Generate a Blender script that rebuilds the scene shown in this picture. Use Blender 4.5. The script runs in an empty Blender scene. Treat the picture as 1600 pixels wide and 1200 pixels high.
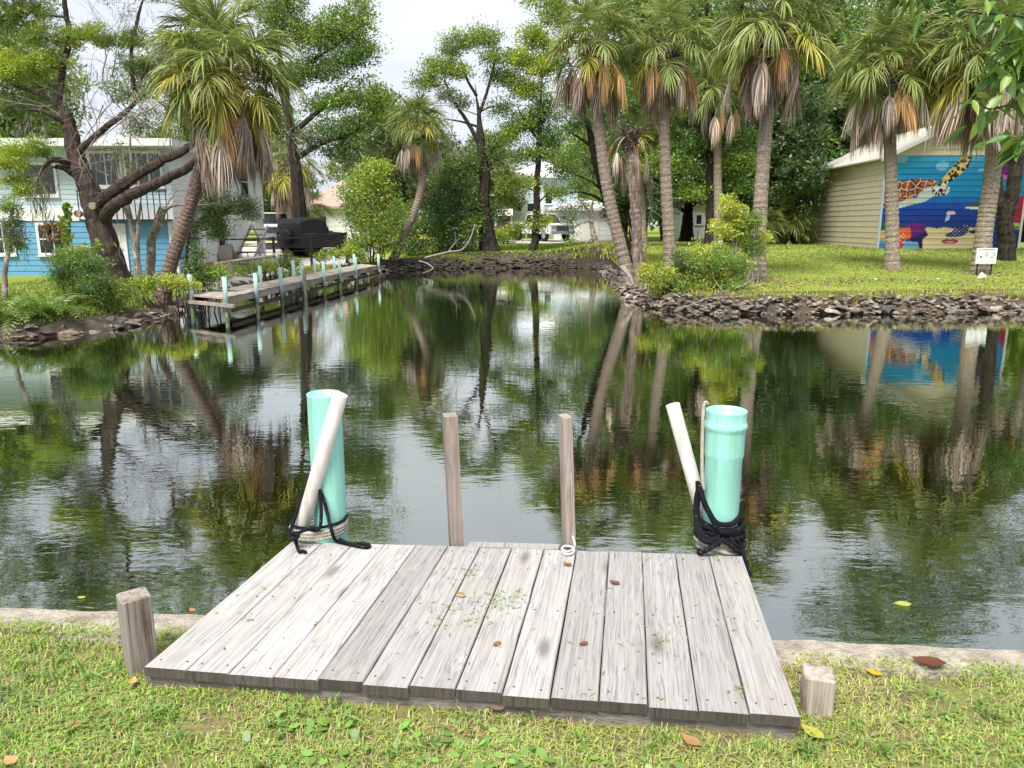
import bpy, math, random
import numpy as np
from mathutils import Vector, Matrix

# ------------------------------------------------------------------ camera, sky, sun, exposure
sc = bpy.context.scene
R = math.radians
FPX, CX, CY, HZN = 1180.0, 800.0, 600.0, 350.0      # focal length in photo pixels, centre, horizon row
EYE = 1.6
PITCH = math.atan((CY - HZN) / FPX)
cam = bpy.data.cameras.new("camera")
cam.sensor_fit = 'HORIZONTAL'; cam.sensor_width = 36.0; cam.lens = 36.0 * FPX / 1600.0
cam.clip_start = 0.05; cam.clip_end = 2000.0
camo = bpy.data.objects.new("camera", cam); sc.collection.objects.link(camo)
camo.location = (0, 0, EYE); camo.rotation_euler = (math.pi / 2 - PITCH, 0, 0)
sc.camera = camo

SUN_EL, SUN_AZ = R(58), R(205)     # high, soft, behind the camera and a little to the left
world = bpy.data.worlds.new("World"); sc.world = world; world.use_nodes = True
wn, wl = world.node_tree.nodes, world.node_tree.links
wn.clear()
wout = wn.new('ShaderNodeOutputWorld'); wbg = wn.new('ShaderNodeBackground')
sky = wn.new('ShaderNodeTexSky'); sky.sky_type = 'NISHITA'; sky.sun_disc = False
sky.sun_elevation = SUN_EL; sky.sun_rotation = SUN_AZ; sky.dust_density = 3.0
wtc = wn.new('ShaderNodeTexCoord'); wmap = wn.new('ShaderNodeMapping'); wmap.inputs['Scale'].default_value = (1.2, 1.2, 3.2)
wno = wn.new('ShaderNodeTexNoise'); wno.inputs['Scale'].default_value = 1.9; wno.inputs['Detail'].default_value = 6.0
wno.inputs['Roughness'].default_value = 0.55
wr = wn.new('ShaderNodeValToRGB')
wr.color_ramp.elements[0].position = 0.33; wr.color_ramp.elements[0].color = (5.9, 6.5, 7.7, 1)
wr.color_ramp.elements[1].position = 0.66; wr.color_ramp.elements[1].color = (8.6, 8.8, 9.2, 1)
wmix = wn.new('ShaderNodeMixRGB'); wmix.inputs[0].default_value = 0.86
wl.new(wtc.outputs['Generated'], wmap.inputs['Vector']); wl.new(wmap.outputs[0], wno.inputs['Vector'])
wl.new(wno.outputs[0], wr.inputs[0]); wl.new(sky.outputs[0], wmix.inputs[1]); wl.new(wr.outputs[0], wmix.inputs[2])
wl.new(wmix.outputs[0], wbg.inputs['Color']); wbg.inputs['Strength'].default_value = 0.098
wl.new(wbg.outputs[0], wout.inputs['Surface'])

sun = bpy.data.lights.new("sun", 'SUN'); sun.energy = 3.9; sun.angle = R(24); sun.color = (1.0, 0.96, 0.9)
suno = bpy.data.objects.new("sun", sun); sc.collection.objects.link(suno)
# sky sun_rotation is clockwise from +Y; the lamp shines along -Z of its frame
sd = Vector((math.sin(SUN_AZ) * math.cos(SUN_EL), math.cos(SUN_AZ) * math.cos(SUN_EL), math.sin(SUN_EL)))
suno.rotation_euler = (-sd).to_track_quat('-Z', 'Y').to_euler()

sc.view_settings.view_transform = 'Standard'; sc.view_settings.look = 'None'
sc.view_settings.exposure = 0.48; sc.view_settings.gamma = 1.0; sc.view_settings.use_curve_mapping = False
sc.render.engine = 'CYCLES'
sc.cycles.max_bounces = 5; sc.cycles.diffuse_bounces = 2; sc.cycles.glossy_bounces = 3
sc.cycles.transmission_bounces = 3; sc.cycles.transparent_max_bounces = 5
sc.cycles.caustics_reflective = False; sc.cycles.caustics_refractive = False
sc.cycles.use_denoising = True; sc.cycles.adaptive_threshold = 0.015

# ------------------------------------------------------------------ helpers
rng = np.random.default_rng(7)
random.seed(7)
COL = sc.collection
WATER = -0.5

def at(px, py, D):
    """world point seen at photo pixel (px,py), D metres in front of the camera"""
    v = -(py - CY) / FPX
    c, s = math.cos(PITCH), math.sin(PITCH)
    d = np.array([(px - CX) / FPX, c + s * v, -s + c * v])
    p = d * (D / d[1]); p[2] += EYE
    return p

def onz(px, py, z):
    v = -(py - CY) / FPX
    c, s = math.cos(PITCH), math.sin(PITCH)
    d = np.array([(px - CX) / FPX, c + s * v, -s + c * v])
    t = (z - EYE) / d[2]
    p = d * t; p[2] = z
    return p

def unit(a):
    a = np.asarray(a, float); n = np.linalg.norm(a, axis=-1, keepdims=True); n[n == 0] = 1
    return a / n

class MB:
    """collects geometry for one mesh object (world coordinates)"""
    def __init__(s): s.V = []; s.T = []; s.Q = []; s.C = []; s.n = 0
    def add(s, V, T=None, Q=None, C=None):
        V = np.asarray(V, float).reshape(-1, 3)
        if T is not None and len(T): s.T.append(np.asarray(T, int).reshape(-1, 3) + s.n)
        if Q is not None and len(Q): s.Q.append(np.asarray(Q, int).reshape(-1, 4) + s.n)
        s.V.append(V)
        if C is None: C = np.ones((len(V), 3)) * 0.5
        C = np.asarray(C, float)
        if C.ndim == 1: C = np.tile(C, (len(V), 1))
        s.C.append(C); s.n += len(V); return s
    def box(s, lo, hi, rz=0.0, c=None, taper=None):
        lo = np.array(lo, float); hi = np.array(hi, float)
        g = np.array([[x, y, z] for z in (0, 1) for y in (0, 1) for x in (0, 1)], float)
        V = lo + g * (hi - lo)
        if rz:
            m = (lo + hi) / 2 if c is None else np.array(c, float)
            a = V - m; co, si = math.cos(rz), math.sin(rz)
            V = np.stack([a[:, 0] * co - a[:, 1] * si, a[:, 0] * si + a[:, 1] * co, a[:, 2]], 1) + m
        return s.add(V, Q=[[0, 2, 3, 1], [4, 5, 7, 6], [0, 1, 5, 4], [2, 6, 7, 3], [0, 4, 6, 2], [1, 3, 7, 5]])
    def obox(s, p, ax, ay, az):
        """oriented box: corner p with edge vectors"""
        p, ax, ay, az = [np.asarray(k, float) for k in (p, ax, ay, az)]
        V = [p + i * ax + j * ay + k * az for k in (0, 1) for j in (0, 1) for i in (0, 1)]
        return s.add(V, Q=[[0, 2, 3, 1], [4, 5, 7, 6], [0, 1, 5, 4], [2, 6, 7, 3], [0, 4, 6, 2], [1, 3, 7, 5]])
    def tube(s, P, Rr, n=6, cap=True, C=None, rough=0.0, ridge=0.3):
        P = np.asarray(P, float); m = len(P)
        Rr = np.full(m, Rr, float) if np.isscalar(Rr) else np.asarray(Rr, float)
        t = unit(np.gradient(P, axis=0))
        ref = np.array([0, 0, 1.0]) if abs(t[0][2]) < 0.9 else np.array([1.0, 0, 0])
        u = np.cross(t[0], ref); u /= np.linalg.norm(u) + 1e-9
        U = [u]
        for i in range(1, m):
            u = U[-1] - t[i] * np.dot(U[-1], t[i]); u /= np.linalg.norm(u) + 1e-9; U.append(u)
        U = np.array(U); W = np.cross(t, U)
        a = np.arange(n) * 2 * math.pi / n
        rr = np.repeat(Rr[:, None], n, 1)
        if rough: rr = rr * (1 + rough * (0.35 * rng.uniform(-1, 1, rr.shape) + ridge * rng.uniform(-1, 1, (1, n)) + 0.2 * rng.uniform(-1, 1, (m, 1))))
        V = P[:, None, :] + rr[..., None] * (U[:, None, :] * np.cos(a)[None, :, None] + W[:, None, :] * np.sin(a)[None, :, None])
        i = np.arange(m - 1)[:, None] * n; j = np.arange(n)[None, :]; k = (j + 1) % n
        Q = np.stack([i + j, i + k, i + n + k, i + n + j], -1).reshape(-1, 4)
        V = V.reshape(-1, 3); T = []
        if cap:
            V = np.vstack([V, P[0], P[-1]]); b = m * n
            for jj in range(n):
                T.append([b, (jj + 1) % n, jj]); T.append([b + 1, (m - 1) * n + jj, (m - 1) * n + (jj + 1) % n])
        return s.add(V, T=T, Q=Q, C=C)
    def leaves(s, P, size, tint, up=0.25, aspect=0.45, dirs=None, jit=0.18):
        """one small rhombic leaf at every point of P"""
        n = len(P)
        d = rng.normal(size=(n, 3)); d[:, 2] += up
        if dirs is not None: d = d * 0.55 + dirs
        d = unit(d)
        w = unit(np.cross(d, rng.normal(size=(n, 3))))
        L = (size * rng.uniform(0.65, 1.35, n))[:, None]
        a = P - d * L * 0.5; b = P + w * L * aspect * 0.5; c = P + d * L * 0.5; e = P - w * L * aspect * 0.5
        V = np.stack([a, b, c, e], 1).reshape(-1, 3)
        Q = np.arange(4 * n).reshape(-1, 4)
        tint = np.asarray(tint, float)
        if tint.ndim == 1: tint = np.tile(tint, (n, 1))
        C = tint * rng.uniform(1 - jit, 1 + jit, (n, 1))
        return s.add(V, Q=Q, C=np.repeat(C, 4, 0))
    def mesh(s, name, off=(0, 0, 0), smooth=False, col=False):
        me = bpy.data.meshes.new(name)
        V = np.vstack(s.V) - np.asarray(off, float)
        T = np.vstack(s.T) if s.T else np.zeros((0, 3), int); Q = np.vstack(s.Q) if s.Q else np.zeros((0, 4), int)
        me.vertices.add(len(V)); me.vertices.foreach_set('co', V.astype(np.float32).ravel())
        nl = len(T) * 3 + len(Q) * 4
        me.loops.add(nl); me.loops.foreach_set('vertex_index', np.concatenate([T.ravel(), Q.ravel()]).astype(np.int32))
        me.polygons.add(len(T) + len(Q))
        st = np.concatenate([np.arange(len(T)) * 3, len(T) * 3 + np.arange(len(Q)) * 4]).astype(np.int32)
        me.polygons.foreach_set('loop_start', st)
        me.update(calc_edges=True)
        me.polygons.foreach_set('use_smooth', np.full(len(T) + len(Q), bool(smooth)))
        if col:
            C = np.vstack(s.C); at_ = me.color_attributes.new('tint', 'FLOAT_COLOR', 'POINT')
            at_.data.foreach_set('color', np.hstack([C, np.ones((len(C), 1))]).astype(np.float32).ravel())
        return me

ORG = {}
def tag(o, label=None, cat=None, group=None, kind=None):
    if label: o['label'] = label
    if cat: o['category'] = cat
    if group: o['group'] = group
    if kind: o['kind'] = kind
    return o
def thing(name, loc, label, cat, group=None):
    o = bpy.data.objects.new(name, None); o.empty_display_size = 0.2; COL.objects.link(o)
    o.location = tuple(float(k) for k in loc); ORG[o.name] = np.array(loc, float)
    return tag(o, label, cat, group)
def link(name, me, mat=None, parent=None, loc=(0, 0, 0), rot=(0, 0, 0), scale=(1, 1, 1)):
    o = bpy.data.objects.new(name, me); COL.objects.link(o)
    if mat is not None and not me.materials: me.materials.append(mat)
    o.location = tuple(float(k) for k in loc); o.rotation_euler = rot; o.scale = scale
    if parent is not None: o.parent = parent
    return o
def part(name, mb, mat, parent=None, smooth=False, col=False, kind=None):
    """one mesh object; coordinates given in the world, stored relative to the root thing"""
    off = np.zeros(3)
    if parent is not None: off = ORG[parent.name]
    o = link(name, mb.mesh(name, off, smooth, col), mat, parent)
    ORG[o.name] = off
    if kind: o['kind'] = kind
    return o
def solo(name, mb, mat, label, cat, group=None, smooth=False, col=False, loc=None):
    V = np.vstack(mb.V)
    if loc is None: loc = [V[:, 0].mean(), V[:, 1].mean(), V[:, 2].min()]
    loc = np.array(loc, float)
    o = link(name, mb.mesh(name, loc, smooth, col), mat, None, loc)
    ORG[o.name] = loc
    return tag(o, label, cat, group)
def struct(name, mb, mat, smooth=False, col=False, kind='structure', label=None):
    o = link(name, mb.mesh(name, (0, 0, 0), smooth, col), mat); ORG[o.name] = np.zeros(3)
    o['kind'] = kind
    if label: o['label'] = label
    return o

def spline(P, n):
    """smooth Catmull-Rom through points, n samples per span"""
    P = np.asarray(P, float); P = np.vstack([2 * P[0] - P[1], P, 2 * P[-1] - P[-2]])
    out = []
    for i in range(1, len(P) - 2):
        p0, p1, p2, p3 = P[i - 1], P[i], P[i + 1], P[i + 2]
        for t in np.linspace(0, 1, n, endpoint=False):
            out.append(0.5 * ((2 * p1) + (-p0 + p2) * t + (2 * p0 - 5 * p1 + 4 * p2 - p3) * t * t + (-p0 + 3 * p1 - 3 * p2 + p3) * t ** 3))
    out.append(P[-2]); return np.array(out)

# ------------------------------------------------------------------ materials
def nodes(name):
    m = bpy.data.materials.new(name); m.use_nodes = True; nt = m.node_tree
    for n in list(nt.nodes): nt.nodes.remove(n)
    return m, nt
class N:
    def __init__(s, nt): s.nt = nt
    def __call__(s, typ, ins=None, **kw):
        n = s.nt.nodes.new(typ)
        for k, v in kw.items(): setattr(n, k, v)
        for k, v in (ins or {}).items():
            if isinstance(v, bpy.types.NodeSocket): s.nt.links.new(v, n.inputs[k])
            else: n.inputs[k].default_value = v
        return n
    def ramp(s, fac, stops):
        n = s.nt.nodes.new('ShaderNodeValToRGB'); s.nt.links.new(fac, n.inputs[0]); cr = n.color_ramp
        while len(cr.elements) < len(stops): cr.elements.new(0.5)
        for e, (p, c) in zip(cr.elements, stops):
            e.position = p; e.color = (*c, 1) if len(c) == 3 else c
        return n.outputs[0]
    def out(s, sh): s('ShaderNodeOutputMaterial', {'Surface': sh})

def plain(name, col, rough=0.6, noise=0.12, scale=6.0, bump=0.0, bscale=40.0, metal=0.0, spec=0.35, stretch=(1, 1, 1), stain=None):
    """painted or natural solid with grain, blotches and fine relief"""
    m, nt = nodes(name); n = N(nt)
    tc = n('ShaderNodeTexCoord'); mp = n('ShaderNodeMapping', {'Vector': tc.outputs['Object'], 'Scale': stretch})
    no = n('ShaderNodeTexNoise', {'Vector': mp.outputs[0], 'Scale': scale, 'Detail': 6.0, 'Roughness': 0.6})
    c = np.array(col)
    colr = n.ramp(no.outputs[0], [(0.3, tuple(c * (1 - noise))), (0.7, tuple(np.minimum(c * (1 + noise), 1)))])
    if stain is not None:
        no2 = n('ShaderNodeTexNoise', {'Vector': mp.outputs[0], 'Scale': scale * 0.35, 'Detail': 8.0, 'Roughness': 0.7})
        f = n.ramp(no2.outputs[0], [(0.52, (0, 0, 0)), (0.7, (1, 1, 1))])
        colr = n('ShaderNodeMixRGB', {0: f, 1: colr, 2: (*stain, 1)}).outputs[0]
    b = n('ShaderNodeBsdfPrincipled', {'Base Color': colr, 'Roughness': rough, 'Metallic': metal, 'Specular IOR Level': spec})
    if bump:
        nb = n('ShaderNodeTexNoise', {'Vector': mp.outputs[0], 'Scale': bscale, 'Detail': 5.0})
        bp = n('ShaderNodeBump', {'Height': nb.outputs[0], 'Strength': bump, 'Distance': 0.02})
        nt.links.new(bp.outputs[0], b.inputs['Normal'])
    n.out(b.outputs[0]); return m

def leafmat(name, gain=(1, 1, 1), transl=0.32, gloss=0.06, rough=0.45, objrand=0.0):
    m, nt = nodes(name); n = N(nt)
    a = n('ShaderNodeAttribute', attribute_name='tint')
    c = n('ShaderNodeMixRGB', {0: 1.0, 1: a.outputs['Color'], 2: (*gain, 1)}, blend_type='MULTIPLY').outputs[0]
    if objrand:
        oi = n('ShaderNodeObjectInfo')
        mr = n('ShaderNodeMapRange', {'Value': oi.outputs['Random'], 'To Min': 1 - objrand, 'To Max': 1 + objrand})
        c = n('ShaderNodeMixRGB', {0: 1.0, 1: c, 2: mr.outputs[0]}, blend_type='MULTIPLY').outputs[0]
    d = n('ShaderNodeBsdfDiffuse', {'Color': c}); t = n('ShaderNodeBsdfTranslucent', {'Color': c})
    g = n('ShaderNodeBsdfGlossy', {'Roughness': rough, 'Color': (0.9, 0.95, 1, 1)})
    m1 = n('ShaderNodeMixShader', {0: transl, 1: d.outputs[0], 2: t.outputs[0]})
    m2 = n('ShaderNodeMixShader', {0: gloss, 1: m1.outputs[0], 2: g.outputs[0]})
    n.out(m2.outputs[0]); return m

M = {}
M['leaf'] = leafmat('foliage', transl=0.40, gloss=0.05)
M['frond'] = leafmat('palm_frond', transl=0.25, gloss=0.045, objrand=0.22)
M['dead'] = leafmat('dead_frond', transl=0.12, gloss=0.02, objrand=0.28)
M['shiny'] = leafmat('glossy_leaf', transl=0.35, gloss=0.10, rough=0.3)
M['blade'] = leafmat('grass_blade', transl=0.3, gloss=0.04)

def barkmat(name, c0, c1, vs=(1, 1, 0.25), scale=14, bump=0.9, spots=None):
    m, nt = nodes(name); n = N(nt)
    tc = n('ShaderNodeTexCoord'); mp = n('ShaderNodeMapping', {'Vector': tc.outputs['Object'], 'Scale': vs})
    no = n('ShaderNodeTexNoise', {'Vector': mp.outputs[0], 'Scale': scale, 'Detail': 7.0, 'Roughness': 0.65, 'Distortion': 0.6})
    c = n.ramp(no.outputs[0], [(0.32, c0), (0.52, tuple((np.array(c0) + np.array(c1)) / 2)), (0.68, c1)])
    if spots is not None:
        vo = n('ShaderNodeTexNoise', {'Vector': tc.outputs['Object'], 'Scale': 5.0, 'Detail': 4.0})
        f = n.ramp(vo.outputs[0], [(0.56, (0, 0, 0)), (0.62, (1, 1, 1))])
        c = n('ShaderNodeMixRGB', {0: f, 1: c, 2: (*spots, 1)}).outputs[0]
    b = n('ShaderNodeBsdfPrincipled', {'Base Color': c, 'Roughness': 0.85, 'Specular IOR Level': 0.2})
    bp = n('ShaderNodeBump', {'Height': no.outputs[0], 'Strength': bump, 'Distance': 0.04})
    nt.links.new(bp.outputs[0], b.inputs['Normal']); n.out(b.outputs[0]); return m
M['cedar_bark'] = barkmat('cedar_bark', (0.020, 0.015, 0.012), (0.15, 0.11, 0.09), vs=(1, 1, 0.12), scale=22, bump=1.0)
M['dark_bark'] = barkmat('dark_bark', (0.012, 0.010, 0.008), (0.075, 0.06, 0.045), vs=(1, 1, 0.3))
M['grey_bark'] = barkmat('grey_bark', (0.12, 0.10, 0.075), (0.42, 0.37, 0.30), vs=(1, 1, 0.4), scale=9, spots=(0.5, 0.46, 0.4))
M['palm_bark'] = barkmat('palm_bark', (0.15, 0.115, 0.09), (0.56, 0.46, 0.365), vs=(1, 1, 2.6), scale=11)
M['palm_bark_dark'] = barkmat('palm_bark_dark', (0.085, 0.06, 0.05), (0.34, 0.25, 0.20), vs=(1, 1, 2.2), scale=11)
M['boot'] = barkmat('palm_boot', (0.10, 0.06, 0.045), (0.45, 0.37, 0.31), vs=(1, 1, 0.4), scale=9)
M['twig'] = plain('bare_twig', (0.30, 0.265, 0.225), 0.9, 0.4, 8)
M['darktwig'] = plain('dark_twig', (0.06, 0.045, 0.035), 0.9, 0.4, 8)
M['moss'] = leafmat('spanish_moss', transl=0.2, gloss=0.0)

def woodmat(name, base=(0.50, 0.485, 0.468), dark=(0.15, 0.135, 0.12), axis='Y', scale=1.0, warm=(0.56, 0.51, 0.47), darkness=0.45):
    """weathered softwood: long grain streaks, knots, checks; grain runs along the local axis"""
    m, nt = nodes(name); n = N(nt)
    tc = n('ShaderNodeTexCoord'); oi = n('ShaderNodeObjectInfo')
    off = n('ShaderNodeCombineXYZ', {'X': oi.outputs['Random'], 'Y': oi.outputs['Random'], 'Z': oi.outputs['Random']})
    ofs = n('ShaderNodeVectorMath', {0: off.outputs[0], 1: (13.7, 31.1, 7.3)}, operation='MULTIPLY')
    co = n('ShaderNodeVectorMath', {0: tc.outputs['Object'], 1: ofs.outputs[0]}, operation='ADD').outputs[0]
    st = {'X': (0.02, 1, 1), 'Y': (1, 0.02, 1), 'Z': (1, 1, 0.02)}[axis]
    st2 = {'X': (0.35, 1, 1), 'Y': (1, 0.35, 1), 'Z': (1, 1, 0.35)}[axis]
    # knots bend the grain
    kn = n('ShaderNodeTexNoise', {'Vector': n('ShaderNodeMapping', {'Vector': co, 'Scale': st2}).outputs[0], 'Scale': 7.0 * scale, 'Detail': 1.0})
    mp = n('ShaderNodeMapping', {'Vector': co, 'Scale': st})
    wob = n('ShaderNodeVectorMath', {0: n('ShaderNodeCombineXYZ', {'X': kn.outputs[0], 'Y': kn.outputs[0], 'Z': kn.outputs[0]}).outputs[0], 1: (0.034, 0.034, 0.034)}, operation='MULTIPLY')
    gc = n('ShaderNodeVectorMath', {0: mp.outputs[0], 1: wob.outputs[0]}, operation='ADD').outputs[0]
    g1 = n('ShaderNodeTexNoise', {'Vector': gc, 'Scale': 170.0 * scale, 'Detail': 5.0, 'Roughness': 0.7})
    g2 = n('ShaderNodeTexNoise', {'Vector': gc, 'Scale': 48.0 * scale, 'Detail': 4.0, 'Roughness': 0.6})
    bl = n('ShaderNodeTexNoise', {'Vector': co, 'Scale': 5.0, 'Detail': 6.0, 'Roughness': 0.65})
    c1 = n.ramp(g1.outputs[0], [(0.30, dark), (0.46, tuple(np.array(base) * 0.78)), (0.60, base), (0.8, tuple(np.minimum(np.array(base) * 1.22, 1)))])
    f2 = n.ramp(g2.outputs[0], [(0.36, (1, 1, 1)), (0.52, (0, 0, 0))])
    f2s = n('ShaderNodeMath', {0: f2, 1: darkness}, operation='MULTIPLY')
    c2 = n('ShaderNodeMixRGB', {0: f2s.outputs[0], 1: c1, 2: (*warm, 1)}, blend_type='MULTIPLY').outputs[0]
    f3 = n.ramp(bl.outputs[0], [(0.42, (0, 0, 0)), (0.68, (0.55, 0.55, 0.55))])
    c3 = n('ShaderNodeMixRGB', {0: f3, 1: c2, 2: (*tuple(np.array(base) * np.array((0.92, 0.86, 0.80))), 1)}).outputs[0]
    vo = n('ShaderNodeTexVoronoi', {'Vector': n('ShaderNodeMapping', {'Vector': co, 'Scale': st2}).outputs[0], 'Scale': 4.2 * scale})
    kf = n.ramp(vo.outputs['Distance'], [(0.05, (1, 1, 1)), (0.10, (0.35, 0.35, 0.35)), (0.15, (0, 0, 0))])
    c4 = n('ShaderNodeMixRGB', {0: kf, 1: c3, 2: (*tuple(np.array(dark) * 1.5), 1)}).outputs[0]
    vr = n('ShaderNodeMapRange', {'Value': oi.outputs['Random'], 'To Min': 0.78, 'To Max': 1.10})
    c5 = n('ShaderNodeMixRGB', {0: 1.0, 1: c4, 2: vr.outputs[0]}, blend_type='MULTIPLY').outputs[0]
    b = n('ShaderNodeBsdfPrincipled', {'Base Color': c5, 'Roughness': 0.85, 'Specular IOR Level': 0.15})
    bp = n('ShaderNodeBump', {'Height': g1.outputs[0], 'Strength': 0.55, 'Distance': 0.004})
    nt.links.new(bp.outputs[0], b.inputs['Normal']); n.out(b.outputs[0]); return m
M['plank'] = woodmat('weathered_plank', axis='Y')
M['postwood'] = woodmat('weathered_post', base=(0.46, 0.41, 0.36), dark=(0.09, 0.065, 0.05), axis='Z', scale=0.55, darkness=1.0, warm=(0.36, 0.28, 0.22))
M['railwood'] = woodmat('weathered_rail', base=(0.42, 0.36, 0.32), dark=(0.14, 0.10, 0.08), axis='Z', scale=0.9, darkness=0.9)
M['endgrain'] = woodmat('mouldy_end_grain', base=(0.13, 0.115, 0.10), dark=(0.03, 0.026, 0.022), axis='Z', darkness=0.8)
M['joist'] = woodmat('weathered_joist', base=(0.34, 0.31, 0.28), dark=(0.06, 0.05, 0.04), axis='X', darkness=0.8)
M['cutwood'] = plain('sawn_wood', (0.36, 0.29, 0.215), 0.9, 0.3, 12)
M['oldwood'] = plain('old_timber', (0.40, 0.345, 0.285), 0.9, 0.35, 5, bump=0.4, stretch=(1, 0.2, 1))
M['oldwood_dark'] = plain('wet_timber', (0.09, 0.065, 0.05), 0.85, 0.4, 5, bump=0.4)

def pvcmat(name, col, grime, gf=0.45, rough=0.35, rust=None):
    """moulded plastic with sun fade, vertical dirty runs and speckles"""
    m, nt = nodes(name); n = N(nt); tc = n('ShaderNodeTexCoord')
    run = n('ShaderNodeTexNoise', {'Vector': n('ShaderNodeMapping', {'Vector': tc.outputs['Object'], 'Scale': (26, 26, 1.6)}).outputs[0], 'Scale': 1.0, 'Detail': 5.0, 'Roughness': 0.65})
    fade = n('ShaderNodeTexNoise', {'Vector': tc.outputs['Object'], 'Scale': 4.0, 'Detail': 4.0})
    spk = n('ShaderNodeTexNoise', {'Vector': tc.outputs['Object'], 'Scale': 95.0, 'Detail': 3.0})
    c = np.array(col); base = n.ramp(fade.outputs[0], [(0.35, tuple(c * 0.93)), (0.65, tuple(np.minimum(c * 1.07, 1)))])
    f1 = n('ShaderNodeMath', {0: n.ramp(run.outputs[0], [(0.48, (0, 0, 0)), (0.72, (1, 1, 1))]), 1: gf}, operation='MULTIPLY').outputs[0]
    base = n('ShaderNodeMixRGB', {0: f1, 1: base, 2: (*grime, 1)}).outputs[0]
    f2 = n('ShaderNodeMath', {0: n.ramp(spk.outputs[0], [(0.66, (0, 0, 0)), (0.74, (1, 1, 1))]), 1: 0.45}, operation='MULTIPLY').outputs[0]
    base = n('ShaderNodeMixRGB', {0: f2, 1: base, 2: (*tuple(np.array(grime) * 0.6), 1)}).outputs[0]
    rg = n('ShaderNodeMapRange', {'Value': fade.outputs[0], 'To Min': rough - 0.08, 'To Max': rough + 0.2}).outputs[0]
    b = n('ShaderNodeBsdfPrincipled', {'Base Color': base, 'Roughness': rg, 'Specular IOR Level': 0.45}); n.out(b.outputs[0]); return m
M['teal'] = pvcmat('teal_pvc', (0.33, 0.74, 0.62), (0.24, 0.44, 0.34), 0.6)
M['white_pvc'] = pvcmat('white_pvc', (0.74, 0.71, 0.67), (0.42, 0.35, 0.24), 0.65)
M['pale_teal'] = plain('faded_teal_sleeve', (0.47, 0.70, 0.67), 0.5, 0.14, 5.0)
M['algae'] = plain('algae_post', (0.10, 0.13, 0.06), 0.7, 0.5, 9.0)
M['rope'] = plain('cotton_rope', (0.56, 0.52, 0.43), 0.95, 0.25, 30, bump=0.5, bscale=300)
def blackrope():
    m, nt = nodes('black_rope'); n = N(nt)
    tc = n('ShaderNodeTexCoord')
    v = n('ShaderNodeTexVoronoi', {'Vector': tc.outputs['Object'], 'Scale': 52.0})
    f = n.ramp(v.outputs['Distance'], [(0.09, (1, 1, 1)), (0.15, (0, 0, 0))])
    c = n('ShaderNodeMixRGB', {0: f, 1: (0.012, 0.012, 0.015, 1), 2: (0.22, 0.20, 0.19, 1)}).outputs[0]
    w = n('ShaderNodeTexNoise', {'Vector': tc.outputs['Object'], 'Scale': 260.0})
    bp = n('ShaderNodeBump', {'Height': w.outputs[0], 'Strength': 0.6, 'Distance': 0.004})
    b = n('ShaderNodeBsdfPrincipled', {'Base Color': c, 'Roughness': 0.9, 'Specular IOR Level': 0.15, 'Normal': bp.outputs[0]})
    n.out(b.outputs[0]); return m
M['blackrope'] = blackrope()

def groundmat(name, stops, s1=0.7, s2=14.0, bump=0.6, soil=(0.17, 0.125, 0.085)):
    m, nt = nodes(name); n = N(nt)
    g = n('ShaderNodeNewGeometry')
    a = n('ShaderNodeTexNoise', {'Vector': g.outputs['Position'], 'Scale': s1, 'Detail': 6.0, 'Roughness': 0.65})
    b = n('ShaderNodeTexNoise', {'Vector': g.outputs['Position'], 'Scale': s2, 'Detail': 5.0, 'Roughness': 0.7})
    mx = n('ShaderNodeMixRGB', {0: 0.5, 1: a.outputs[0], 2: b.outputs[0]}).outputs[0]
    c = n.ramp(mx, stops)
    z = n('ShaderNodeSeparateXYZ', {0: g.outputs['Normal']})
    f = n.ramp(z.outputs['Z'], [(0.80, (1, 1, 1)), (0.97, (0, 0, 0))])
    c = n('ShaderNodeMixRGB', {0: f, 1: c, 2: (*soil, 1)}).outputs[0]
    bp = n('ShaderNodeBump', {'Height': b.outputs[0], 'Strength': bump, 'Distance': 0.03})
    p = n('ShaderNodeBsdfPrincipled', {'Base Color': c, 'Roughness': 0.95, 'Specular IOR Level': 0.1, 'Normal': bp.outputs[0]})
    n.out(p.outputs[0]); return m
M['farrock'] = plain('dark_bank_stone', (0.075, 0.062, 0.05), 0.9, 0.5, 4.0, bump=0.7, bscale=12)
M['ground'] = groundmat('far_lawn', [(0.36, (0.20, 0.18, 0.08)), (0.46, (0.20, 0.26, 0.04)), (0.58, (0.27, 0.33, 0.055)), (0.68, (0.35, 0.36, 0.12))], soil=(0.05, 0.04, 0.03))
M['lawn'] = groundmat('near_lawn', [(0.36, (0.15, 0.11, 0.07)), (0.46, (0.25, 0.20, 0.11)), (0.55, (0.24, 0.25, 0.08)), (0.66, (0.33, 0.31, 0.14))], s1=2.4, s2=45, bump=0.8)
M['mud'] = plain('mud_bank', (0.085, 0.066, 0.048), 0.9, 0.5, 4, bump=0.8, bscale=12)
M['road'] = plain('pale_asphalt', (0.48, 0.46, 0.43), 0.9, 0.08, 1.5)
M['drive'] = plain('concrete_drive', (0.50, 0.45, 0.40), 0.9, 0.12, 2)
M['concrete'] = plain('seawall_concrete', (0.40, 0.355, 0.285), 0.95, 0.35, 16, bump=1.0, bscale=70, stain=(0.22, 0.175, 0.12))

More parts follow.
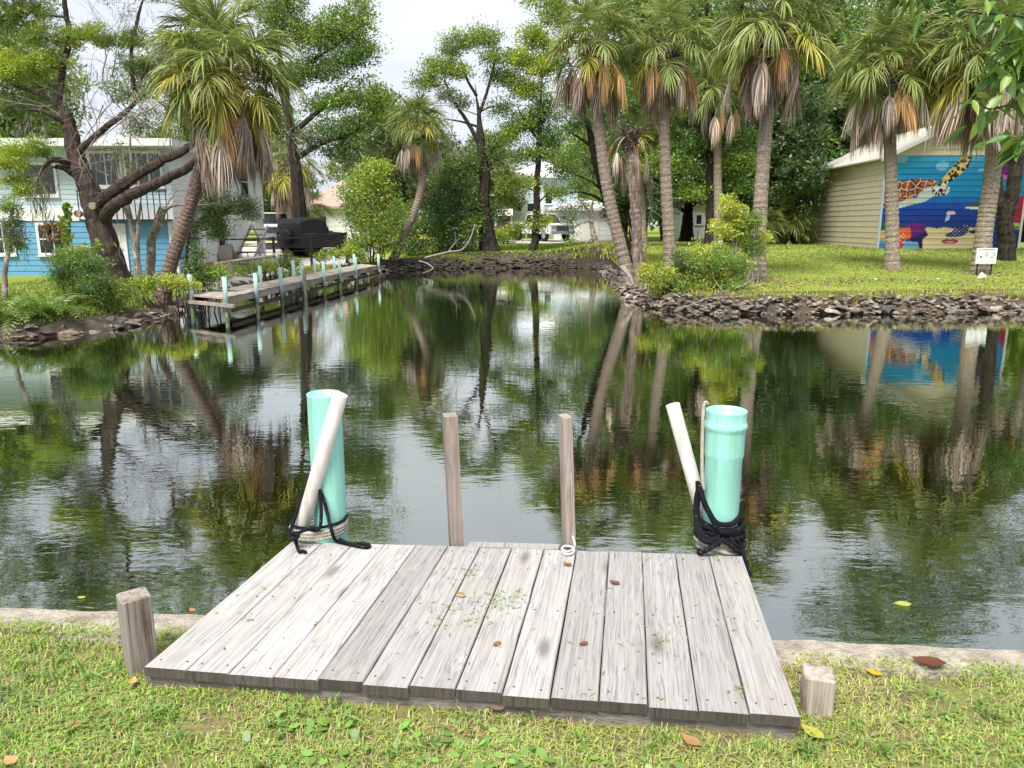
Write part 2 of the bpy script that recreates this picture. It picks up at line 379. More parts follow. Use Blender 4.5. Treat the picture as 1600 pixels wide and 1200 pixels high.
def rockmat():
    m, nt = nodes('riprap_rock'); n = N(nt)
    tc = n('ShaderNodeTexCoord'); oi = n('ShaderNodeObjectInfo')
    no = n('ShaderNodeTexNoise', {'Vector': tc.outputs['Object'], 'Scale': 5.0, 'Detail': 7.0, 'Roughness': 0.7})
    c = n.ramp(oi.outputs['Random'], [(0.0, (0.11, 0.10, 0.09)), (0.3, (0.25, 0.22, 0.185)), (0.6, (0.34, 0.29, 0.235)), (0.85, (0.40, 0.31, 0.22)), (1.0, (0.55, 0.50, 0.44))])
    k = n.ramp(no.outputs[0], [(0.35, (0.45, 0.45, 0.45)), (0.65, (1.15, 1.15, 1.15))])
    c = n('ShaderNodeMixRGB', {0: 1.0, 1: c, 2: k}, blend_type='MULTIPLY').outputs[0]
    bp = n('ShaderNodeBump', {'Height': no.outputs[0], 'Strength': 0.7, 'Distance': 0.05})
    b = n('ShaderNodeBsdfPrincipled', {'Base Color': c, 'Roughness': 0.85, 'Specular IOR Level': 0.25, 'Normal': bp.outputs[0]})
    n.out(b.outputs[0]); return m
M['rock'] = rockmat()
M['rubble'] = plain('rubble_stone', (0.25, 0.205, 0.16), 0.9, 0.55, 4.0, bump=0.7, bscale=14)
M['whiterock'] = plain('white_rock', (0.66, 0.63, 0.58), 0.85, 0.15, 6, bump=0.6, bscale=10)

def watermat():
    m, nt = nodes('canal_water'); n = N(nt)
    g = n('ShaderNodeNewGeometry')
    mp = n('ShaderNodeMapping', {'Vector': g.outputs['Position'], 'Scale': (0.75, 1.7, 1.0), 'Rotation': (0, 0, 0.2)})
    fine = n('ShaderNodeTexNoise', {'Vector': mp.outputs[0], 'Scale': 10.0, 'Detail': 2.0, 'Roughness': 0.5, 'Distortion': 0.4})
    mid = n('ShaderNodeTexNoise', {'Vector': mp.outputs[0], 'Scale': 4.2, 'Detail': 2.0, 'Roughness': 0.5})
    patch = n('ShaderNodeTexNoise', {'Vector': g.outputs['Position'], 'Scale': 0.55, 'Detail': 3.0, 'Roughness': 0.6})
    pf = n.ramp(patch.outputs[0], [(0.38, (0.12, 0.12, 0.12)), (0.62, (1, 1, 1))])
    hf = n('ShaderNodeMath', {0: fine.outputs[0], 1: pf}, operation='MULTIPLY')
    hm = n('ShaderNodeMath', {0: mid.outputs[0], 1: 1.1}, operation='MULTIPLY')
    h = n('ShaderNodeMath', {0: hf.outputs[0], 1: hm.outputs[0]}, operation='ADD')
    bp = n('ShaderNodeBump', {'Height': h.outputs[0], 'Strength': 0.5, 'Distance': 0.0021})
    d = n('ShaderNodeBsdfDiffuse', {'Color': (0.006, 0.009, 0.002, 1)})
    gl = n('ShaderNodeBsdfGlossy', {'Color': (0.93, 0.96, 0.90, 1), 'Roughness': 0.012, 'Normal': bp.outputs[0]})
    fr = n('ShaderNodeFresnel', {'IOR': 1.34, 'Normal': bp.outputs[0]})
    fa = n('ShaderNodeMapRange', {'Value': fr.outputs[0], 'From Min': 0.02, 'From Max': 0.6, 'To Min': 0.44, 'To Max': 0.97})
    mx = n('ShaderNodeMixShader', {0: fa.outputs[0], 1: d.outputs[0], 2: gl.outputs[0]})
    n.out(mx.outputs[0]); return m
M['water'] = watermat()

M['blue'] = plain('blue_siding', (0.13, 0.34, 0.52), 0.6, 0.06, 3)
M['paleblue'] = plain('pale_blue_siding', (0.56, 0.67, 0.74), 0.6, 0.05, 3)
M['white'] = plain('white_paint', (0.78, 0.78, 0.77), 0.5, 0.04, 3)
M['offwhite'] = plain('off_white_paint', (0.72, 0.71, 0.67), 0.55, 0.06, 3)
M['beige'] = plain('beige_metal_siding', (0.70, 0.62, 0.46), 0.45, 0.05, 2)
M['roof'] = plain('pale_metal_roof', (0.62, 0.58, 0.52), 0.5, 0.12, 3)
M['tanroof'] = plain('tan_roof', (0.45, 0.33, 0.27), 0.8, 0.15, 3)
M['glass'] = plain('dark_glass', (0.02, 0.025, 0.03), 0.08, 0.2, 3, spec=0.8)
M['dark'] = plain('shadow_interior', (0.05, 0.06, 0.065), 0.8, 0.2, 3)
M['tealdark'] = plain('dark_teal_paint', (0.04, 0.13, 0.17), 0.7, 0.1, 3)
M['black'] = plain('black_metal', (0.012, 0.012, 0.013), 0.45, 0.1, 3)
M['cover'] = plain('black_car_cover', (0.018, 0.019, 0.022), 0.55, 0.35, 6, bump=0.8, bscale=7)
M['tyre'] = plain('tyre_rubber', (0.015, 0.015, 0.015), 0.8, 0.1, 3)
M['chrome'] = plain('silver_metal', (0.55, 0.56, 0.57), 0.3, 0.1, 3, metal=0.7)
M['carwhite'] = plain('white_car_paint', (0.74, 0.75, 0.75), 0.25, 0.04, 2, spec=0.6)
M['brick'] = plain('terracotta', (0.45, 0.22, 0.13), 0.85, 0.25, 6)
M['fabric'] = plain('grey_sling_fabric', (0.32, 0.29, 0.26), 0.9, 0.1, 8)
M['seafoam'] = plain('seafoam_siding', (0.55, 0.68, 0.72), 0.6, 0.06, 2)
M['red'] = plain('red_cloth', (0.5, 0.07, 0.06), 0.7, 0.2, 3)
M['ink'] = plain('sign_ink', (0.10, 0.10, 0.12), 0.6, 0.1, 3)
M['pink'] = plain('sign_pink', (0.65, 0.38, 0.40), 0.6, 0.1, 3)
M['lightblue'] = plain('sign_blue', (0.45, 0.55, 0.68), 0.6, 0.1, 3)
def muralmat():
    m, nt = nodes('mural_paint'); n = N(nt)
    a = n('ShaderNodeAttribute', attribute_name='tint')
    b = n('ShaderNodeBsdfPrincipled', {'Base Color': a.outputs['Color'], 'Roughness': 0.45, 'Specular IOR Level': 0.3})
    n.out(b.outputs[0]); return m
M['mural'] = muralmat()

# ================================================================== THE SETTING
# waterline of the far shore (photo pixels at water level -> world), left to right
WL_PX = [(0, 532), (60, 529), (120, 522), (180, 514), (240, 500), (285, 487), (320, 474), (365, 462), (420, 450), (480, 438), (540, 429),
         (600, 424), (680, 420), (760, 419), (850, 419), (925, 419), (944, 424), (957, 437), (968, 452), (984, 468), (1010, 479), (1050, 486),
         (1110, 490), (1200, 491), (1320, 491), (1460, 490), (1600, 488)]
WLP = np.array([onz(x, y, WATER)[:2] for x, y in WL_PX])
WLP = np.vstack([[-300, WLP[0][1] - 1.0], [-60, WLP[0][1] - 0.4], [-22, WLP[0][1]], WLP, [26, WLP[-1][1]], [60, WLP[-1][1]], [300, WLP[-1][1]]])

def shore_sd(x, y):
    """signed distance to the far shore: positive on land"""
    x = np.asarray(x, float); y = np.asarray(y, float)
    best = np.full(x.shape, 1e9)
    for a, b in zip(WLP[:-1], WLP[1:]):
        d = b - a; L = (d ** 2).sum()
        t = np.clip(((x - a[0]) * d[0] + (y - a[1]) * d[1]) / L, 0, 1)
        best = np.minimum(best, (x - a[0] - t * d[0]) ** 2 + (y - a[1] - t * d[1]) ** 2)
    poly = np.vstack([WLP, [300, -300], [-300, -300]])
    ins = np.zeros(x.shape, bool)
    for a, b in zip(poly, np.roll(poly, -1, 0)):
        c = ((a[1] > y) != (b[1] > y)) & (x < (b[0] - a[0]) * (y - a[1]) / (b[1] - a[1] + 1e-12) + a[0])
        ins ^= c
    return np.where(ins, -1, 1) * np.sqrt(best)

def sstep(a, b, x):
    t = np.clip((np.asarray(x, float) - a) / (b - a), 0, 1); return t * t * (3 - 2 * t)

_ph = rng.uniform(0, 6.28, (7, 3)); _fr = rng.normal(size=(7, 2)) * 0.9
def bumpy(x, y):
    r = 0
    for p, f in zip(_ph, _fr): r = r + np.sin(x * f[0] + y * f[1] + p[0])
    return r / 7
def hz(x, y):
    """height of the ground beyond the canal"""
    x = np.asarray(x, float); y = np.asarray(y, float)
    s = shore_sd(x, y)
    zr = np.clip(-0.09 + 0.047 * (y - 18.3), -0.09, 0.55)
    zl = -0.2 + 0.5 * sstep(38, 46, y)
    zm = 0.16 + 0.22 * sstep(35, 45, y)
    wr_ = sstep(1.0, 4.5, x); wl_ = 1 - sstep(-7.5, -2.5, x)
    zt = zr * wr_ + zl * wl_ + zm * (1 - wr_ - wl_) * ((1 - wr_ - wl_) > 0)
    zt = zt + 0.035 * bumpy(x, y)
    far = sstep(44, 47, y); zt = zt * (1 - far) + 0.4 * far
    rise = sstep(-0.15, 0.75, s)
    z = -0.62 + (zt + 0.62) * rise
    return np.where(s < -0.15, -0.62 + np.maximum((s + 0.15) * 0.8, -1.2), z)

def grid_axis(parts):
    out = []
    for a, b, st in parts: out += list(np.arange(a, b, st))
    return np.array(out + [parts[-1][1]])
gx = grid_axis([(-300, -60, 20), (-60, -24, 3), (-24, -12, 0.5), (-12, 24, 0.22), (24, 60, 3), (60, 300, 20)])
gy = grid_axis([(8, 12, 2), (12, 24, 0.2), (24, 36.6, 0.28), (36.6, 52, 0.8), (52, 90, 4), (90, 400, 31)])
X, Y = np.meshgrid(gx, gy)
Z = hz(X, Y)
b = MB(); nx, ny = len(gx), len(gy)
ii = (np.arange(ny - 1)[:, None] * nx + np.arange(nx - 1)[None, :]).ravel()
b.add(np.stack([X, Y, Z], -1).reshape(-1, 3), Q=np.stack([ii, ii + 1, ii + nx + 1, ii + nx], -1))
struct('ground', b, M['ground'], smooth=True)

b = MB(); b.add([[-300, -60, WATER], [300, -60, WATER], [300, 40, WATER], [-300, 40, WATER]], Q=[[0, 1, 2, 3]])
struct('water', b, M['water'])

# near shore: seawall and lawn
WA, WB = onz(0, 945, 0.02)[:2], onz(1600, 1012, 0.02)[:2]
wd = unit(WB - WA); wnrm = np.array([wd[1], -wd[0]])      # wnrm points back to the lawn
if wnrm[1] > 0: wnrm = -wnrm
def wall_pt(s_, t_, z=0.0):
    p = WA + wd * s_ + wnrm * t_; return np.array([p[0], p[1], z])
ss = np.concatenate([np.linspace(-60, -3, 16), np.linspace(-2.95, 6.5, 190), np.linspace(6.7, 60, 16)])
prof = [(0.035, -1.7), (0.03, -0.2), (0.0, -0.012), (0.012, 0.016), (0.10, 0.022), (0.19, 0.018), (0.215, -0.10)]
V = []
for s_ in ss:
    j = 0.003 * math.sin(s_ * 7.1) + 0.003 * math.sin(s_ * 19.7 + 1)
    for k, (t_, z_) in enumerate(prof):
        V.append(wall_pt(s_, t_ + (j if 1 <= k <= 3 else 0) + rng.normal() * 0.0015, z_ + rng.normal() * 0.0015))
b = MB(); m_, n_ = len(ss), len(prof)
ii = (np.arange(m_ - 1)[:, None] * n_ + np.arange(n_ - 1)[None, :]).ravel()
b.add(V, Q=np.stack([ii, ii + n_, ii + n_ + 1, ii + 1], -1))
solo('seawall', b, M['concrete'], 'pale crumbling concrete seawall cap between the near lawn and the canal', 'wall', loc=(0, 0, 0))

ss = np.concatenate([np.linspace(-300, -4, 14), np.linspace(-3.5, 7, 90), np.linspace(8, 300, 14)])
tt = np.concatenate([np.linspace(0.15, 3.2, 44), np.linspace(3.5, 80, 12)])
S_, T_ = np.meshgrid(ss, tt)
lx = WA[0] + wd[0] * S_ + wnrm[0] * T_; ly = WA[1] + wd[1] * S_ + wnrm[1] * T_
def lawn_z(x, y): return 0.012 * np.sin(x * 3.1 + 1) * np.sin(y * 4.3) + 0.008 * np.sin(x * 9 + y * 7)
b = MB(); n_ = len(ss)
ii = (np.arange(len(tt) - 1)[:, None] * n_ + np.arange(n_ - 1)[None, :]).ravel()
lz = lawn_z(lx, ly) - 0.02 * (T_ < 0.2)
b.add(np.stack([lx, ly, lz], -1).reshape(-1, 3), Q=np.stack([ii, ii + n_, ii + n_ + 1, ii + 1], -1))
struct('lawn', b, M['lawn'], smooth=True)

# road and drives beyond the canal: sheets a little above the ground
b = MB(); xs = np.linspace(-120, 120, 81)
V = [];
for x in xs:
    for y in (46.5, 49.0, 52.0): V.append([x, y, float(hz(x, y)) + 0.05])
ii = (np.arange(80)[:, None] * 3 + np.arange(2)[None, :]).ravel()
b.add(V, Q=np.stack([ii, ii + 3, ii + 4, ii + 1], -1)); struct('road', b, M['road'])
def sheet(name, x0, x1, y0, y1, mat, dz):
    xs = np.linspace(x0, x1, 12); ys = np.linspace(y0, y1, 12); Xs, Ys = np.meshgrid(xs, ys); b = MB()
    ii = (np.arange(11)[:, None] * 12 + np.arange(11)[None, :]).ravel()
    b.add(np.stack([Xs, Ys, hz(Xs, Ys) + dz], -1).reshape(-1, 3), Q=np.stack([ii, ii + 1, ii + 13, ii + 12], -1)); return struct(name, b, mat)
sheet('driveway', -1.2, 8.5, 52.1, 58.6, M['drive'], 0.06)
sheet('parking_pad', -15.5, -7.4, 33.0, 46.0, M['drive'], 0.045)
sheet('patio', -12.2, -8.6, 20.5, 32.7, M['drive'], 0.04)

# ------------------------------------------------------------------ rocks along the shores
def rockmesh(k):
    r = np.random.default_rng(100 + k); import bmesh
    bm = bmesh.new()
    for p in unit(r.normal(size=(15, 3))) * np.array([1, 0.8, 0.62]) * r.uniform(0.75, 1.1, (15, 1)): bm.verts.new(p * 0.5)
    g = bmesh.ops.convex_hull(bm, input=bm.verts)
    for v in [v for v in g.get('geom_interior', []) if isinstance(v, bmesh.types.BMVert)]: bm.verts.remove(v)
    me = bpy.data.meshes.new('rock'); bm.to_mesh(me); bm.free(); me.materials.append(M['rock']); return me
ROCKS = [rockmesh(k) for k in range(9)]
# cumulative length along the waterline for placement
seg = np.linalg.norm(np.diff(WLP, axis=0), axis=1); cum = np.concatenate([[0], np.cumsum(seg)])
def along(L):
    i = min(np.searchsorted(cum, L, side='right') - 1, len(seg) - 1); t = (L - cum[i]) / seg[i]
    a, b_ = WLP[i], WLP[i + 1]; d = (b_ - a) / seg[i]; nrm = np.array([-d[1], d[0]])
    p = a + (b_ - a) * t
    if shore_sd(np.array(p[0] + nrm[0] * 0.3), np.array(p[1] + nrm[1] * 0.3)) < 0: nrm = -nrm
    return p, d, nrm
def Lof(k): return cum[k + 3]      # waterline vertex index in WL_PX -> length
def mud_strip(name, L0, L1, top, label):
    b = MB(); n = max(int((L1 - L0) / 0.25), 8); V = []
    for L in np.linspace(L0, L1, n):
        p, d, nr = along(L)
        for k, (t, z) in enumerate(((-0.35, -0.9), (-0.05, -0.56), (0.22, -0.33), (0.5, top - 0.02), (0.95, None))):
            q = p + nr * (t + rng.normal() * 0.03)
            zz = float(hz(q[0], q[1])) + 0.03 if z is None else z + rng.normal() * 0.03
            V.append([q[0], q[1], zz])
    ii = (np.arange(n - 1)[:, None] * 5 + np.arange(4)[None, :]).ravel()
    b.add(V, Q=np.stack([ii, ii + 5, ii + 6, ii + 1], -1)); o = struct(name, b, M['mud'], smooth=True, label=label); return o
def riprap(parent, L0, L1, n, smin, smax, hmax, flat=0.7, tmax=0.5):
    Ls = np.linspace(L0, L1, n) + rng.normal(size=n) * 0.05
    for i, L in enumerate(Ls):
        p, d, nr = along(float(np.clip(L, L0, L1))); lev = rng.uniform(0, 1) ** 0.9
        q = p + nr * (-0.08 + lev * tmax + rng.normal() * 0.04); s_ = rng.uniform(smin, smax) * (1.15 - 0.4 * lev)
        link('rock', ROCKS[rng.integers(9)], None, parent, (q[0], q[1], WATER + 0.02 + lev * hmax + rng.normal() * 0.02),
             (rng.uniform(-0.5, 0.5), rng.uniform(-0.5, 0.5), rng.uniform(0, 6.28)), (s_ * 1.2, s_, s_ * flat))
def rubble(parent, L0, L1, n, smin, smax, hmax, tmax, mat='rubble'):
    """small stones too many to pick apart, joined"""
    src = []
    for me in ROCKS:
        V = np.array([v.co[:] for v in me.vertices]); T = np.array([list(f.vertices)[:3] for f in me.polygons]); src.append((V, T))
    b = MB()
    for L in rng.uniform(L0, L1, n):
        p, d, nr = along(float(L)); lev = rng.uniform(0, 1); q = p + nr * (-0.08 + lev * tmax + rng.normal() * 0.05); V, T = src[rng.integers(9)]
        s_ = rng.uniform(smin, smax); a = rng.uniform(0, 6.28); W = V * s_ * np.array([1.2, 1, .75]); W = np.stack([W[:, 0] * math.cos(a) - W[:, 1] * math.sin(a), W[:, 0] * math.sin(a) + W[:, 1] * math.cos(a), W[:, 2]], 1)
        b.add(W + np.array([q[0], q[1], WATER + lev * hmax + rng.normal() * .02]), T=T)
    part('rubble', b, M[mat], parent, kind='stuff')
rb = mud_strip('rocky_bank', Lof(15) - 0.5, Lof(26) + 4, -0.12, 'dark rocky bank at the edge of the right lawn')
riprap(rb, Lof(16), Lof(26) + 0.5, 295, 0.15, 0.36, 0.36)
rubble(rb, Lof(16), Lof(26) + 5, 1100, 0.07, 0.2, 0.40, 0.55)
lb = mud_strip('muddy_bank', Lof(0) - 4, Lof(11), -0.24, 'brown stony bank below the blue house')
riprap(lb, Lof(0) - 0.5, Lof(6), 150, 0.16, 0.5, 0.22, 0.5, 0.9)
rubble(lb, Lof(0) - 2, Lof(9), 1500, 0.06, 0.22, 0.30, 1.4)
fb = mud_strip('root_bank', Lof(11), Lof(16), 0.0, 'dark root-covered bank at the far end of the canal')
rubble(fb, Lof(11), Lof(16), 600, 0.12, 0.42, 0.45, 0.6, 'farrock')

# ================================================================== NEAR DOCK
DZ = 0.085
cFL, cFR, cBL, cBR = [onz(x, y, DZ) for x, y in ((226, 1040), (1252, 1120), (455, 846), (1160, 869))]
dock = thing('wooden_dock', (cFL + cFR) / 2 * np.array([1, 1, 0]), 'small weathered grey plank dock reaching from the lawn over the canal', 'dock')
o0 = ORG[dock.name]
NPL = 14
front = np.linspace(0, 1, NPL + 1); 
# photo positions of the seams along the back edge, and along the front edge
for i in range(NPL):
    a0 = cFL + (cFR - cFL) * front[i]; a1 = cFL + (cFR - cFL) * front[i + 1]
    b0 = cBL + (cBR - cBL) * front[i]; b1 = cBL + (cBR - cBL) * front[i + 1]
    w = np.linalg.norm(a1 - a0); gap = (0.0022 if i < 5 else 0.0042) + rng.uniform(0, 0.002)
    ux = unit(a1 - a0)
    fA = unit(a0 - b0) * rng.uniform(-0.004, 0.012); bA = unit(b0 - a0) * rng.uniform(-0.004, 0.008)
    q = [a0 + ux * gap / 2 + fA, a1 - ux * gap / 2 + fA, b1 - ux * gap / 2 + bA, b0 + ux * gap / 2 + bA]
    org = (q[0] + q[1]) / 2; yv = unit((q[3] + q[2]) / 2 - org); ang = math.atan2(yv[1], yv[0]) - math.pi / 2
    th = 0.036; ch = 0.003; nseg = 9
    co, si = math.cos(-ang), math.sin(-ang)
    def loc_(p):
        d = p - org; return np.array([d[0] * co - d[1] * si, d[0] * si + d[1] * co, 0])
    l0, l1, l2, l3 = [loc_(p) for p in q]
    warp = rng.normal() * 0.0015; cup = rng.uniform(-0.0012, 0.0015)
    V = []; 
    for k in range(nseg + 1):
        t = k / nseg; L = l0 + (l3 - l0) * t; Rr = l1 + (l2 - l1) * t
        e = rng.normal(size=2) * 0.0007
        zt = warp * math.sin(t * math.pi)
        ring = [L + [e[0], 0, -th], L + [e[0], 0, zt - ch], L + [e[0] + ch, 0, zt + cup], (L + Rr) / 2 + [0, 0, zt], Rr + [e[1] - ch, 0, zt + cup], Rr + [e[1], 0, zt - ch], Rr + [e[1], 0, -th]]
        V += ring
    n7 = 7; ii = (np.arange(nseg)[:, None] * n7 + np.arange(n7)[None, :]); jj = np.arange(nseg)[:, None] * n7 + (np.arange(n7)[None, :] + 1) % n7
    Q = np.stack([ii, ii + n7, jj + n7, jj], -1).reshape(-1, 4)
    T = [];
    for base, sgn in ((0, 1), (nseg * n7, -1)):
        for k in range(1, 6):
            t_ = [base, base + k, base + k + 1]; T.append(t_ if sgn > 0 else t_[::-1])
    mb = MB(); mb.add(V, T=T, Q=Q)
    me = mb.mesh('plank'); me.materials.append(M['plank']); me.materials.append(M['endgrain'])
    me.polygons.foreach_set('material_index', np.concatenate([np.ones(len(T), np.int32), np.zeros(len(Q), np.int32)]))
    pl = link('plank', me, None, dock, org - o0, (0, 0, ang))
    # screw heads: two per joist line
    sb = MB(); Ly = np.linalg.norm(l3 - l0)
    for fy in (0.045, 0.5 + rng.normal() * 0.004, 0.955):
        for fx in (0.2, 0.8):
            c = l0 + (l3 - l0) * fy + (l1 - l0) * fx * (1 + 0 * fy); c = c + rng.normal(size=3) * 0.003; c[2] = 0.0006
            a = np.arange(6) * math.pi / 3; r_ = 0.0042
            sb.add(np.vstack([[c[0], c[1], 0.0016]] + [[c[0] + r_ * math.cos(k), c[1] + r_ * math.sin(k), 0.0012] for k in a]), T=[[0, 1 + k, 1 + (k + 1) % 6] for k in range(6)])
    s_o = link('screw_heads', sb.mesh('screw_heads'), M['oldwood_dark'], pl); s_o['kind'] = 'stuff'
# joists under the front edge and under the sides
ux = unit(cFR - cFL); uy = unit((cBL - cFL) + (cBR - cFR)); zz = np.array([0, 0, 1.0])
b = MB(); b.obox(cFL - ux * 0.012 + uy * 0.014 - zz * 0.125, ux * (np.linalg.norm(cFR - cFL) + 0.004), uy * 0.038, zz * 0.088)
part('front_joist', b, M['joist'], dock)
for t_ in (0.5, 0.94):
    L = cFL + (cBL - cFL) * t_; Rr = cFR + (cBR - cFR) * t_
    b = MB(); b.obox(L + unit(Rr - L) * 0.02 - zz * 0.16, (Rr - L) * 0.98, uy * 0.038, zz * 0.123); part('joist', b, M['joist'], dock)
for A, B in ((cFL, cBL), (cFR, cBR)):
    s_ = 1 if A is cFL else -1
    b = MB(); b.obox(A + (B - A) * 0.06 + ux * s_ * 0.03 - zz * 0.15, (B - A) * 0.9, ux * s_ * 0.036, zz * 0.113); part('side_joist', b, M['joist'], dock)
for f_ in (0.08, 0.93):
    c = cBL + (cBR - cBL) * f_ - uy * 0.12
    b = MB(); b.tube([[c[0], c[1], -1.6], [c[0], c[1], -0.04]], 0.055, 10); part('support_post', b, M['algae'], dock, smooth=True)

# short 4x4 posts in the lawn at the dock's front corners
def fourbyfour(name, px, py, pytop, w, rz, lean, label):
    p = onz(px, py, 0.0); D = p[1]; top = at(px, pytop, D)[2]
    b = MB(); n = 8; V = []; c = 0.006
    sh = [(-w / 2 + c, -w / 2), (w / 2 - c, -w / 2), (w / 2, -w / 2 + c), (w / 2, w / 2 - c), (w / 2 - c, w / 2), (-w / 2 + c, w / 2), (-w / 2, w / 2 - c), (-w / 2, -w / 2 + c)]
    for zi in (-0.25, 0.0, top * 0.5, top - 0.004, top):
        k = 0.94 if zi == top else 1.0
        for x_, y_ in sh:
            V.append([x_ * k * math.cos(rz) - y_ * k * math.sin(rz) + lean * zi, x_ * k * math.sin(rz) + y_ * k * math.cos(rz), zi + (rng.normal() * 0.0015 if zi > 0.1 else 0)])
    ii = np.arange(4)[:, None] * 8 + np.arange(8)[None, :]; jj = np.arange(4)[:, None] * 8 + (np.arange(8)[None, :] + 1) % 8
    b.add(np.array(V) + np.array([p[0], p[1], 0]), T=[[32, 32 + k, 33 + k] for k in range(1, 7)], Q=np.stack([ii, jj, jj + 8, ii + 8], -1).reshape(-1, 4))
    return solo(name, b, M['postwood'], label, 'post', 'stub posts at the dock corners', loc=(p[0], p[1], 0))
fourbyfour('wooden_post', 221, 1040, 929, 0.10, R(38), 0.0, 'taller square wooden post in the grass by the left front corner of the dock')
fourbyfour('wooden_post', 1274, 1108, 1050, 0.098, R(-16), 0.0, 'short square wooden stump at the right front corner of the dock')

# ladder: two upright 2x4 rails and a tread at the back edge
lad = thing('boat_ladder', (cBL + cBR) / 2 + np.array([0, 0, -DZ]), 'wooden boat ladder with two upright rails at the back edge of the dock', 'ladder')
def rail(px0, py0, px1, py1, D, wx, wy):
    a = at(px0, py0, D); t = at(px1, py1, D); d = unit(t - a); a = a - d * 1.1
    b = MB(); e1 = unit(ux * 0.98 + uy * 0.35); e1 = e1 - d * np.dot(e1, d); e1 = unit(e1); e2 = np.cross(d, e1)
    L = np.linalg.norm(t - a)
    b.obox(a - e1 * wx / 2 - e2 * wy / 2, e1 * wx, e2 * wy, d * L); return part('rail', b, M['railwood'], lad)
DB = float(cBL[1] * 0.5 + cBR[1] * 0.5)
rail(713, 850, 703, 648, DB + 0.09, 0.062, 0.088)
rail(889, 855, 883, 650, DB + 0.065, 0.044, 0.085)
ta, tb = [onz(x_, y_, DZ) for x_, y_ in ((729, 853), (872, 857))]; a = ta + uy * 0.012; c = tb + uy * 0.012
b = MB(); b.obox(np.array([a[0], a[1], DZ - 0.045]), np.array([c[0] - a[0], c[1] - a[1], 0]), uy * 0.06, zz * 0.036); part('tread', b, M['plank'], lad)
for k in (1, 2, 3):
    b = MB(); b.obox(np.array([a[0], a[1], DZ - 0.04 - 0.26 * k]), np.array([c[0] - a[0], c[1] - a[1], 0]), uy * 0.075, zz * 0.034); part('tread', b, M['joist'], lad)

# ------------------------------------------------------------------ pipes and ropes
def hollow(mb, prof_out, prof_in, c, n=40):
    """surface of revolution: outer profile up, inner profile down"""
    prof = prof_out + prof_in; a = np.arange(n) * 2 * math.pi / n; V = []
    for r_, z_ in prof: V += [[c[0] + r_ * math.cos(k), c[1] + r_ * math.sin(k), z_] for k in a]
    m = len(prof); ii = np.arange(m - 1)[:, None] * n + np.arange(n)[None, :]; jj = np.arange(m - 1)[:, None] * n + (np.arange(n)[None, :] + 1) % n
    mb.add(V, Q=np.stack([ii, jj, jj + n, ii + n], -1).reshape(-1, 4)); return mb
pl_c = onz(508, 838, DZ); pl_c = pl_c + uy * 0.075; PLD = pl_c[1]
zt = at(498, 614, PLD)[2]
plt_ = thing('piling_sleeve', (pl_c[0], pl_c[1], DZ), 'plain teal plastic piling sleeve at the left back corner of the dock', 'piling', 'teal dock pilings')
rp = 0.0815
b = hollow(MB(), [(rp, -1.8), (rp, 0.3), (rp, zt - 0.012), (rp + 0.0015, zt - 0.002)], [(rp - 0.002, zt), (rp - 0.008, zt - 0.001), (rp - 0.009, zt - 0.3), (rp - 0.009, -0.2), (0.001, -0.2)], (pl_c[0], pl_c[1]))
part('sleeve', b, M['teal'], plt_, smooth=True)
pr_c = onz(1124, 858, DZ); pr_c = pr_c + uy * 0.045; PRD = pr_c[1]; ztr = at(1134, 640, PRD)[2]
prt_ = thing('piling_sleeve', (pr_c[0], pr_c[1], DZ), 'teal plastic pipe with flared socket end at the right back corner of the dock', 'piling', 'teal dock pilings')
rb_ = 0.090; rr_ = 0.0845
b = hollow(MB(), [(rr_, -1.8), (rr_, 0.2), (rr_, ztr - 0.235), (rr_ + 0.004, ztr - 0.222), (rb_, ztr - 0.205), (rb_, ztr - 0.10), (rb_ + 0.001, ztr - 0.095), (rb_ + 0.008, ztr - 0.082), (rb_ + 0.0085, ztr - 0.068), (rb_ + 0.003, ztr - 0.055), (rb_ + 0.001, ztr - 0.05), (rb_ + 0.003, ztr - 0.008), (rb_ + 0.003, ztr - 0.002)],
           [(rb_, ztr), (rb_ - 0.007, ztr - 0.002), (rb_ - 0.008, ztr - 0.2), (rr_ - 0.008, ztr - 0.23), (rr_ - 0.008, -0.2), (0.001, -0.2)], (pr_c[0], pr_c[1]))
part('sleeve', b, M['teal'], prt_, smooth=True)

def pipe_mesh(a, c, r_, wall=0.005, n=24):
    a = np.array(a, float); c = np.array(c, float); d = unit(c - a)
    P = [a, a + d * 0.002, (a + c) / 2, c - d * 0.002, c, c, c - d * 0.25, c - d * 0.25]; Rr = [r_ - 0.001, r_, r_, r_, r_ - 0.001, r_ - wall, r_ - wall - 0.0005, 0.001]
    mb = MB(); ref = unit(np.cross(d, [0, 0, 1.0])); w = np.cross(d, ref); k = np.arange(n) * 2 * math.pi / n; V = []
    for p, q in zip(P, Rr): V += list(p + q * (ref * np.cos(k)[:, None] + w * np.sin(k)[:, None]))
    m = len(P); ii = np.arange(m - 1)[:, None] * n + np.arange(n)[None, :]; jj = np.arange(m - 1)[:, None] * n + (np.arange(n)[None, :] + 1) % n
    mb.add(V, Q=np.stack([ii, jj, jj + n, ii + n], -1).reshape(-1, 4)); return mb
a = onz(469, 838, DZ + 0.003) + np.array([0, 0, 0.012]); c = at(532, 616, PLD - 0.10)
solo('white_pipe', pipe_mesh(a, c, 0.0355), M['white_pvc'], 'long white plastic pipe leaning across the front of the plain teal sleeve', 'pipe', 'white plastic pipes', smooth=True, loc=a)
a = at(1112, 856, PRD + 0.06); c = at(1051, 632, PRD + 0.10); a = a + (a - c) * 0.15
solo('white_pipe', pipe_mesh(a, c, 0.0335), M['white_pvc'], 'white plastic pipe tilted left behind the flared teal pipe', 'pipe', 'white plastic pipes', smooth=True, loc=a)

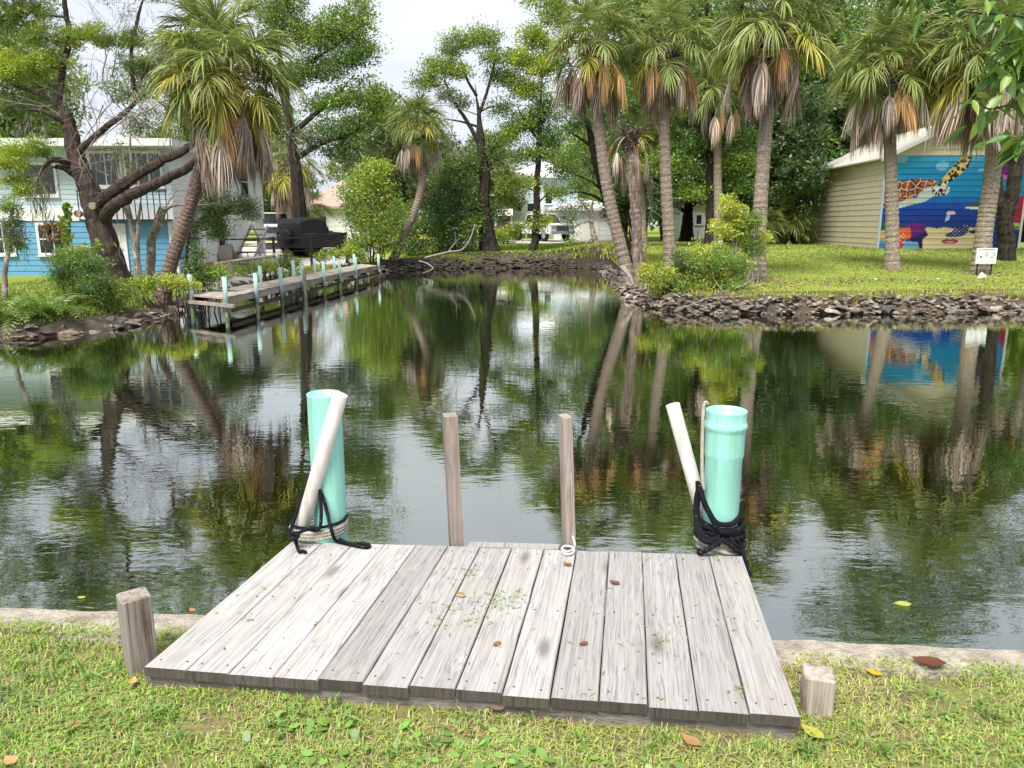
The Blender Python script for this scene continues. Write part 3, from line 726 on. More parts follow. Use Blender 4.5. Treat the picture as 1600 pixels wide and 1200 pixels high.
def rope3(P, r_, turns_per_m=24, step=0.004):
    """three-strand twisted rope along a path"""
    P = np.asarray(P, float); L = np.concatenate([[0], np.cumsum(np.linalg.norm(np.diff(P, axis=0), axis=1))])
    n = max(int(L[-1] / step), 6); s_ = np.linspace(0, L[-1], n); Q = np.stack([np.interp(s_, L, P[:, k]) for k in range(3)], 1)
    t = unit(np.gradient(Q, axis=0)); u = unit(np.cross(t, np.tile([0.13, 0.21, 1.0], (n, 1)))); w = np.cross(t, u)
    mb = MB()
    for k in range(3):
        ph = s_ * turns_per_m * 2 * math.pi + k * 2 * math.pi / 3
        mb.tube(Q + (u * np.cos(ph)[:, None] + w * np.sin(ph)[:, None]) * r_ * 0.5, r_ * 0.56, 5)
    return mb
def wraps(c, r_, z0, z1, turns, tilt=0.0, a0=0.0, n=40, tdir=0.0):
    a = np.linspace(0, turns * 2 * math.pi, int(turns * n)) + a0; z = np.linspace(z0, z1, len(a))
    return np.stack([c[0] + r_ * np.cos(a), c[1] + r_ * np.sin(a), z + tilt * np.cos(a - tdir)], 1)
def join(*mbs):
    m = MB()
    for k in mbs:
        for V, C in zip(k.V, k.C): pass
        off = m.n; m.V += k.V; m.C += k.C; m.T += [t + off for t in k.T]; m.Q += [q + off for q in k.Q]; m.n += k.n
    return m
# left: white coil round sleeve foot and pipe foot, black line knotted on the pipe
cl = pl_c + np.array([-0.045, -0.05, 0])
def oval(c, rx, ry, z0, z1, turns, rot, n=44):
    a = np.linspace(0, turns * 2 * math.pi, int(turns * n)); z = np.linspace(z0, z1, len(a))
    x = rx * np.cos(a); y = ry * np.sin(a); return np.stack([c[0] + x * math.cos(rot) - y * math.sin(rot), c[1] + x * math.sin(rot) + y * math.cos(rot), z], 1)
solo('coiled_rope', rope3(oval(cl, 0.134, 0.112, DZ + 0.012, DZ + 0.066, 3.3, R(25)), 0.0112, 24), M['rope'], 'off-white twisted rope coiled round the foot of the plain teal sleeve', 'rope', loc=(cl[0], cl[1], DZ), smooth=True)
def px(x, y, D): return at(x, y, D)
def pz(x, y, z=DZ + 0.011): return onz(x, y, z)
f0 = PLD - 0.20
kn = px(462, 838, f0)
blk = MB()
blk.tube(spline([px(486, 748, f0 + 0.13), px(474, 775, f0 + 0.13), px(464, 800, f0 + 0.10), px(456, 822, f0 + 0.06), px(452, 836, f0 + 0.02), px(463, 838, f0 - 0.02)], 10), 0.0085, 7)
blk.tube(spline([px(463, 836, f0 - 0.03), px(468, 832, f0 - 0.03), px(482, 827, f0 - 0.01), px(492, 829, f0 + 0.02), px(500, 824, f0 + 0.03), px(502, 800, f0 + 0.07), px(500, 772, f0 + 0.10), px(499, 766, f0 + 0.10), px(505, 778, f0 + 0.10), px(511, 800, f0 + 0.07), px(518, 828, f0 + 0.0), pz(525, 845), pz(545, 850), pz(571, 855), pz(577, 852), pz(568, 849), pz(548, 850.5), pz(530, 842, DZ + 0.03)], 9), 0.0088, 7)
blk.tube(spline([px(459, 832, f0 - 0.035), px(466, 836, f0 - 0.045), px(461, 842, f0 - 0.03), px(456, 835, f0 + 0.0), px(464, 833, f0 - 0.04), px(463, 843, f0 - 0.04)], 8), 0.0095, 7)
blk.tube(spline([px(462, 842, f0 - 0.03), pz(463, 850), pz(467, 861), pz(473, 861), pz(478, 863)], 8), 0.0082, 7)
blk.tube(oval(cl + np.array([0, 0, 0.0]), 0.134, 0.112, DZ + 0.078, DZ + 0.082, 1.0, R(25)), 0.0075, 7)
solo('black_mooring_line', blk, M['blackrope'], 'thin black line knotted round the white pipe with a loop lying on the dock', 'rope', smooth=True)

# right: white coil at the foot, mass of black line above it, white line hanging down the side
cr = pr_c.copy()
wc = join(rope3(wraps(cr, rr_ + 0.014, DZ - 0.03, DZ + 0.075, 5.5, 0.02, R(-30), tdir=R(180)), 0.0098), rope3(wraps(cr, rr_ + 0.026, DZ - 0.01, DZ + 0.02, 1.6, 0.035, R(-60), tdir=R(190)), 0.0095))
solo('coiled_rope', wc, M['rope'], 'off-white twisted rope coiled round the foot of the flared teal pipe', 'rope', smooth=True)
bk = MB()
for k in range(8):
    z0 = DZ + 0.06 + 0.0095 * k + rng.normal() * 0.003
    bk.tube(wraps(cr, rr_ + 0.016 + 0.012 * rng.uniform(0.3, 1), z0, z0 + 0.012, 1.05, rng.normal() * 0.010, rng.uniform(0, 6), tdir=rng.uniform(0, 6)), 0.0105, 7)
for k in range(6):
    e = rng.normal(size=6) * 4
    D0 = PRD - 0.11
    bk.tube(spline([px(1094 + e[0] * 0.5, 752 + k * 3, PRD - 0.02), px(1090 + e[1] * 0.4, 775 + e[2] * 0.5, PRD - 0.03), px(1088 + e[3] * 0.4, 805, PRD - 0.05), px(1092 + e[4] * 0.5, 832, D0 + 0.02), px(1105 + e[5], 845, D0), px(1125, 846 + e[0], D0 - 0.01)], 8), 0.0115, 7)
bk.tube(spline([px(1093, 756, PRD - 0.06), px(1098, 778, PRD - 0.09), px(1108, 800, PRD - 0.105), px(1118, 815, PRD - 0.115), px(1130, 820, PRD - 0.115), px(1145, 818, PRD - 0.10), px(1154, 808, PRD - 0.05), px(1158, 790, PRD)], 10), 0.0125, 8)
bk.tube(spline([px(1096, 765, PRD - 0.06), px(1100, 786, PRD - 0.09), px(1110, 806, PRD - 0.11), px(1122, 826, PRD - 0.12), px(1136, 832, PRD - 0.12), px(1152, 826, PRD - 0.06)], 10), 0.0125, 8)
bk.tube(spline([px(1130, 842, PRD - 0.13), px(1112, 855, PRD - 0.135), px(1094, 864, PRD - 0.12), px(1092, 858, PRD - 0.10)], 8), 0.0115, 7)
bk.tube(spline([px(1128, 842, PRD - 0.13), px(1145, 856, PRD - 0.13), px(1158, 864, PRD - 0.10)], 8), 0.012, 7)
bk.tube(spline([px(1150, 838, PRD - 0.1), px(1158, 855, PRD - 0.09), px(1164, 872, PRD - 0.12), px(1172, 900, PRD - 0.16)], 8), 0.010, 7)
for k in range(4):
    e = rng.normal(size=3) * 2
    bk.tube(spline([px(1156 + e[0], 812 + 4 * k, PRD - 0.03), px(1159 + e[1], 835, PRD - 0.05), px(1157 + e[2], 856, PRD - 0.08), px(1140, 850 - k * 3, PRD - 0.12)], 8), 0.0115, 7)
solo('black_mooring_line', bk, M['blackrope'], 'thick bundle of black line wound round the flared teal pipe', 'rope', smooth=True)
hl = spline([px(1106, 632, PRD - 0.04), px(1103, 629, PRD - 0.05), px(1100, 634, PRD - 0.055), px(1098, 660, PRD - 0.06), px(1097, 700, PRD - 0.062), px(1097, 740, PRD - 0.066), px(1099, 765, PRD - 0.07)], 8)
solo('hanging_rope', rope3(hl, 0.0085), M['rope'], 'off-white rope hanging from the rim of the flared teal pipe', 'rope', smooth=True, loc=hl[-1])
rc = onz(889, 858, DZ)
hp = spline([px(895, 838, rc[1] + 0.03), px(898, 850, rc[1] - 0.03), pz(897, 857), pz(886, 862), pz(878, 857), pz(884, 853), pz(896, 856), pz(895, 864), pz(884, 866), pz(879, 861)], 8)
b = MB(); b.tube(hp, 0.0055, 7)
solo('tied_rope', b, M['white_pvc'], 'short white cord looped round the foot of the right ladder rail', 'rope', smooth=True)

# ================================================================== FAR DOCK
FDZ = 0.0
dA, dB = onz(350, 465, FDZ)[:2], onz(590, 414.5, FDZ)[:2]     # canal side
dC, dD = onz(301, 460.5, FDZ)[:2], onz(566, 412, FDZ)[:2]     # land side
fd = thing('long_dock', ((dA[0] + dC[0]) / 2, (dA[1] + dC[1]) / 2, FDZ), 'long timber dock with pale teal pilings along the left bank', 'dock')
b = MB(); npl = 92
for i in range(npl):
    t0, t1 = i / npl, (i + 0.93) / npl
    q = [dA + (dB - dA) * t0, dC + (dD - dC) * t0, dC + (dD - dC) * t1, dA + (dB - dA) * t1]
    e = rng.normal(size=4) * 0.006; z = FDZ + rng.normal() * 0.004
    b.add([[p[0], p[1], z] for p in q] + [[p[0], p[1], z - 0.045] for p in q], Q=[[0, 3, 2, 1], [0, 1, 5, 4], [1, 2, 6, 5], [2, 3, 7, 6], [3, 0, 4, 7]])
part('deck_planks', b, M['oldwood'], fd, kind='stuff')
def beam(name, p0, p1, w, h, z, mat, parent):
    p0 = np.array([p0[0], p0[1], z]); p1 = np.array([p1[0], p1[1], z]); d = p1 - p0; n = unit(np.array([-d[1], d[0], 0]))
    b = MB(); b.obox(p0 - n * w / 2, d, n * w, np.array([0, 0, h])); return part(name, b, mat, parent)
sd_ = unit(dA - dC) * 0.03
beam('stringer', dA - sd_, dB - sd_, 0.05, 0.12, FDZ - 0.17, M['oldwood'], fd)
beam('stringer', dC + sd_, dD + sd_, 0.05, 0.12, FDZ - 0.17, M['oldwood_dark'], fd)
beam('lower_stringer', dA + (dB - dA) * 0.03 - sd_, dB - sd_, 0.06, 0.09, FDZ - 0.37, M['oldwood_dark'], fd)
ex = (dA - dC) * 0.42
beam('cross_beam', dC - ex - unit(dB - dA) * 0.06, dA + ex * 0.75 - unit(dB - dA) * 0.06, 0.06, 0.075, FDZ - 0.20, M['oldwood'], fd)
for t in np.linspace(0.13, 1, 8):
    a_ = dA + (dB - dA) * t; c_ = dC + (dD - dC) * t; u_ = unit(a_ - c_)
    beam('cross_beam', c_ - u_ * 0.2, a_ + u_ * 0.22, 0.06, 0.08, FDZ - 0.26, M['oldwood'], fd)
def piling(p, top, r_=0.05):
    b = MB(); b.tube([[p[0], p[1], -1.4], [p[0], p[1], WATER + 0.2]], r_ * 0.9, 10)
    o = part('piling', b, M['algae'], fd, smooth=True)
    b = MB(); b.tube([[p[0], p[1], WATER + 0.2], [p[0], p[1], top - 0.01], [p[0] + 0.004, p[1], top]], [r_, r_, r_ * 0.8], 12)
    part('sleeve', b, M['pale_teal'], o, smooth=True)
for x, yt in ((350, 433), (398, 427), (437, 418), (471, 415), (504, 409), (529, 405), (554, 401.5), (590, 397)):
    k_ = (x - CX) / FPX; c_, e_ = math.cos(PITCH), (EYE - FDZ) * math.sin(PITCH); dd_ = dB - dA
    t = (k_ * (dA[1] * c_ + e_) - dA[0]) / (dd_[0] - k_ * dd_[1] * c_)      # where this column meets the canal side of the deck
    p = dA + (dB - dA) * np.clip(t, 0, 1) + unit(dA - dC) * 0.06
    piling(p, at(x, yt, p[1])[2])
for t, yt in ((0.0, 435), (0.28, 421), (0.46, 411), (0.6, 407), (0.75, 401), (0.93, 398)):
    p = dC + (dD - dC) * t - unit(dA - dC) * 0.06
    piling(p, FDZ + 0.46 + rng.uniform(-0.04, 0.04))
b = MB(); p = dA + (dB - dA) * 0.36 + unit(dA - dC) * 0.1; b.obox([p[0], p[1], -0.9], [0.06, 0, 0], [0, 0.1, 0], [0, 0, 1.25]); part('brace_post', b, M['oldwood'], fd)

# ================================================================== MURAL BUILDING
mc = onz(1370, 388, 0.56); mc[2] = 0.5
e2 = unit(np.array([0.05, 1.0, 0])); e1 = np.array([e2[1], -e2[0], 0]); ez = np.array([0, 0, 1.0])
WID, DEP = 6.0, 8.8
EAVE = at(1379, 243, mc[1])[2]; HW = EAVE - mc[2]
bd = thing('mural_building', mc, 'beige metal shed with a bright sea life mural on its gable wall', 'building')
NPAN = 16; ph = HW / NPAN
def lin(c): 
    c = np.array(c, float) / 255.0; return np.where(c <= 0.04045, c / 12.92, ((c + 0.055) / 1.055) ** 2.4)
def in_poly(x, y, P):
    ins = np.zeros(x.shape, bool); P = np.array(P, float)
    for a, b_ in zip(P, np.roll(P, -1, 0)):
        ins ^= ((a[1] > y) != (b_[1] > y)) & (x < (b_[0] - a[0]) * (y - a[1]) / (b_[1] - a[1] + 1e-9) + a[0])
    return ins
_vr = np.random.default_rng(5)
def voro(x, y, pts):
    d = np.sqrt((x[..., None] - pts[:, 0]) ** 2 + (y[..., None] - pts[:, 1]) ** 2); s_ = np.sort(d, -1)
    return s_[..., 0], s_[..., 1] - s_[..., 0], d.argmin(-1)
def paint(u, v):
    """mural colours; u,v in 0..1 from the lower left of the painted wall"""
    x = 90 + u * 1407; y = 1120 - v * 945
    x, y = np.broadcast_arrays(x, y); x = x.astype(float); y = y.astype(float)
    wob = 14 * np.sin(x / 37 + y / 61) + 9 * np.sin(x / 17 - y / 23)
    C = np.zeros(x.shape + (3,))
    stops = [(175, (70, 165, 205)), (330, (28, 140, 190)), (560, (10, 140, 195)), (650, (15, 90, 185)), (720, (14, 62, 160)), (890, (16, 50, 130)), (1130, (20, 50, 110))]
    for k in range(3): C[..., k] = np.interp(y + wob * 0.6, [s_[0] for s_ in stops], [s_[1][k] for s_ in stops])
    li = (np.sin(x / 90 + y / 40) + np.sin(x / 55 - y / 70)) > 1.2
    C[li & (y < 330)] = (125, 190, 220)
    def P(pts, c, m=None):
        k = in_poly(x, y, pts)
        if m is not None: k &= m
        C[k] = c
    def E(cx, cy, rx, ry, c): C[((x - cx) / rx) ** 2 + ((y - cy) / ry) ** 2 < 1] = c
    # sea bed and figures
    C[(y > 895 + 6 * np.sin(x / 25)) & (x > 520) & (x < 1080)] = (226, 204, 150)
    C[(y > 1060) & (x > 540) & (x < 1080)] = (235, 215, 165)
    P([(60, 830), (170, 820), (200, 950), (180, 1125), (60, 1125)], (20, 95, 70))
    E(140, 980, 55, 60, (190, 160, 110)); E(130, 1060, 45, 40, (60, 130, 170))
    k = ((x - 440) / 130) ** 2 + ((y - 930) / 85) ** 2 < 1 + 0.25 * np.sin(x / 13) * np.sin(y / 11); C[k] = (110, 28, 120)
    P([(415, 990), (560, 940), (595, 965), (540, 1010), (545, 1115), (490, 1115), (420, 1050)], (28, 26, 90))
    P([(270, 905), (400, 890), (420, 960), (410, 1010), (260, 1015)], (225, 105, 45))
    P([(260, 1010), (350, 1005), (345, 1115), (260, 1115)], (205, 55, 50)); P([(350, 1030), (490, 1040), (520, 1115), (345, 1115)], (110, 165, 195))
    wv = np.sin(x / 8) * np.sin(y / 7) > 0.45
    C[wv & (x > 275) & (x < 360) & (y > 945) & (y < 1060)] = (240, 205, 190)
    C[(((x - 300) / 40) ** 2 + ((y - 870) / 30) ** 2 < 1)] = (35, 60, 90)
    k = in_poly(x, y, [(750, 965), (820, 930), (850, 880), (980, 872), (985, 930), (940, 975), (860, 992), (780, 990)]); C[k] = (26, 28, 95)
    C[k & (np.sin(x / 6 + 1) * np.sin(y / 5) > 0.72)] = (235, 230, 235)
    P([(980, 925), (1065, 910), (1065, 960), (1000, 950)], (30, 28, 70)); E(1000, 900, 18, 16, (235, 210, 60))
    C[(((x - 810) / 82) ** 2 + ((y - 1033) / 27) ** 2 < 1) & (y > 1008 + 8 * np.cos((x - 810) / 18))] = (150, 45, 45)
    C[(((x - 810) / 50) ** 2 + ((y - 1038) / 8) ** 2 < 1)] = (215, 150, 140)
    # fish, jelly
    P([(895, 690), (960, 655), (1040, 625), (1130, 610), (1300, 615), (1330, 660), (1180, 690), (1000, 690)], (70, 88, 95)); P([(900, 692), (1000, 682), (1180, 690), (1120, 715), (960, 706)], (225, 235, 235))
    k = (((x - 788) / 44) ** 2 + ((y - 748) / 24) ** 2 < 1) & (y < 760); C[k] = (225, 190, 205); P([(748, 765), (788, 762), (778, 815), (735, 838)], (165, 200, 230))
    # turtle
    P([(430, 600), (480, 500), (570, 465), (610, 570), (520, 632), (420, 655), (300, 690), (180, 700), (250, 640)], (205, 212, 210))
    P([(250, 560), (400, 590), (415, 640), (330, 640)], (215, 200, 140))
    sh = [(80, 540), (170, 455), (280, 415), (440, 402), (580, 410), (625, 445), (600, 470), (500, 500), (440, 570), (330, 610), (250, 640), (150, 690), (85, 700)]
    k = in_poly(x, y, sh)
    if k.any():
        pts = np.stack([_vr_pts[:, 0] * 560 + 70, _vr_pts[:, 1] * 320 + 390], 1)
        d1, de, idx = voro(x[k], y[k], pts); t = np.clip(d1 / 45, 0, 1)[:, None]
        cc = np.array((215, 120, 60)) * (1 - t) + np.array((85, 22, 20)) * t
        cc[de < 7] = (228, 210, 190); C[k] = cc
    fl = [(640, 450), (690, 370), (790, 240), (842, 160), (940, 160), (905, 285), (825, 375), (745, 435), (690, 475)]
    k = in_poly(x, y, fl)
    if k.any():
        pts = np.stack([_vr_pt2[:, 0] * 340 + 620, _vr_pt2[:, 1] * 340 + 145], 1); d1, de, idx = voro(x[k], y[k], pts)
        cc = np.tile(np.array((228, 195, 120), float), (k.sum(), 1)); cc[d1 < 15] = (30, 24, 20); C[k] = cc
    k = ((x - 660) / 92) ** 2 + ((y - 515) / 62) ** 2 < 1
    if k.any():
        pts = np.stack([_vr_pt3[:, 0] * 190 + 565, _vr_pt3[:, 1] * 130 + 450], 1); d1, de, idx = voro(x[k], y[k], pts)
        cc = np.tile(np.array((38, 28, 25), float), (k.sum(), 1)); cc[de < 7] = (232, 230, 220); C[k] = cc
    # right hand fish and corals
    P([(1085, 380), (1180, 330), (1280, 200), (1330, 300), (1380, 350), (1360, 415), (1200, 410)], (205, 110, 170)); P([(1200, 340), (1290, 210), (1330, 310), (1370, 340), (1280, 375)], (110, 25, 120))
    P([(1420, 700), (1440, 600), (1500, 520), (1500, 840), (1415, 845)], (175, 25, 55)); P([(1395, 850), (1500, 845), (1500, 912), (1400, 915)], (200, 190, 60)); E(1440, 895, 35, 16, (50, 150, 95))
    P([(1385, 915), (1500, 912), (1500, 1120), (1385, 1120)], (28, 45, 100))
    return lin(np.clip(C, 0, 255))
_vr_pts = np.stack([np.repeat(np.linspace(0.02, 0.98, 8), 5), np.tile(np.linspace(0.05, 0.95, 5), 8)], 1) + _vr.normal(size=(40, 2)) * 0.035
_vr_pt2 = _vr.uniform(size=(95, 2)); _vr_pt3 = _vr.uniform(size=(22, 2))
# mural panels, one object each, lapped so that every lower edge stands proud
NU, NV = 230, 7
for i in range(NPAN):
    z0 = i * ph; us = np.linspace(0, 1, NU + 1); vs = np.linspace(0, 1, NV + 1)
    U, Vv = np.meshgrid(us, vs); off = 0.022 * (1 - Vv) ** 4
    Pn = mc + e1 * (U[..., None] * WID) - e2 * off[..., None] + ez * (z0 + Vv[..., None] * ph)
    low = Pn[0] + e2 * 0.021 - ez * 0.001        # returned lower lip
    W = np.concatenate([low[None], Pn], 0); C = paint(U, (z0 + Vv * ph) / HW); C = np.concatenate([C[:1], C], 0)
    b = MB(); nn = NU + 1; ii = (np.arange(NV + 1)[:, None] * nn + np.arange(NU)[None, :]).ravel()
    b.add(W.reshape(-1, 3), Q=np.stack([ii, ii + 1, ii + nn + 1, ii + nn], -1), C=C.reshape(-1, 3))
    part('mural_panel', b, M['mural'], bd, col=True)
def lap(parent, name, p, d, L, z0, h, outn, mat, t=0.020):
    """one lapped siding board starting at p, running along d for L metres"""
    p = np.asarray(p, float); a = p + ez * z0; c = p + d * L + ez * z0
    b = MB(); b.add([a - outn * 0.03, c - outn * 0.03, c + outn * t, a + outn * t, c + outn * 0.003 + ez * h, a + outn * 0.003 + ez * h, c - outn * 0.03 + ez * h, a - outn * 0.03 + ez * h],
                    Q=[[0, 1, 2, 3], [3, 2, 4, 5], [5, 4, 6, 7], [0, 3, 5, 7], [1, 6, 4, 2]]); return part(name, b, mat, parent)
for i in range(NPAN):
    lap(bd, 'siding_panel', mc + e2 * DEP, -e2, DEP, i * ph, ph, -e1, M['beige'])
GH = 1.45      # gable rise
for i in range(6):
    g0, g1 = GH * i / 6, GH * (i + 1) / 6; s0 = WID / 2 * (g0 / GH); s1 = WID / 2 * (g1 / GH)
    b = MB(); o = mc + ez * HW
    b.add([o + e1 * s0 + ez * g0 - e2 * 0.024, o + e1 * (WID - s0) + ez * g0 - e2 * 0.024, o + e1 * (WID - s1) + ez * g1, o + e1 * s1 + ez * g1,
           o + e1 * s0 + ez * g0 + e2 * 0.03, o + e1 * (WID - s0) + ez * g0 + e2 * 0.03], Q=[[0, 1, 2, 3], [4, 5, 1, 0]]); part('gable_panel', b, M['beige'], bd)
for s_ in (0, 1):      # roof slopes with a small overhang and fascia
    o = mc + ez * (HW - 0.04) + e1 * (WID * s_) + (e1 * (0.28 if s_ else -0.28)) - ez * 0.13 - e2 * 0.3
    r_ = (mc + ez * (HW + GH + 0.0) + e1 * WID / 2 - e2 * 0.3) - o
    b = MB(); b.obox(o, e2 * (DEP + 0.6), r_, ez * 0.06); rf = part('roof', b, M['roof'], bd)
    b = MB(); b.obox(o - e2 * 0.03 - ez * 0.10, e2 * 0.028, r_, ez * 0.15); part('fascia', b, M['white'], rf)
for s_ in (0, 1):
    b = MB(); b.obox(mc + e1 * (WID * s_ - 0.02 - 0.05 * s_) - e2 * 0.045, e1 * 0.09, e2 * 0.06, ez * HW); part('corner_trim', b, M['lightblue'] if s_ == 0 else M['white'], bd)
b = MB(); b.obox(mc + e1 * 0.05 + e2 * 0.06, e1 * (WID - 0.1), e2 * (DEP - 0.1), ez * (HW - 0.02)); part('core', b, M['beige'], bd)
b = MB(); b.obox(mc + e1 * WID + e2 * 0.03, e1 * 0.03, e2 * (DEP - 0.05), ez * HW); part('far_wall', b, M['beige'], bd)

# ================================================================== BLUE HOUSE
HD = 27.0
def hzpx(py, D=HD): return float(at(800, py, D)[2])
def hx(px_, D=HD, py=340): return float(at(px_, py, D)[0])
GZ = -0.22; Z1 = hzpx(345); Z2 = hzpx(326); ZE = hzpx(226)
XE = hx(272); XW = XE - 14.0
hs = thing('blue_house', ((XE + XW) / 2, HD, GZ), 'two storey blue and white clapboard house behind the big cedar', 'house')
fx = np.array([1.0, 0, 0]); fy = np.array([0, 1.0, 0])
XO = hx(262)       # right end of the blue front, before the open corner
nb = 10; bh = (Z1 - GZ) / nb
for i in range(nb): lap(hs, 'siding_board', [XW, HD, GZ], fx, XO - XW, i * bh, bh, -fy, M['blue'])
b = MB(); b.obox([XW, HD - 0.05, Z1], fx * (XE - XW), fy * 0.1, ez * (Z2 - Z1)); part('belt_board', b, M['white'], hs)
nb = 13; uh = (ZE - Z2) / nb
for i in range(nb): lap(hs, 'siding_board', [XW, HD, Z2], fx, XE - XW, i * uh, uh, -fy, M['paleblue'])
EL = 9.8
for i in range(nb): lap(hs, 'siding_board', [XE, HD, Z2 - 0.3], fy, EL, i * (uh + 0.3 / nb), uh + 0.3 / nb, fx, M['white'])
b = MB(); b.obox([XW + 0.05, HD + 0.04, Z1 - 0.05], fx * (XE - XW - 0.1), fy * (EL - 0.1), ez * 0.15); part('floor_slab', b, M['white'], hs)
b = MB(); b.obox([XW + 0.05, HD + 0.04, GZ], fx * (XO - XW - 0.1), fy * 6, ez * (Z1 - GZ - 0.06)); part('core', b, M['blue'], hs)
b = MB(); b.obox([XW + 0.05, HD + 0.04, Z1 + 0.11], fx * (XE - XW - 0.1), fy * (EL - 0.1), ez * (ZE - Z1 - 0.2)); part('upper_core', b, M['offwhite'], hs)
# lower east side: open corner, white walls, carport with braced posts
def ebox(name, y0, y1, x0, x1, z0, z1, mat): 
    b = MB(); b.box((XE + x0, HD + y0, z0), (XE + x1, HD + y1, z1)); return part(name, b, mat, hs)
ebox('recess_wall', 2.2, 2.3, XO - XE + 0.02, -0.14, GZ, Z1 - 0.06, M['tealdark'])
ebox('corner_post', 0.0, 0.14, -0.14, 0.0, GZ, Z1 - 0.002, M['white'])
ebox('trim', -0.045, 0.03, XO - XE, XO - XE + 0.10, GZ, Z1 - 0.003, M['white'])
ebox('lower_wall', 2.0, 4.1, -0.12, 0.0, GZ, Z1 - 0.06, M['white'])
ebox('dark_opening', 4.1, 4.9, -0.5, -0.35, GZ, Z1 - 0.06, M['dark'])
ebox('lower_wall', 4.9, 6.5, -0.12, 0.0, GZ, Z1 - 0.06, M['white'])
ebox('carport_post', EL - 0.35, EL - 0.02, -0.30, -0.02, GZ, Z1 - 0.06, M['white'])
ebox('carport_post', EL - 0.35, EL - 0.02, -3.9, -3.6, GZ, Z1 - 0.06, M['white'])
for s_ in (0, 1):
    y0 = 6.5 if s_ == 0 else EL - 0.35
    b = MB(); d_ = 1.0 if s_ == 0 else -1.0
    b.add([[XE - 0.11, HD + y0, GZ + 0.9], [XE - 0.11, HD + y0, Z1 - 0.07], [XE - 0.11, HD + y0 + d_ * 1.45, Z1 - 0.07], [XE - 0.03, HD + y0, GZ + 0.9], [XE - 0.03, HD + y0, Z1 - 0.07], [XE - 0.03, HD + y0 + d_ * 1.45, Z1 - 0.07]],
          T=[[0, 1, 2], [3, 5, 4]], Q=[[0, 2, 5, 3], [1, 4, 5, 2], [0, 3, 4, 1]]); part('arch_brace', b, M['white'], hs)
def window(parent, x0, x1, z0, z1, y, mull=(1, 1), glass='glass', name='window', out=0.07):
    f = 0.09
    b = MB(); b.box((x0, y - out + 0.02, z0), (x1, y - 0.031, z1)); w = part(name, b, M[glass], parent)
    b = MB()
    for lo, hi in (((x0 - f, z0 - f), (x0, z1 + f)), ((x1, z0 - f), (x1 + f, z1 + f)), ((x0, z1), (x1, z1 + f)), ((x0, z0 - f), (x1, z0))):
        b.box((lo[0], y - out, lo[1]), (hi[0], y - 0.02, hi[1]))
    for k in range(1, mull[0] + 1):
        xm = x0 + (x1 - x0) * k / (mull[0] + 1); b.box((xm - 0.02, y - out + 0.005, z0), (xm + 0.02, y - 0.03, z1))
    for k in range(1, mull[1] + 1):
        zm = z0 + (z1 - z0) * k / (mull[1] + 1); b.box((x0, y - out + 0.008, zm - 0.02), (x1, y - 0.03, zm + 0.02))
    part('frame', b, M['white'], w)
    b = MB(); b.box((x0 - f - 0.03, y - out - 0.04, z0 - f - 0.04), (x1 + f + 0.03, y - 0.02, z0 - f)); part('sill', b, M['white'], w)
    return w
window(hs, hx(59), hx(103), hzpx(395), hzpx(352), HD, (1, 1))
window(hs, hx(-12), hx(16), hzpx(395), hzpx(352), HD, (1, 1))
window(hs, hx(48), hx(94), hzpx(303), hzpx(258), HD, (0, 0))
window(hs, hx(152), hx(196), hzpx(289), hzpx(240), HD, (1, 0))
window(hs, hx(206), hx(258), hzpx(289), hzpx(240), HD, (2, 0))
# door
dx0, dx1, dz1 = hx(164), hx(191), hzpx(349)
b = MB(); b.box((dx0, HD - 0.075, GZ + 0.05), (dx1, HD - 0.032, dz1)); dr = part('door', b, M['white'], hs)
for cx_ in (0.28, 0.72):
    for z0_, z1_ in ((0.06, 0.4), (0.46, 0.78), (0.84, 0.95)):
        w_ = (dx1 - dx0); h_ = dz1 - GZ - 0.05
        b = MB(); b.box((dx0 + w_ * (cx_ - 0.15), HD - 0.088, GZ + 0.05 + h_ * z0_), (dx0 + w_ * (cx_ + 0.15), HD - 0.074, GZ + 0.05 + h_ * z1_)); part('door_panel', b, M['offwhite'], dr)
b = MB(); b.tube([[dx1 - 0.06, HD - 0.10, GZ + 0.95], [dx1 - 0.06, HD - 0.076, GZ + 0.95]], 0.03, 8); part('handle', b, M['chrome'], dr)
for x0_, x1_ in ((dx0 - 0.1, dx0), (dx1, dx1 + 0.1)):
    b = MB(); b.box((x0_, HD - 0.07, GZ), (x1_, HD - 0.02, dz1)); part('door_trim', b, M['white'], hs)
# east upper window with shutters
for (y0_, y1_, nm, mt, o_) in ((6.7, 7.6, 'window', 'glass', 0.05), (6.38, 6.68, 'shutter', 'paleblue', 0.06), (7.62, 7.92, 'shutter', 'paleblue', 0.06)):
    b = MB(); b.box((XE + 0.026, HD + y0_, 2.75), (XE + 0.03 + o_, HD + y1_, 4.05)); w = part(nm, b, M[mt], hs)
    if nm == 'window':
        b = MB(); b.box((XE + 0.03, HD + y0_ - 0.05, 2.66), (XE + 0.11, HD + y1_ + 0.05, 2.748)); part('sill', b, M['white'], w); b = MB(); b.box((XE + 0.03, HD + y0_, 3.38), (XE + 0.088, HD + y1_, 3.42)); part('glazing_bar', b, M['white'], w)
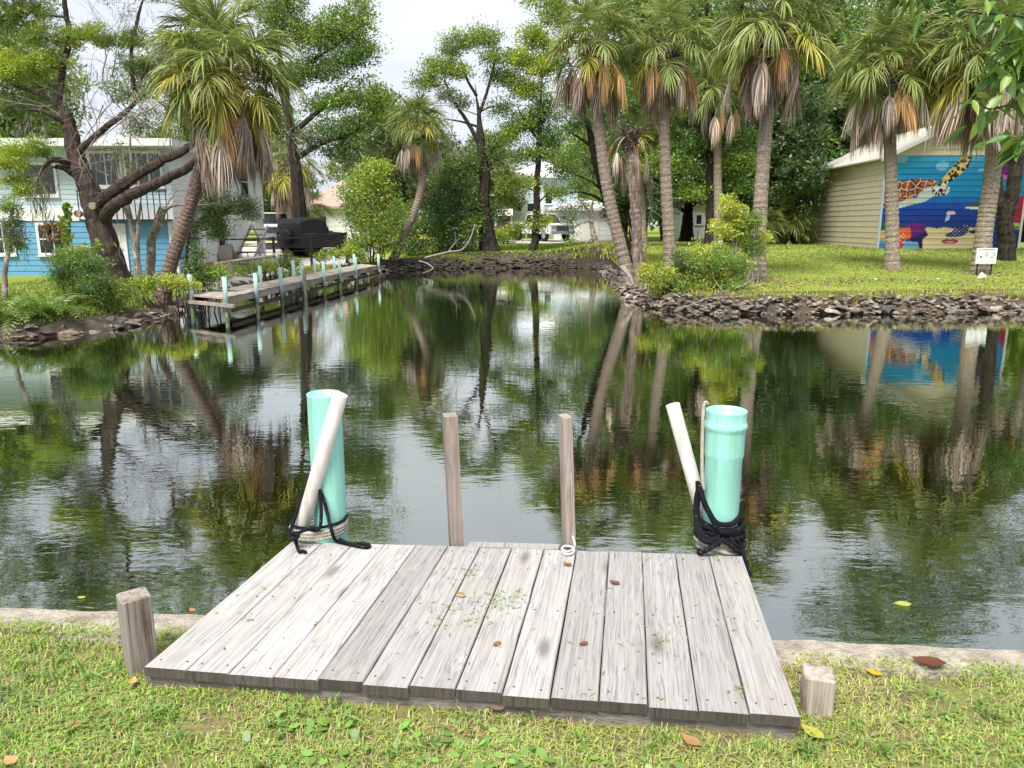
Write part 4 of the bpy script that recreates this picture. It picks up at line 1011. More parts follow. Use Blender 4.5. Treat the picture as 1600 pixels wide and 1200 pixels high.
# low hipped roof with deep white eaves
ov = 0.9; b = MB(); zr = ZE - 0.12; RH = 0.45
x0_, x1_, y0_, y1_ = XW - ov, XE + ov * 0.6, HD - ov, HD + EL + ov
b.add([[x0_, y0_, zr], [x1_, y0_, zr], [x1_, y1_, zr], [x0_, y1_, zr], [x0_, y0_, zr + 0.24], [x1_, y0_, zr + 0.24], [x1_, y1_, zr + 0.24], [x0_, y1_, zr + 0.24],
       [x0_ + 5, (y0_ + y1_) / 2, zr + 0.24 + RH], [x1_ - 5, (y0_ + y1_) / 2, zr + 0.24 + RH]], T=[[4, 8, 7], [5, 6, 9]],
      Q=[[0, 3, 2, 1], [0, 1, 5, 4], [1, 2, 6, 5], [2, 3, 7, 6], [3, 0, 4, 7], [4, 5, 9, 8], [6, 7, 8, 9]])
part('roof', b, M['white'], hs)
# balcony rail along the upper front
b = MB()
zb = hzpx(300)
for k in range(15):
    x_ = hx(135) + (hx(270) - hx(135)) * k / 14; b.box((x_ - 0.012, HD - 0.42, Z1 + 0.05), (x_ + 0.012, HD - 0.39, zb))
b.box((hx(134), HD - 0.43, zb), (hx(271), HD - 0.38, zb + 0.04)); b.box((hx(134), HD - 0.43, Z1), (hx(271), HD - 0.051, Z1 + 0.05)); part('balcony_rail', b, M['black'], hs)

# wreath in the window hangs as a thing of its own
b = MB(); wc_ = np.array([hx(83), HD - 0.13, hzpx(362)])
an = rng.uniform(0, 6.28, 260); rr = rng.normal(0.27, 0.06, 260); Pw = wc_ + np.stack([rr * np.cos(an), rng.normal(size=260) * 0.02, rr * np.sin(an)], 1)
b.leaves(Pw, 0.13, np.array([0.22, 0.12, 0.06]), jit=0.5); solo('wreath', b, M['dead'], 'dry brown wreath hanging in the lower window of the blue house', 'wreath', col=True)

# stair leaning to the carport, patio chairs, bricks
st = thing('outdoor_stair', (XE + 0.9, HD + 5.2, GZ), 'steep grey outdoor stair against the side of the blue house', 'stair')
for s_ in (0, 0.75):
    b = MB(); b.obox([XE + 0.25 + s_, HD + 7.0, Z1 - 0.3], [0.06, 0, 0], [0.0, -2.6, -(Z1 - 0.3 - GZ)], [0, 0.0, 0.14]); part('stringer', b, M['fabric'], st)
for k in range(7):
    t = (k + 0.5) / 7; b = MB(); b.box((XE + 0.31, HD + 7.0 - 2.6 * t - 0.12, Z1 - 0.3 - (Z1 - 0.3 - GZ) * t + 0.06), (XE + 1.0, HD + 7.0 - 2.6 * t + 0.12, Z1 - 0.3 - (Z1 - 0.3 - GZ) * t + 0.10)); part('tread', b, M['oldwood_dark'], st)
def patio_chair(p, rz, label):
    t = thing('patio_chair', p, label, 'chair', 'sling chairs on the patio'); o = np.array(p, float)
    def W(q): 
        q = np.atleast_2d(np.array(q, float)); c_, s_ = math.cos(rz), math.sin(rz); return np.stack([q[:, 0] * c_ - q[:, 1] * s_, q[:, 0] * s_ + q[:, 1] * c_, q[:, 2]], 1) + o
    b = MB(); b.add(W([[-.25, -.25, .40], [.25, -.25, .40], [.25, .22, .36], [-.25, .22, .36], [-.25, -.25, .38], [.25, -.25, .38], [.25, .22, .34], [-.25, .22, .34]]), Q=[[0, 1, 2, 3], [7, 6, 5, 4], [0, 4, 5, 1], [2, 6, 7, 3], [1, 5, 6, 2], [3, 7, 4, 0]]); part('seat', b, M['fabric'], t)
    b = MB(); b.add(W([[-.25, .22, .38], [.25, .22, .38], [.25, .45, .95], [-.25, .45, .95], [-.25, .24, .37], [.25, .24, .37], [.25, .47, .94], [-.25, .47, .94]]), Q=[[0, 1, 2, 3], [7, 6, 5, 4], [0, 4, 5, 1], [2, 6, 7, 3], [1, 5, 6, 2], [3, 7, 4, 0]]); part('backrest', b, M['fabric'], t)
    for s_ in (-1, 1):
        b = MB(); b.tube(W(spline([[s_ * .28, -.28, .0], [s_ * .28, -.27, .45], [s_ * .29, -.2, .62], [s_ * .29, .1, .62], [s_ * .28, .30, .55], [s_ * .28, .34, .0]], 5)), 0.016, 6); part('arm_frame', b, M['black'], t, smooth=True)
def gz(x, y): return float(hz(x, y))
for px_, py_, D, rz, lab in ((372, 404, 31.0, R(150), 'grey sling patio chair closest to the stair of the blue house'), (353, 407, 29.5, R(200), 'grey sling patio chair beside the brick stack'), (290, 418, 26.0, R(120), 'folding chair in shade behind the leaning left palm')):
    q = at(px_, py_, D); patio_chair((q[0], q[1], gz(q[0], q[1]) + 0.05), rz, lab)
bs = thing('brick_stack', (hx(336, 29.0), 29.0, GZ), 'small stack of terracotta bricks on the patio', 'bricks')
me = None
for k in range(5):
    for i in range(4 - (k > 3)):
        for j in range(2):
            if me is None:
                b = MB(); b.box((-0.1, -0.05, 0), (0.1, 0.05, 0.07)); me = b.mesh('brick'); me.materials.append(M['brick'])
            link('brick', me, None, bs, (-0.35 + 0.22 * i + rng.normal() * 0.012, -0.06 + 0.11 * j, 0.05 + 0.073 * k), (0, 0, rng.normal() * 0.08))

# ------------------------------------------------------------------ fences left of the canal
fc = thing('metal_rail_fence', at(485, 410, 33.0) * np.array([1, 1, 0]) + np.array([0, 0, -0.2]), 'thin black metal rail fence in front of the covered vehicle', 'fence')
pts = [at(345, 374.5, 31), at(427, 373, 32), at(485, 371, 33), at(540, 365.5, 35)]
b = MB(); b.tube(pts, 0.03, 6); part('rail', b, M['black'], fc)
b = MB(); b.tube([p - np.array([0, 0, 0.55]) for p in pts], 0.014, 6); part('lower_rail', b, M['black'], fc)
for p in pts:
    b = MB(); b.box((p[0] - 0.045, p[1] - 0.045, -0.3), (p[0] + 0.045, p[1] + 0.045, p[2] + 0.08)); part('post', b, M['black'], fc)
wf = thing('wooden_rail_fence', at(428, 430, 26.5) * np.array([1, 1, 0]) + np.array([0, 0, -0.2]), 'rustic wooden pole fence beside the long dock', 'fence')
a_, c_ = at(335, 413, 25.0), at(430, 400, 26.5)
b = MB(); b.tube([a_, (a_ + c_) / 2 + [0, 0, 0.02], c_], 0.055, 7); part('rail', b, M['oldwood'], wf, smooth=True)
for x, yt, D in ((360, 413, 25.4), (411, 396, 26.2), (428, 395, 26.6)):
    p = at(x, yt, D); b = MB(); b.tube([[p[0], p[1], -0.35], [p[0], p[1], p[2]]], 0.06, 8); part('post', b, M['oldwood'], wf, smooth=True)

# ------------------------------------------------------------------ vehicles
def loft(mb, rings):
    n = len(rings[0]); V = np.array(rings).reshape(-1, 3); m = len(rings)
    ii = np.arange(m - 1)[:, None] * n + np.arange(n)[None, :]; jj = np.arange(m - 1)[:, None] * n + (np.arange(n)[None, :] + 1) % n
    T = [[0, k + 1, k] for k in range(1, n - 1)] + [[(m - 1) * n, (m - 1) * n + k, (m - 1) * n + k + 1] for k in range(1, n - 1)]
    return mb.add(V, T=T, Q=np.stack([ii, jj, jj + n, ii + n], -1).reshape(-1, 4))
def rotz(V, a, o):
    V = np.asarray(V, float); c_, s_ = math.cos(a), math.sin(a); return np.stack([V[..., 0] * c_ - V[..., 1] * s_, V[..., 0] * s_ + V[..., 1] * c_, V[..., 2]], -1) + np.asarray(o, float)
def wheels(t, xs, yw, r_, rz, o, hub='chrome'):
    for x_ in xs:
        for s_ in (-1, 1):
            b = MB(); b.tube(rotz([[x_, s_ * (yw - 0.2), r_], [x_, s_ * (yw - 0.18), r_], [x_, s_ * (yw - 0.02), r_], [x_, s_ * yw, r_]], rz, o), [r_ * 0.9, r_, r_, r_ * 0.92], 18); w = part('wheel', b, M['tyre'], t)
            b = MB(); b.tube(rotz([[x_, s_ * (yw - 0.01), r_], [x_, s_ * (yw + 0.012), r_]], rz, o), [r_ * 0.6, r_ * 0.5], 12); part('rim', b, M[hub], w)
# vehicle under a black cover
jp = onz(484, 403, -0.15); jo = np.array([jp[0], jp[1] + 0.8, gz(jp[0], jp[1] + 0.8) + 0.05]); jr = R(60)
jeep = thing('covered_vehicle', jo, 'off-road vehicle under a black fabric cover on the parking pad', 'vehicle')
# rounded section swept along the length: x, half width, floor, belt height, roof half width, roof height
prof = [(-2.0, 0.80, 0.42, 1.02, 0.70, 1.30), (-1.96, 0.88, 0.38, 1.05, 0.78, 1.62), (-1.88, 0.91, 0.36, 1.08, 0.80, 1.82), (-1.2, 0.92, 0.36, 1.10, 0.81, 1.90), (-0.5, 0.93, 0.36, 1.08, 0.80, 1.91), (0.10, 0.92, 0.36, 1.08, 0.80, 1.88),
        (0.20, 0.92, 0.36, 1.08, 0.79, 1.84), (0.48, 0.93, 0.36, 1.08, 0.78, 1.22), (0.55, 0.93, 0.36, 1.08, 0.80, 1.16), (1.2, 0.93, 0.36, 1.06, 0.80, 1.15), (1.85, 0.92, 0.36, 1.05, 0.80, 1.12), (1.98, 0.90, 0.38, 1.02, 0.76, 1.08), (2.02, 0.82, 0.42, 0.95, 0.66, 1.0)]
rings = []
for k, (x_, hw, zf, zbelt, rw, zr_) in enumerate(prof):
    pts = [(-hw, zf), (-hw - 0.02, (zf + zbelt) / 2), (-hw, zbelt - 0.05), (-hw + 0.05, zbelt + 0.03), (-rw - 0.02, zr_ - 0.12), (-rw + 0.08, zr_ - 0.02), (0, zr_ + 0.02), (rw - 0.08, zr_ - 0.02), (rw + 0.02, zr_ - 0.12), (hw - 0.05, zbelt + 0.03), (hw, zbelt - 0.05), (hw + 0.02, (zf + zbelt) / 2), (hw, zf)]
    rings.append(rotz([[x_ * 0.86 + rng.normal() * 0.02, y_ + rng.normal() * 0.022, z_ + rng.normal() * 0.02 * (z_ > 0.6)] for y_, z_ in pts], jr, jo))
b = MB(); loft(b, rings); part('cover', b, M['cover'], jeep)
b = MB(); cc = rotz([[-1.86, 0.0, 0.95]], jr, jo)[0]; d_ = rotz([[1, 0, 0]], jr, (0, 0, 0))[0]
b.tube([cc - d_ * 0.12, cc - d_ * 0.1, cc + d_ * 0.1, cc + d_ * 0.16], [0.26, 0.36, 0.37, 0.3], 16); part('spare_wheel', b, M['cover'], jeep, smooth=True)
for s_ in (-1, 1):
    b = MB(); c0 = rotz([[0.36, s_ * 0.98, 1.10]], jr, jo)[0]; b.box(c0 - [0.09, 0.09, 0.08], c0 + [0.09, 0.09, 0.12]); part('mirror_bump', b, M['cover'], jeep)
wheels(jeep, (-1.1, 1.1), 0.88, 0.38, jr, jo, 'tyre')
def pickup(o, rz, label, mat, s_=1.0):
    t = thing('pickup_truck', o, label, 'truck')
    def B(name, x0, x1, y0, y1, z0, z1, mt, par=None, top=None):
        tx0, tx1, ty = (x0, x1, y1) if top is None else top
        V = rotz([[x0, y0, z0], [x1, y0, z0], [x1, y1, z0], [x0, y1, z0], [tx0, -ty if top else y0, z1], [tx1, -ty if top else y0, z1], [tx1, ty, z1], [tx0, ty, z1]], rz, o)
        b = MB(); b.add(V, Q=[[0, 3, 2, 1], [4, 5, 6, 7], [0, 1, 5, 4], [1, 2, 6, 5], [2, 3, 7, 6], [3, 0, 4, 7]]); return part(name, b, M[mt], par or t)
    B('body', -2.7, 2.6, -0.95, 0.95, 0.5, 1.08, mat); B('hood', 1.15, 2.58, -0.9, 0.9, 1.081, 1.2, mat, top=(1.2, 2.45, 0.82))
    B('cab', -0.9, 1.2, -0.9, 0.9, 1.082, 1.85, mat, top=(-0.7, 0.55, 0.74)); 
    B('bed_wall', -2.68, -0.95, -0.94, -0.86, 1.083, 1.28, mat); B('bed_wall', -2.68, -0.95, 0.86, 0.94, 1.083, 1.28, mat)
    b = MB(); b.add(rotz([[1.19, -0.8, 1.22], [1.19, 0.8, 1.22], [0.64, 0.66, 1.78], [0.64, -0.66, 1.78], [1.22, -0.8, 1.22], [1.22, 0.8, 1.22], [0.67, 0.66, 1.8], [0.67, -0.66, 1.8]], rz, o), Q=[[0, 1, 2, 3], [4, 5, 6, 7], [0, 4, 5, 1], [2, 6, 7, 3], [0, 3, 7, 4], [1, 5, 6, 2]]); part('windshield', b, M['glass'], t)
    for k in (-1, 1):
        b = MB(); b.add(rotz([[-0.72, k * 0.895, 1.2], [0.95, k * 0.895, 1.2], [0.52, k * 0.785, 1.75], [-0.6, k * 0.785, 1.75], [-0.72, k * 0.91, 1.2], [0.95, k * 0.91, 1.2], [0.52, k * 0.80, 1.76], [-0.6, k * 0.80, 1.76]], rz, o), Q=[[0, 1, 2, 3], [4, 5, 6, 7], [0, 4, 5, 1], [2, 6, 7, 3], [0, 3, 7, 4], [1, 5, 6, 2]]); part('side_window', b, M['glass'], t)
        B('headlight', 2.602, 2.63, k * 0.72 - 0.16, k * 0.72 + 0.16, 0.85, 1.03, 'chrome')
    B('grille', 2.602, 2.64, -0.5, 0.5, 0.72, 1.04, 'dark'); B('bumper', 2.603, 2.75, -0.93, 0.93, 0.48, 0.68, 'chrome')
    wheels(t, (-1.7, 1.75), 0.95, 0.39, rz, o); return t
q = onz(429, 379, 0.1); q = at(430, 378, 45.5); pickup((q[0], q[1], gz(q[0], q[1]) + 0.05), R(-72), 'white pickup truck parked behind the covered vehicle', 'carwhite')
q = at(846, 375, 53.5); pickup((q[0], q[1], gz(q[0], q[1]) + 0.06), R(-60), 'silver pickup truck parked before the white garage across the road', 'carwhite')

# ------------------------------------------------------------------ houses across the road
def simple_house(name, label, px0, px1, D, dep, pyb, pye, rise, wall, roofm, wins=(), door=None, hip=True):
    z0 = gz(0, 60) - 0.02; x0, x1 = hx(px0, D), hx(px1, D); ze = hzpx(pye, D)
    t = thing(name, ((x0 + x1) / 2, D, z0), label, 'house')
    nbd = max(int((ze - z0) / 0.32), 3); h = (ze - z0) / nbd
    for i in range(nbd): lap(t, 'siding_board', [x0, D, z0], fx, x1 - x0, i * h, h, -fy, M[wall], 0.018)
    b = MB(); b.box((x0 + 0.01, D + 0.035, z0), (x1 - 0.01, D + dep, ze)); part('wall', b, M[wall], t)
    o = 0.5; b = MB(); k = min(dep, x1 - x0) / 2 if hip else 0.0
    b.add([[x0 - o, D - o, ze], [x1 + o, D - o, ze], [x1 + o, D + dep + o, ze], [x0 - o, D + dep + o, ze], [x0 - o, D - o, ze + 0.18], [x1 + o, D - o, ze + 0.18], [x1 + o, D + dep + o, ze + 0.18], [x0 - o, D + dep + o, ze + 0.18], [x0 + k, D + dep / 2, ze + 0.18 + rise], [x1 - k, D + dep / 2, ze + 0.18 + rise]],
          T=[[4, 8, 7], [5, 6, 9]], Q=[[0, 3, 2, 1], [0, 1, 5, 4], [1, 2, 6, 5], [2, 3, 7, 6], [3, 0, 4, 7], [4, 5, 9, 8], [6, 7, 8, 9]]); part('roof', b, M[roofm], t)
    for a0, a1, b0, b1, g in wins: window(t, hx(a0, D), hx(a1, D), hzpx(b1, D), hzpx(b0, D), D, (0, 0), g)
    if door: 
        b = MB(); b.box((hx(door[0], D), D - 0.07, z0), (hx(door[1], D), D - 0.03, hzpx(door[2], D))); part('door', b, M[door[3]], t)
    return t
simple_house('garage', 'low white garage behind the silver pickup across the road', 866, 962, 59.0, 8, 372, 329, 0.9, 'white', 'white', wins=((877, 884, 338, 342, 'glass'), (942, 949, 335, 340, 'glass')), door=(905, 936, 345, 'offwhite'))
simple_house('seafoam_house', 'pale blue two storey house with white balcony glimpsed through trees', 800, 902, 68.0, 9, 372, 278, 1.6, 'seafoam', 'white', wins=((806, 815, 317, 329, 'glass'), (824, 838, 318, 330, 'glass'), (852, 862, 300, 318, 'glass')))
simple_house('white_house', 'white house glimpsed between the dark trunks on the right', 1062, 1190, 66.0, 8, 368, 318, 1.2, 'white', 'offwhite', wins=((1088, 1096, 336, 350, 'glass'), (1120, 1135, 335, 350, 'glass')))
simple_house('peach_house', 'pale peach roofed house behind the covered vehicle', 478, 560, 62.0, 9, 372, 326, 2.3, 'white', 'tanroof', wins=((500, 510, 338, 352, 'glass'),))
simple_house('low_cottage', 'low white cottage between the blue house and the palms', 405, 462, 66.0, 8, 372, 336, 0.8, 'offwhite', 'offwhite')
sh = thing('garden_shed', at(786, 372, 56.0) * np.array([1, 1, 0]) + np.array([0, 0, 0.38]), 'small dark plank shed left of the pale blue house', 'shed')
b = MB(); x0, x1 = hx(778, 56), hx(797, 56); z1 = hzpx(337, 56); b.box((x0, 56, 0.38), (x1, 58, z1)); part('wall', b, M['oldwood_dark'], sh)
b = MB(); b.add([[x0 - .2, 55.7, z1], [x1 + .2, 55.7, z1], [x1 + .2, 58.3, z1], [x0 - .2, 58.3, z1], [x0 - .2, 57, z1 + .5], [x1 + .2, 57, z1 + .5]], T=[[0, 4, 3], [1, 2, 5]], Q=[[0, 1, 5, 4], [2, 3, 4, 5], [0, 3, 2, 1]]); part('roof', b, M['roof'], sh)
# balcony of the pale blue house
bc = MB(); D = 66.6
for k in range(9): x_ = hx(798 + 6 * k, D); bc.box((x_ - .05, D, hzpx(352, D)), (x_ + .05, D + .08, hzpx(332, D)))
bc.box((hx(797, D), D - .02, hzpx(333, D)), (hx(848, D), D + .1, hzpx(330, D))); bc.box((hx(797, D), D - .02, hzpx(355, D)), (hx(848, D), D + 1.2, hzpx(352, D)))
for x_ in (798, 822, 847): bc.box((hx(x_, D) - .09, D - .05, 0.38), (hx(x_, D) + .09, D - .021, hzpx(290, D)))
part('balcony', bc, M['white'], bpy.data.objects['seafoam_house'])
# chain link fence far right
cf = thing('wire_fence', at(1090, 366, 56) * np.array([1, 1, 0]) + np.array([0, 0, 0.4]), 'low grey wire fence before the white house on the right', 'fence')
for k in range(6):
    x_ = hx(1070 + 11 * k, 56); b = MB(); b.tube([[x_, 56, 0.3], [x_, 56, 1.5]], 0.035, 6); part('post', b, M['chrome'], cf)
b = MB(); b.tube([[hx(1068, 56), 56, 1.48], [hx(1127, 56), 56, 1.48]], 0.03, 6); part('rail', b, M['chrome'], cf)

# ------------------------------------------------------------------ sign and white rock on the right lawn
sp = at(1541, 410, 22.4); sg = thing('yard_sign', (sp[0], sp[1], gz(sp[0], sp[1])), 'small white printed notice board in front of a palm trunk', 'sign')
s0, s1 = at(1524, 412, 22.4), at(1559, 387.5, 22.4)
b = MB(); b.box((s0[0], 22.4, s0[2]), (s1[0], 22.43, s1[2])); pn = part('panel', b, M['white'], sg)
for x_ in (s0[0] + 0.08, s1[0] - 0.1):
    b = MB(); b.box((x_, 22.432, gz(x_, 22.4) - 0.1), (x_ + 0.03, 22.46, s1[2] - 0.05)); part('stake', b, M['black'], sg)
W_, H_ = s1[0] - s0[0], s1[2] - s0[2]
def mark(u0, u1, v0, v1, mat, d=0.004):
    b = MB(); b.box((s0[0] + W_ * u0, 22.4 - d, s0[2] + H_ * v0), (s0[0] + W_ * u1, 22.3995, s0[2] + H_ * v1)); part('printed_mark', b, M[mat], pn)
u = 0.08
while u < 0.9:
    w_ = rng.uniform(0.012, 0.03)
    if rng.uniform() > 0.18: mark(u, u + w_, 0.86 + rng.uniform(0, 0.02), 0.93, 'ink')
    u += w_ + 0.014
for r_ in (0.14, 0.24):
    u = 0.1
    while u < 0.85:
        w_ = rng.uniform(0.02, 0.06); mark(u, u + w_, r_, r_ + 0.022, 'lightblue' if rng.uniform() > 0.4 else 'ink'); u += w_ + 0.02
mark(0.06, 0.13, 0.38, 0.48, 'pink'); mark(0.19, 0.28, 0.37, 0.49, 'ink'); mark(0.42, 0.57, 0.48, 0.76, 'pink'); mark(0.46, 0.53, 0.52, 0.72, 'lightblue', 0.006); mark(0.78, 0.94, 0.55, 0.78, 'lightblue'); mark(0.72, 0.84, 0.37, 0.42, 'ink'); mark(0.86, 0.92, 0.5, 0.54, 'ink')
q = at(1534, 428, 21.6)
me = ROCKS[3].copy(); me.materials.clear(); me.materials.append(M['whiterock'])
o = link('white_stone', me, None, None, (q[0], q[1], gz(q[0], q[1]) + 0.08), (0.2, 0.1, 0.5), (0.34, 0.3, 0.34)); tag(o, 'white stone lying under the notice board', 'rock')
for x_, y_, s_, lab in ((1466, 428, 0.14, 'small pale stone in the lawn left of the notice board'), (1368, 430, 0.16, 'pale flat stone at the foot of the palm before the mural corner')):
    q = at(x_, y_, 21.5); me2 = me; o = link('pale_stone', me2, None, None, (q[0], q[1], gz(q[0], q[1]) + 0.02), (0.1, 0.3, 1.0), (s_ * 1.4, s_, s_ * 0.6)); tag(o, lab, 'rock')
q = at(153, 512, 14.9); o = link('grey_boulder', ROCKS[5], None, lb, (q[0], q[1], gz(q[0], q[1]) + 0.08), (0, 0.2, 0.4), (0.42, 0.3, 0.25)); o.name = 'rock'

# ================================================================== PALMS
G0 = np.array([0, 0, -1.0])
def frond_mesh(elev, seed, dead=False, big=1.0, dcol=(0.42, 0.32, 0.24)):
    """one fan frond (costapalmate), pointing along +Y from the origin at the given elevation; gravity baked in"""
    r = np.random.default_rng(seed); mb = MB()
    e = R(elev); d = np.array([0, math.cos(e), math.sin(e)]); side = np.array([1.0, 0, 0])
    pl = (0.80 if not dead else 0.86) * big * r.uniform(0.85, 1.1); P = [np.zeros(3)]; n = 6
    for k in range(n):
        d = unit(d + G0 * (0.06 if not dead else 0.26)); P.append(P[-1] + d * pl / n)
    if dead: ctop = np.array(dcol); cst = ctop * 0.85
    else: ctop, cst = np.array([0.26, 0.33, 0.085]), np.array([0.27, 0.29, 0.09])
    mb.tube(np.array(P), np.linspace(0.022, 0.011, n + 1), 4, C=cst)
    nseg = 48 if not dead else 34; base = P[-1]; d0 = d.copy(); nrm = unit(np.cross(side, d0)); costa = 0.40 * big
    for k in range(nseg):
        f = k / (nseg - 1) * 2 - 1; ang = f * R(112 if not dead else 62)
        tc_ = max(0.0, 1 - abs(f) * 1.2); cd = unit(d0 + G0 * 0.7 * tc_); o = base + cd * costa * tc_ * (1 if not dead else .6)
        lift = 0.30 * abs(f) if not dead else -0.1
        sd0 = unit(cd * math.cos(ang) + side * math.sin(ang) + nrm * (lift - 0.12 + r.normal() * 0.16) + r.normal(size=3) * (0.08 if not dead else 0.2))
        L = (0.84 - 0.16 * abs(f)) * big * r.uniform(0.8, 1.1)
        g = (r.uniform(0.15, 0.65) if elev > 20 else r.uniform(0.35, 1.2)) if not dead else r.uniform(0.8, 1.6)
        pts = [o]; dd = sd0; steps = 6
        for j in range(steps):
            dd = unit(dd + G0 * g * ((j / steps) ** 1.3 if not dead else 0.6)); pts.append(pts[-1] + dd * L / steps)
        pts = np.array(pts); tt_ = unit(np.gradient(pts, axis=0))
        w = unit(np.cross(tt_, np.tile(nrm + r.normal(size=3) * (0.25 if not dead else 0.8), (steps + 1, 1))))
        wd_ = np.array([0.011, 0.017, 0.018, 0.015, 0.010, 0.006, 0.001]) * big * (1.0 if not dead else 0.85)
        mid = pts - np.cross(w, tt_) * wd_[:, None] * 0.4
        V = np.stack([pts - w * wd_[:, None], mid, pts + w * wd_[:, None]], 1).reshape(-1, 3)
        ii = (np.arange(steps)[:, None] * 3 + np.arange(2)[None, :]).ravel(); tip = np.linspace(0, 1, steps + 1)
        if dead: c = ctop * r.uniform(0.55, 1.35) * np.array([1, r.uniform(0.94, 1.06), r.uniform(0.85, 1.2)]); Cc = np.tile(c, (steps + 1, 1))
        else: c = ctop * r.uniform(0.7, 1.3); Cc = c[None] + np.array([0.13, 0.075, 0.01]) * (tip[:, None] ** 3)
        mb.add(V, Q=np.stack([ii, ii + 1, ii + 4, ii + 3], -1), C=np.repeat(Cc, 3, 0))
    me = mb.mesh('frond', col=True); me.materials.append(M['dead'] if dead else M['frond']); return me
FR = {e: [frond_mesh(e, 10 * k + e + 200) for k in range(2)] for e in (78, 55, 32, 10, -14, -38)}
# yellowing old fronds
def yellowed(me, f):
    m2 = me.copy(); a = m2.color_attributes['tint']; n = len(a.data); c = np.zeros(n * 4, np.float32); a.data.foreach_get('color', c); c = c.reshape(-1, 4); c[:, :3] = c[:, :3] * np.array(f); a.data.foreach_set('color', c.ravel()); return m2
FRY = {e: [yellowed(m, (1.55, 1.2, 0.6)) for m in FR[e]] for e in (10, -14, -38)}
FD = [frond_mesh(e, 900 + k, True, dcol=c) for k, (e, c) in enumerate(((-30, (.56, .43, .32)), (-8, (.64, .51, .40)), (-45, (.50, .37, .27)), (4, (.64, .38, .17)), (-60, (.44, .34, .27)), (-15, (.70, .60, .50))))]
def flower_mesh(seed):
    r = np.random.default_rng(seed); mb = MB(); P = [np.zeros(3)]; d = unit(np.array([0, 0.9, 0.5]))
    for k in range(8): d = unit(d + G0 * 0.16); P.append(P[-1] + d * 0.16)
    P = np.array(P); mb.tube(P, 0.012, 4, C=np.array([0.30, 0.22, 0.07]))
    pts = []
    for k in range(26):
        i = r.uniform(2, 7.9); a = P[int(i)] + (P[int(i) + 1] - P[int(i)]) * (i % 1); dd = unit(r.normal(size=3) + np.array([0, 0.4, -0.5])); L = r.uniform(0.15, 0.38)
        pts += [a + dd * L * t + G0 * 0.1 * t * t for t in r.uniform(0.1, 1, 26)]
    mb.leaves(np.array(pts), 0.042, np.array([0.36, 0.25, 0.06]), jit=0.35); me = mb.mesh('flower_stalk', col=True); me.materials.append(M['dead']); return me
FLW = [flower_mesh(3), flower_mesh(4)]

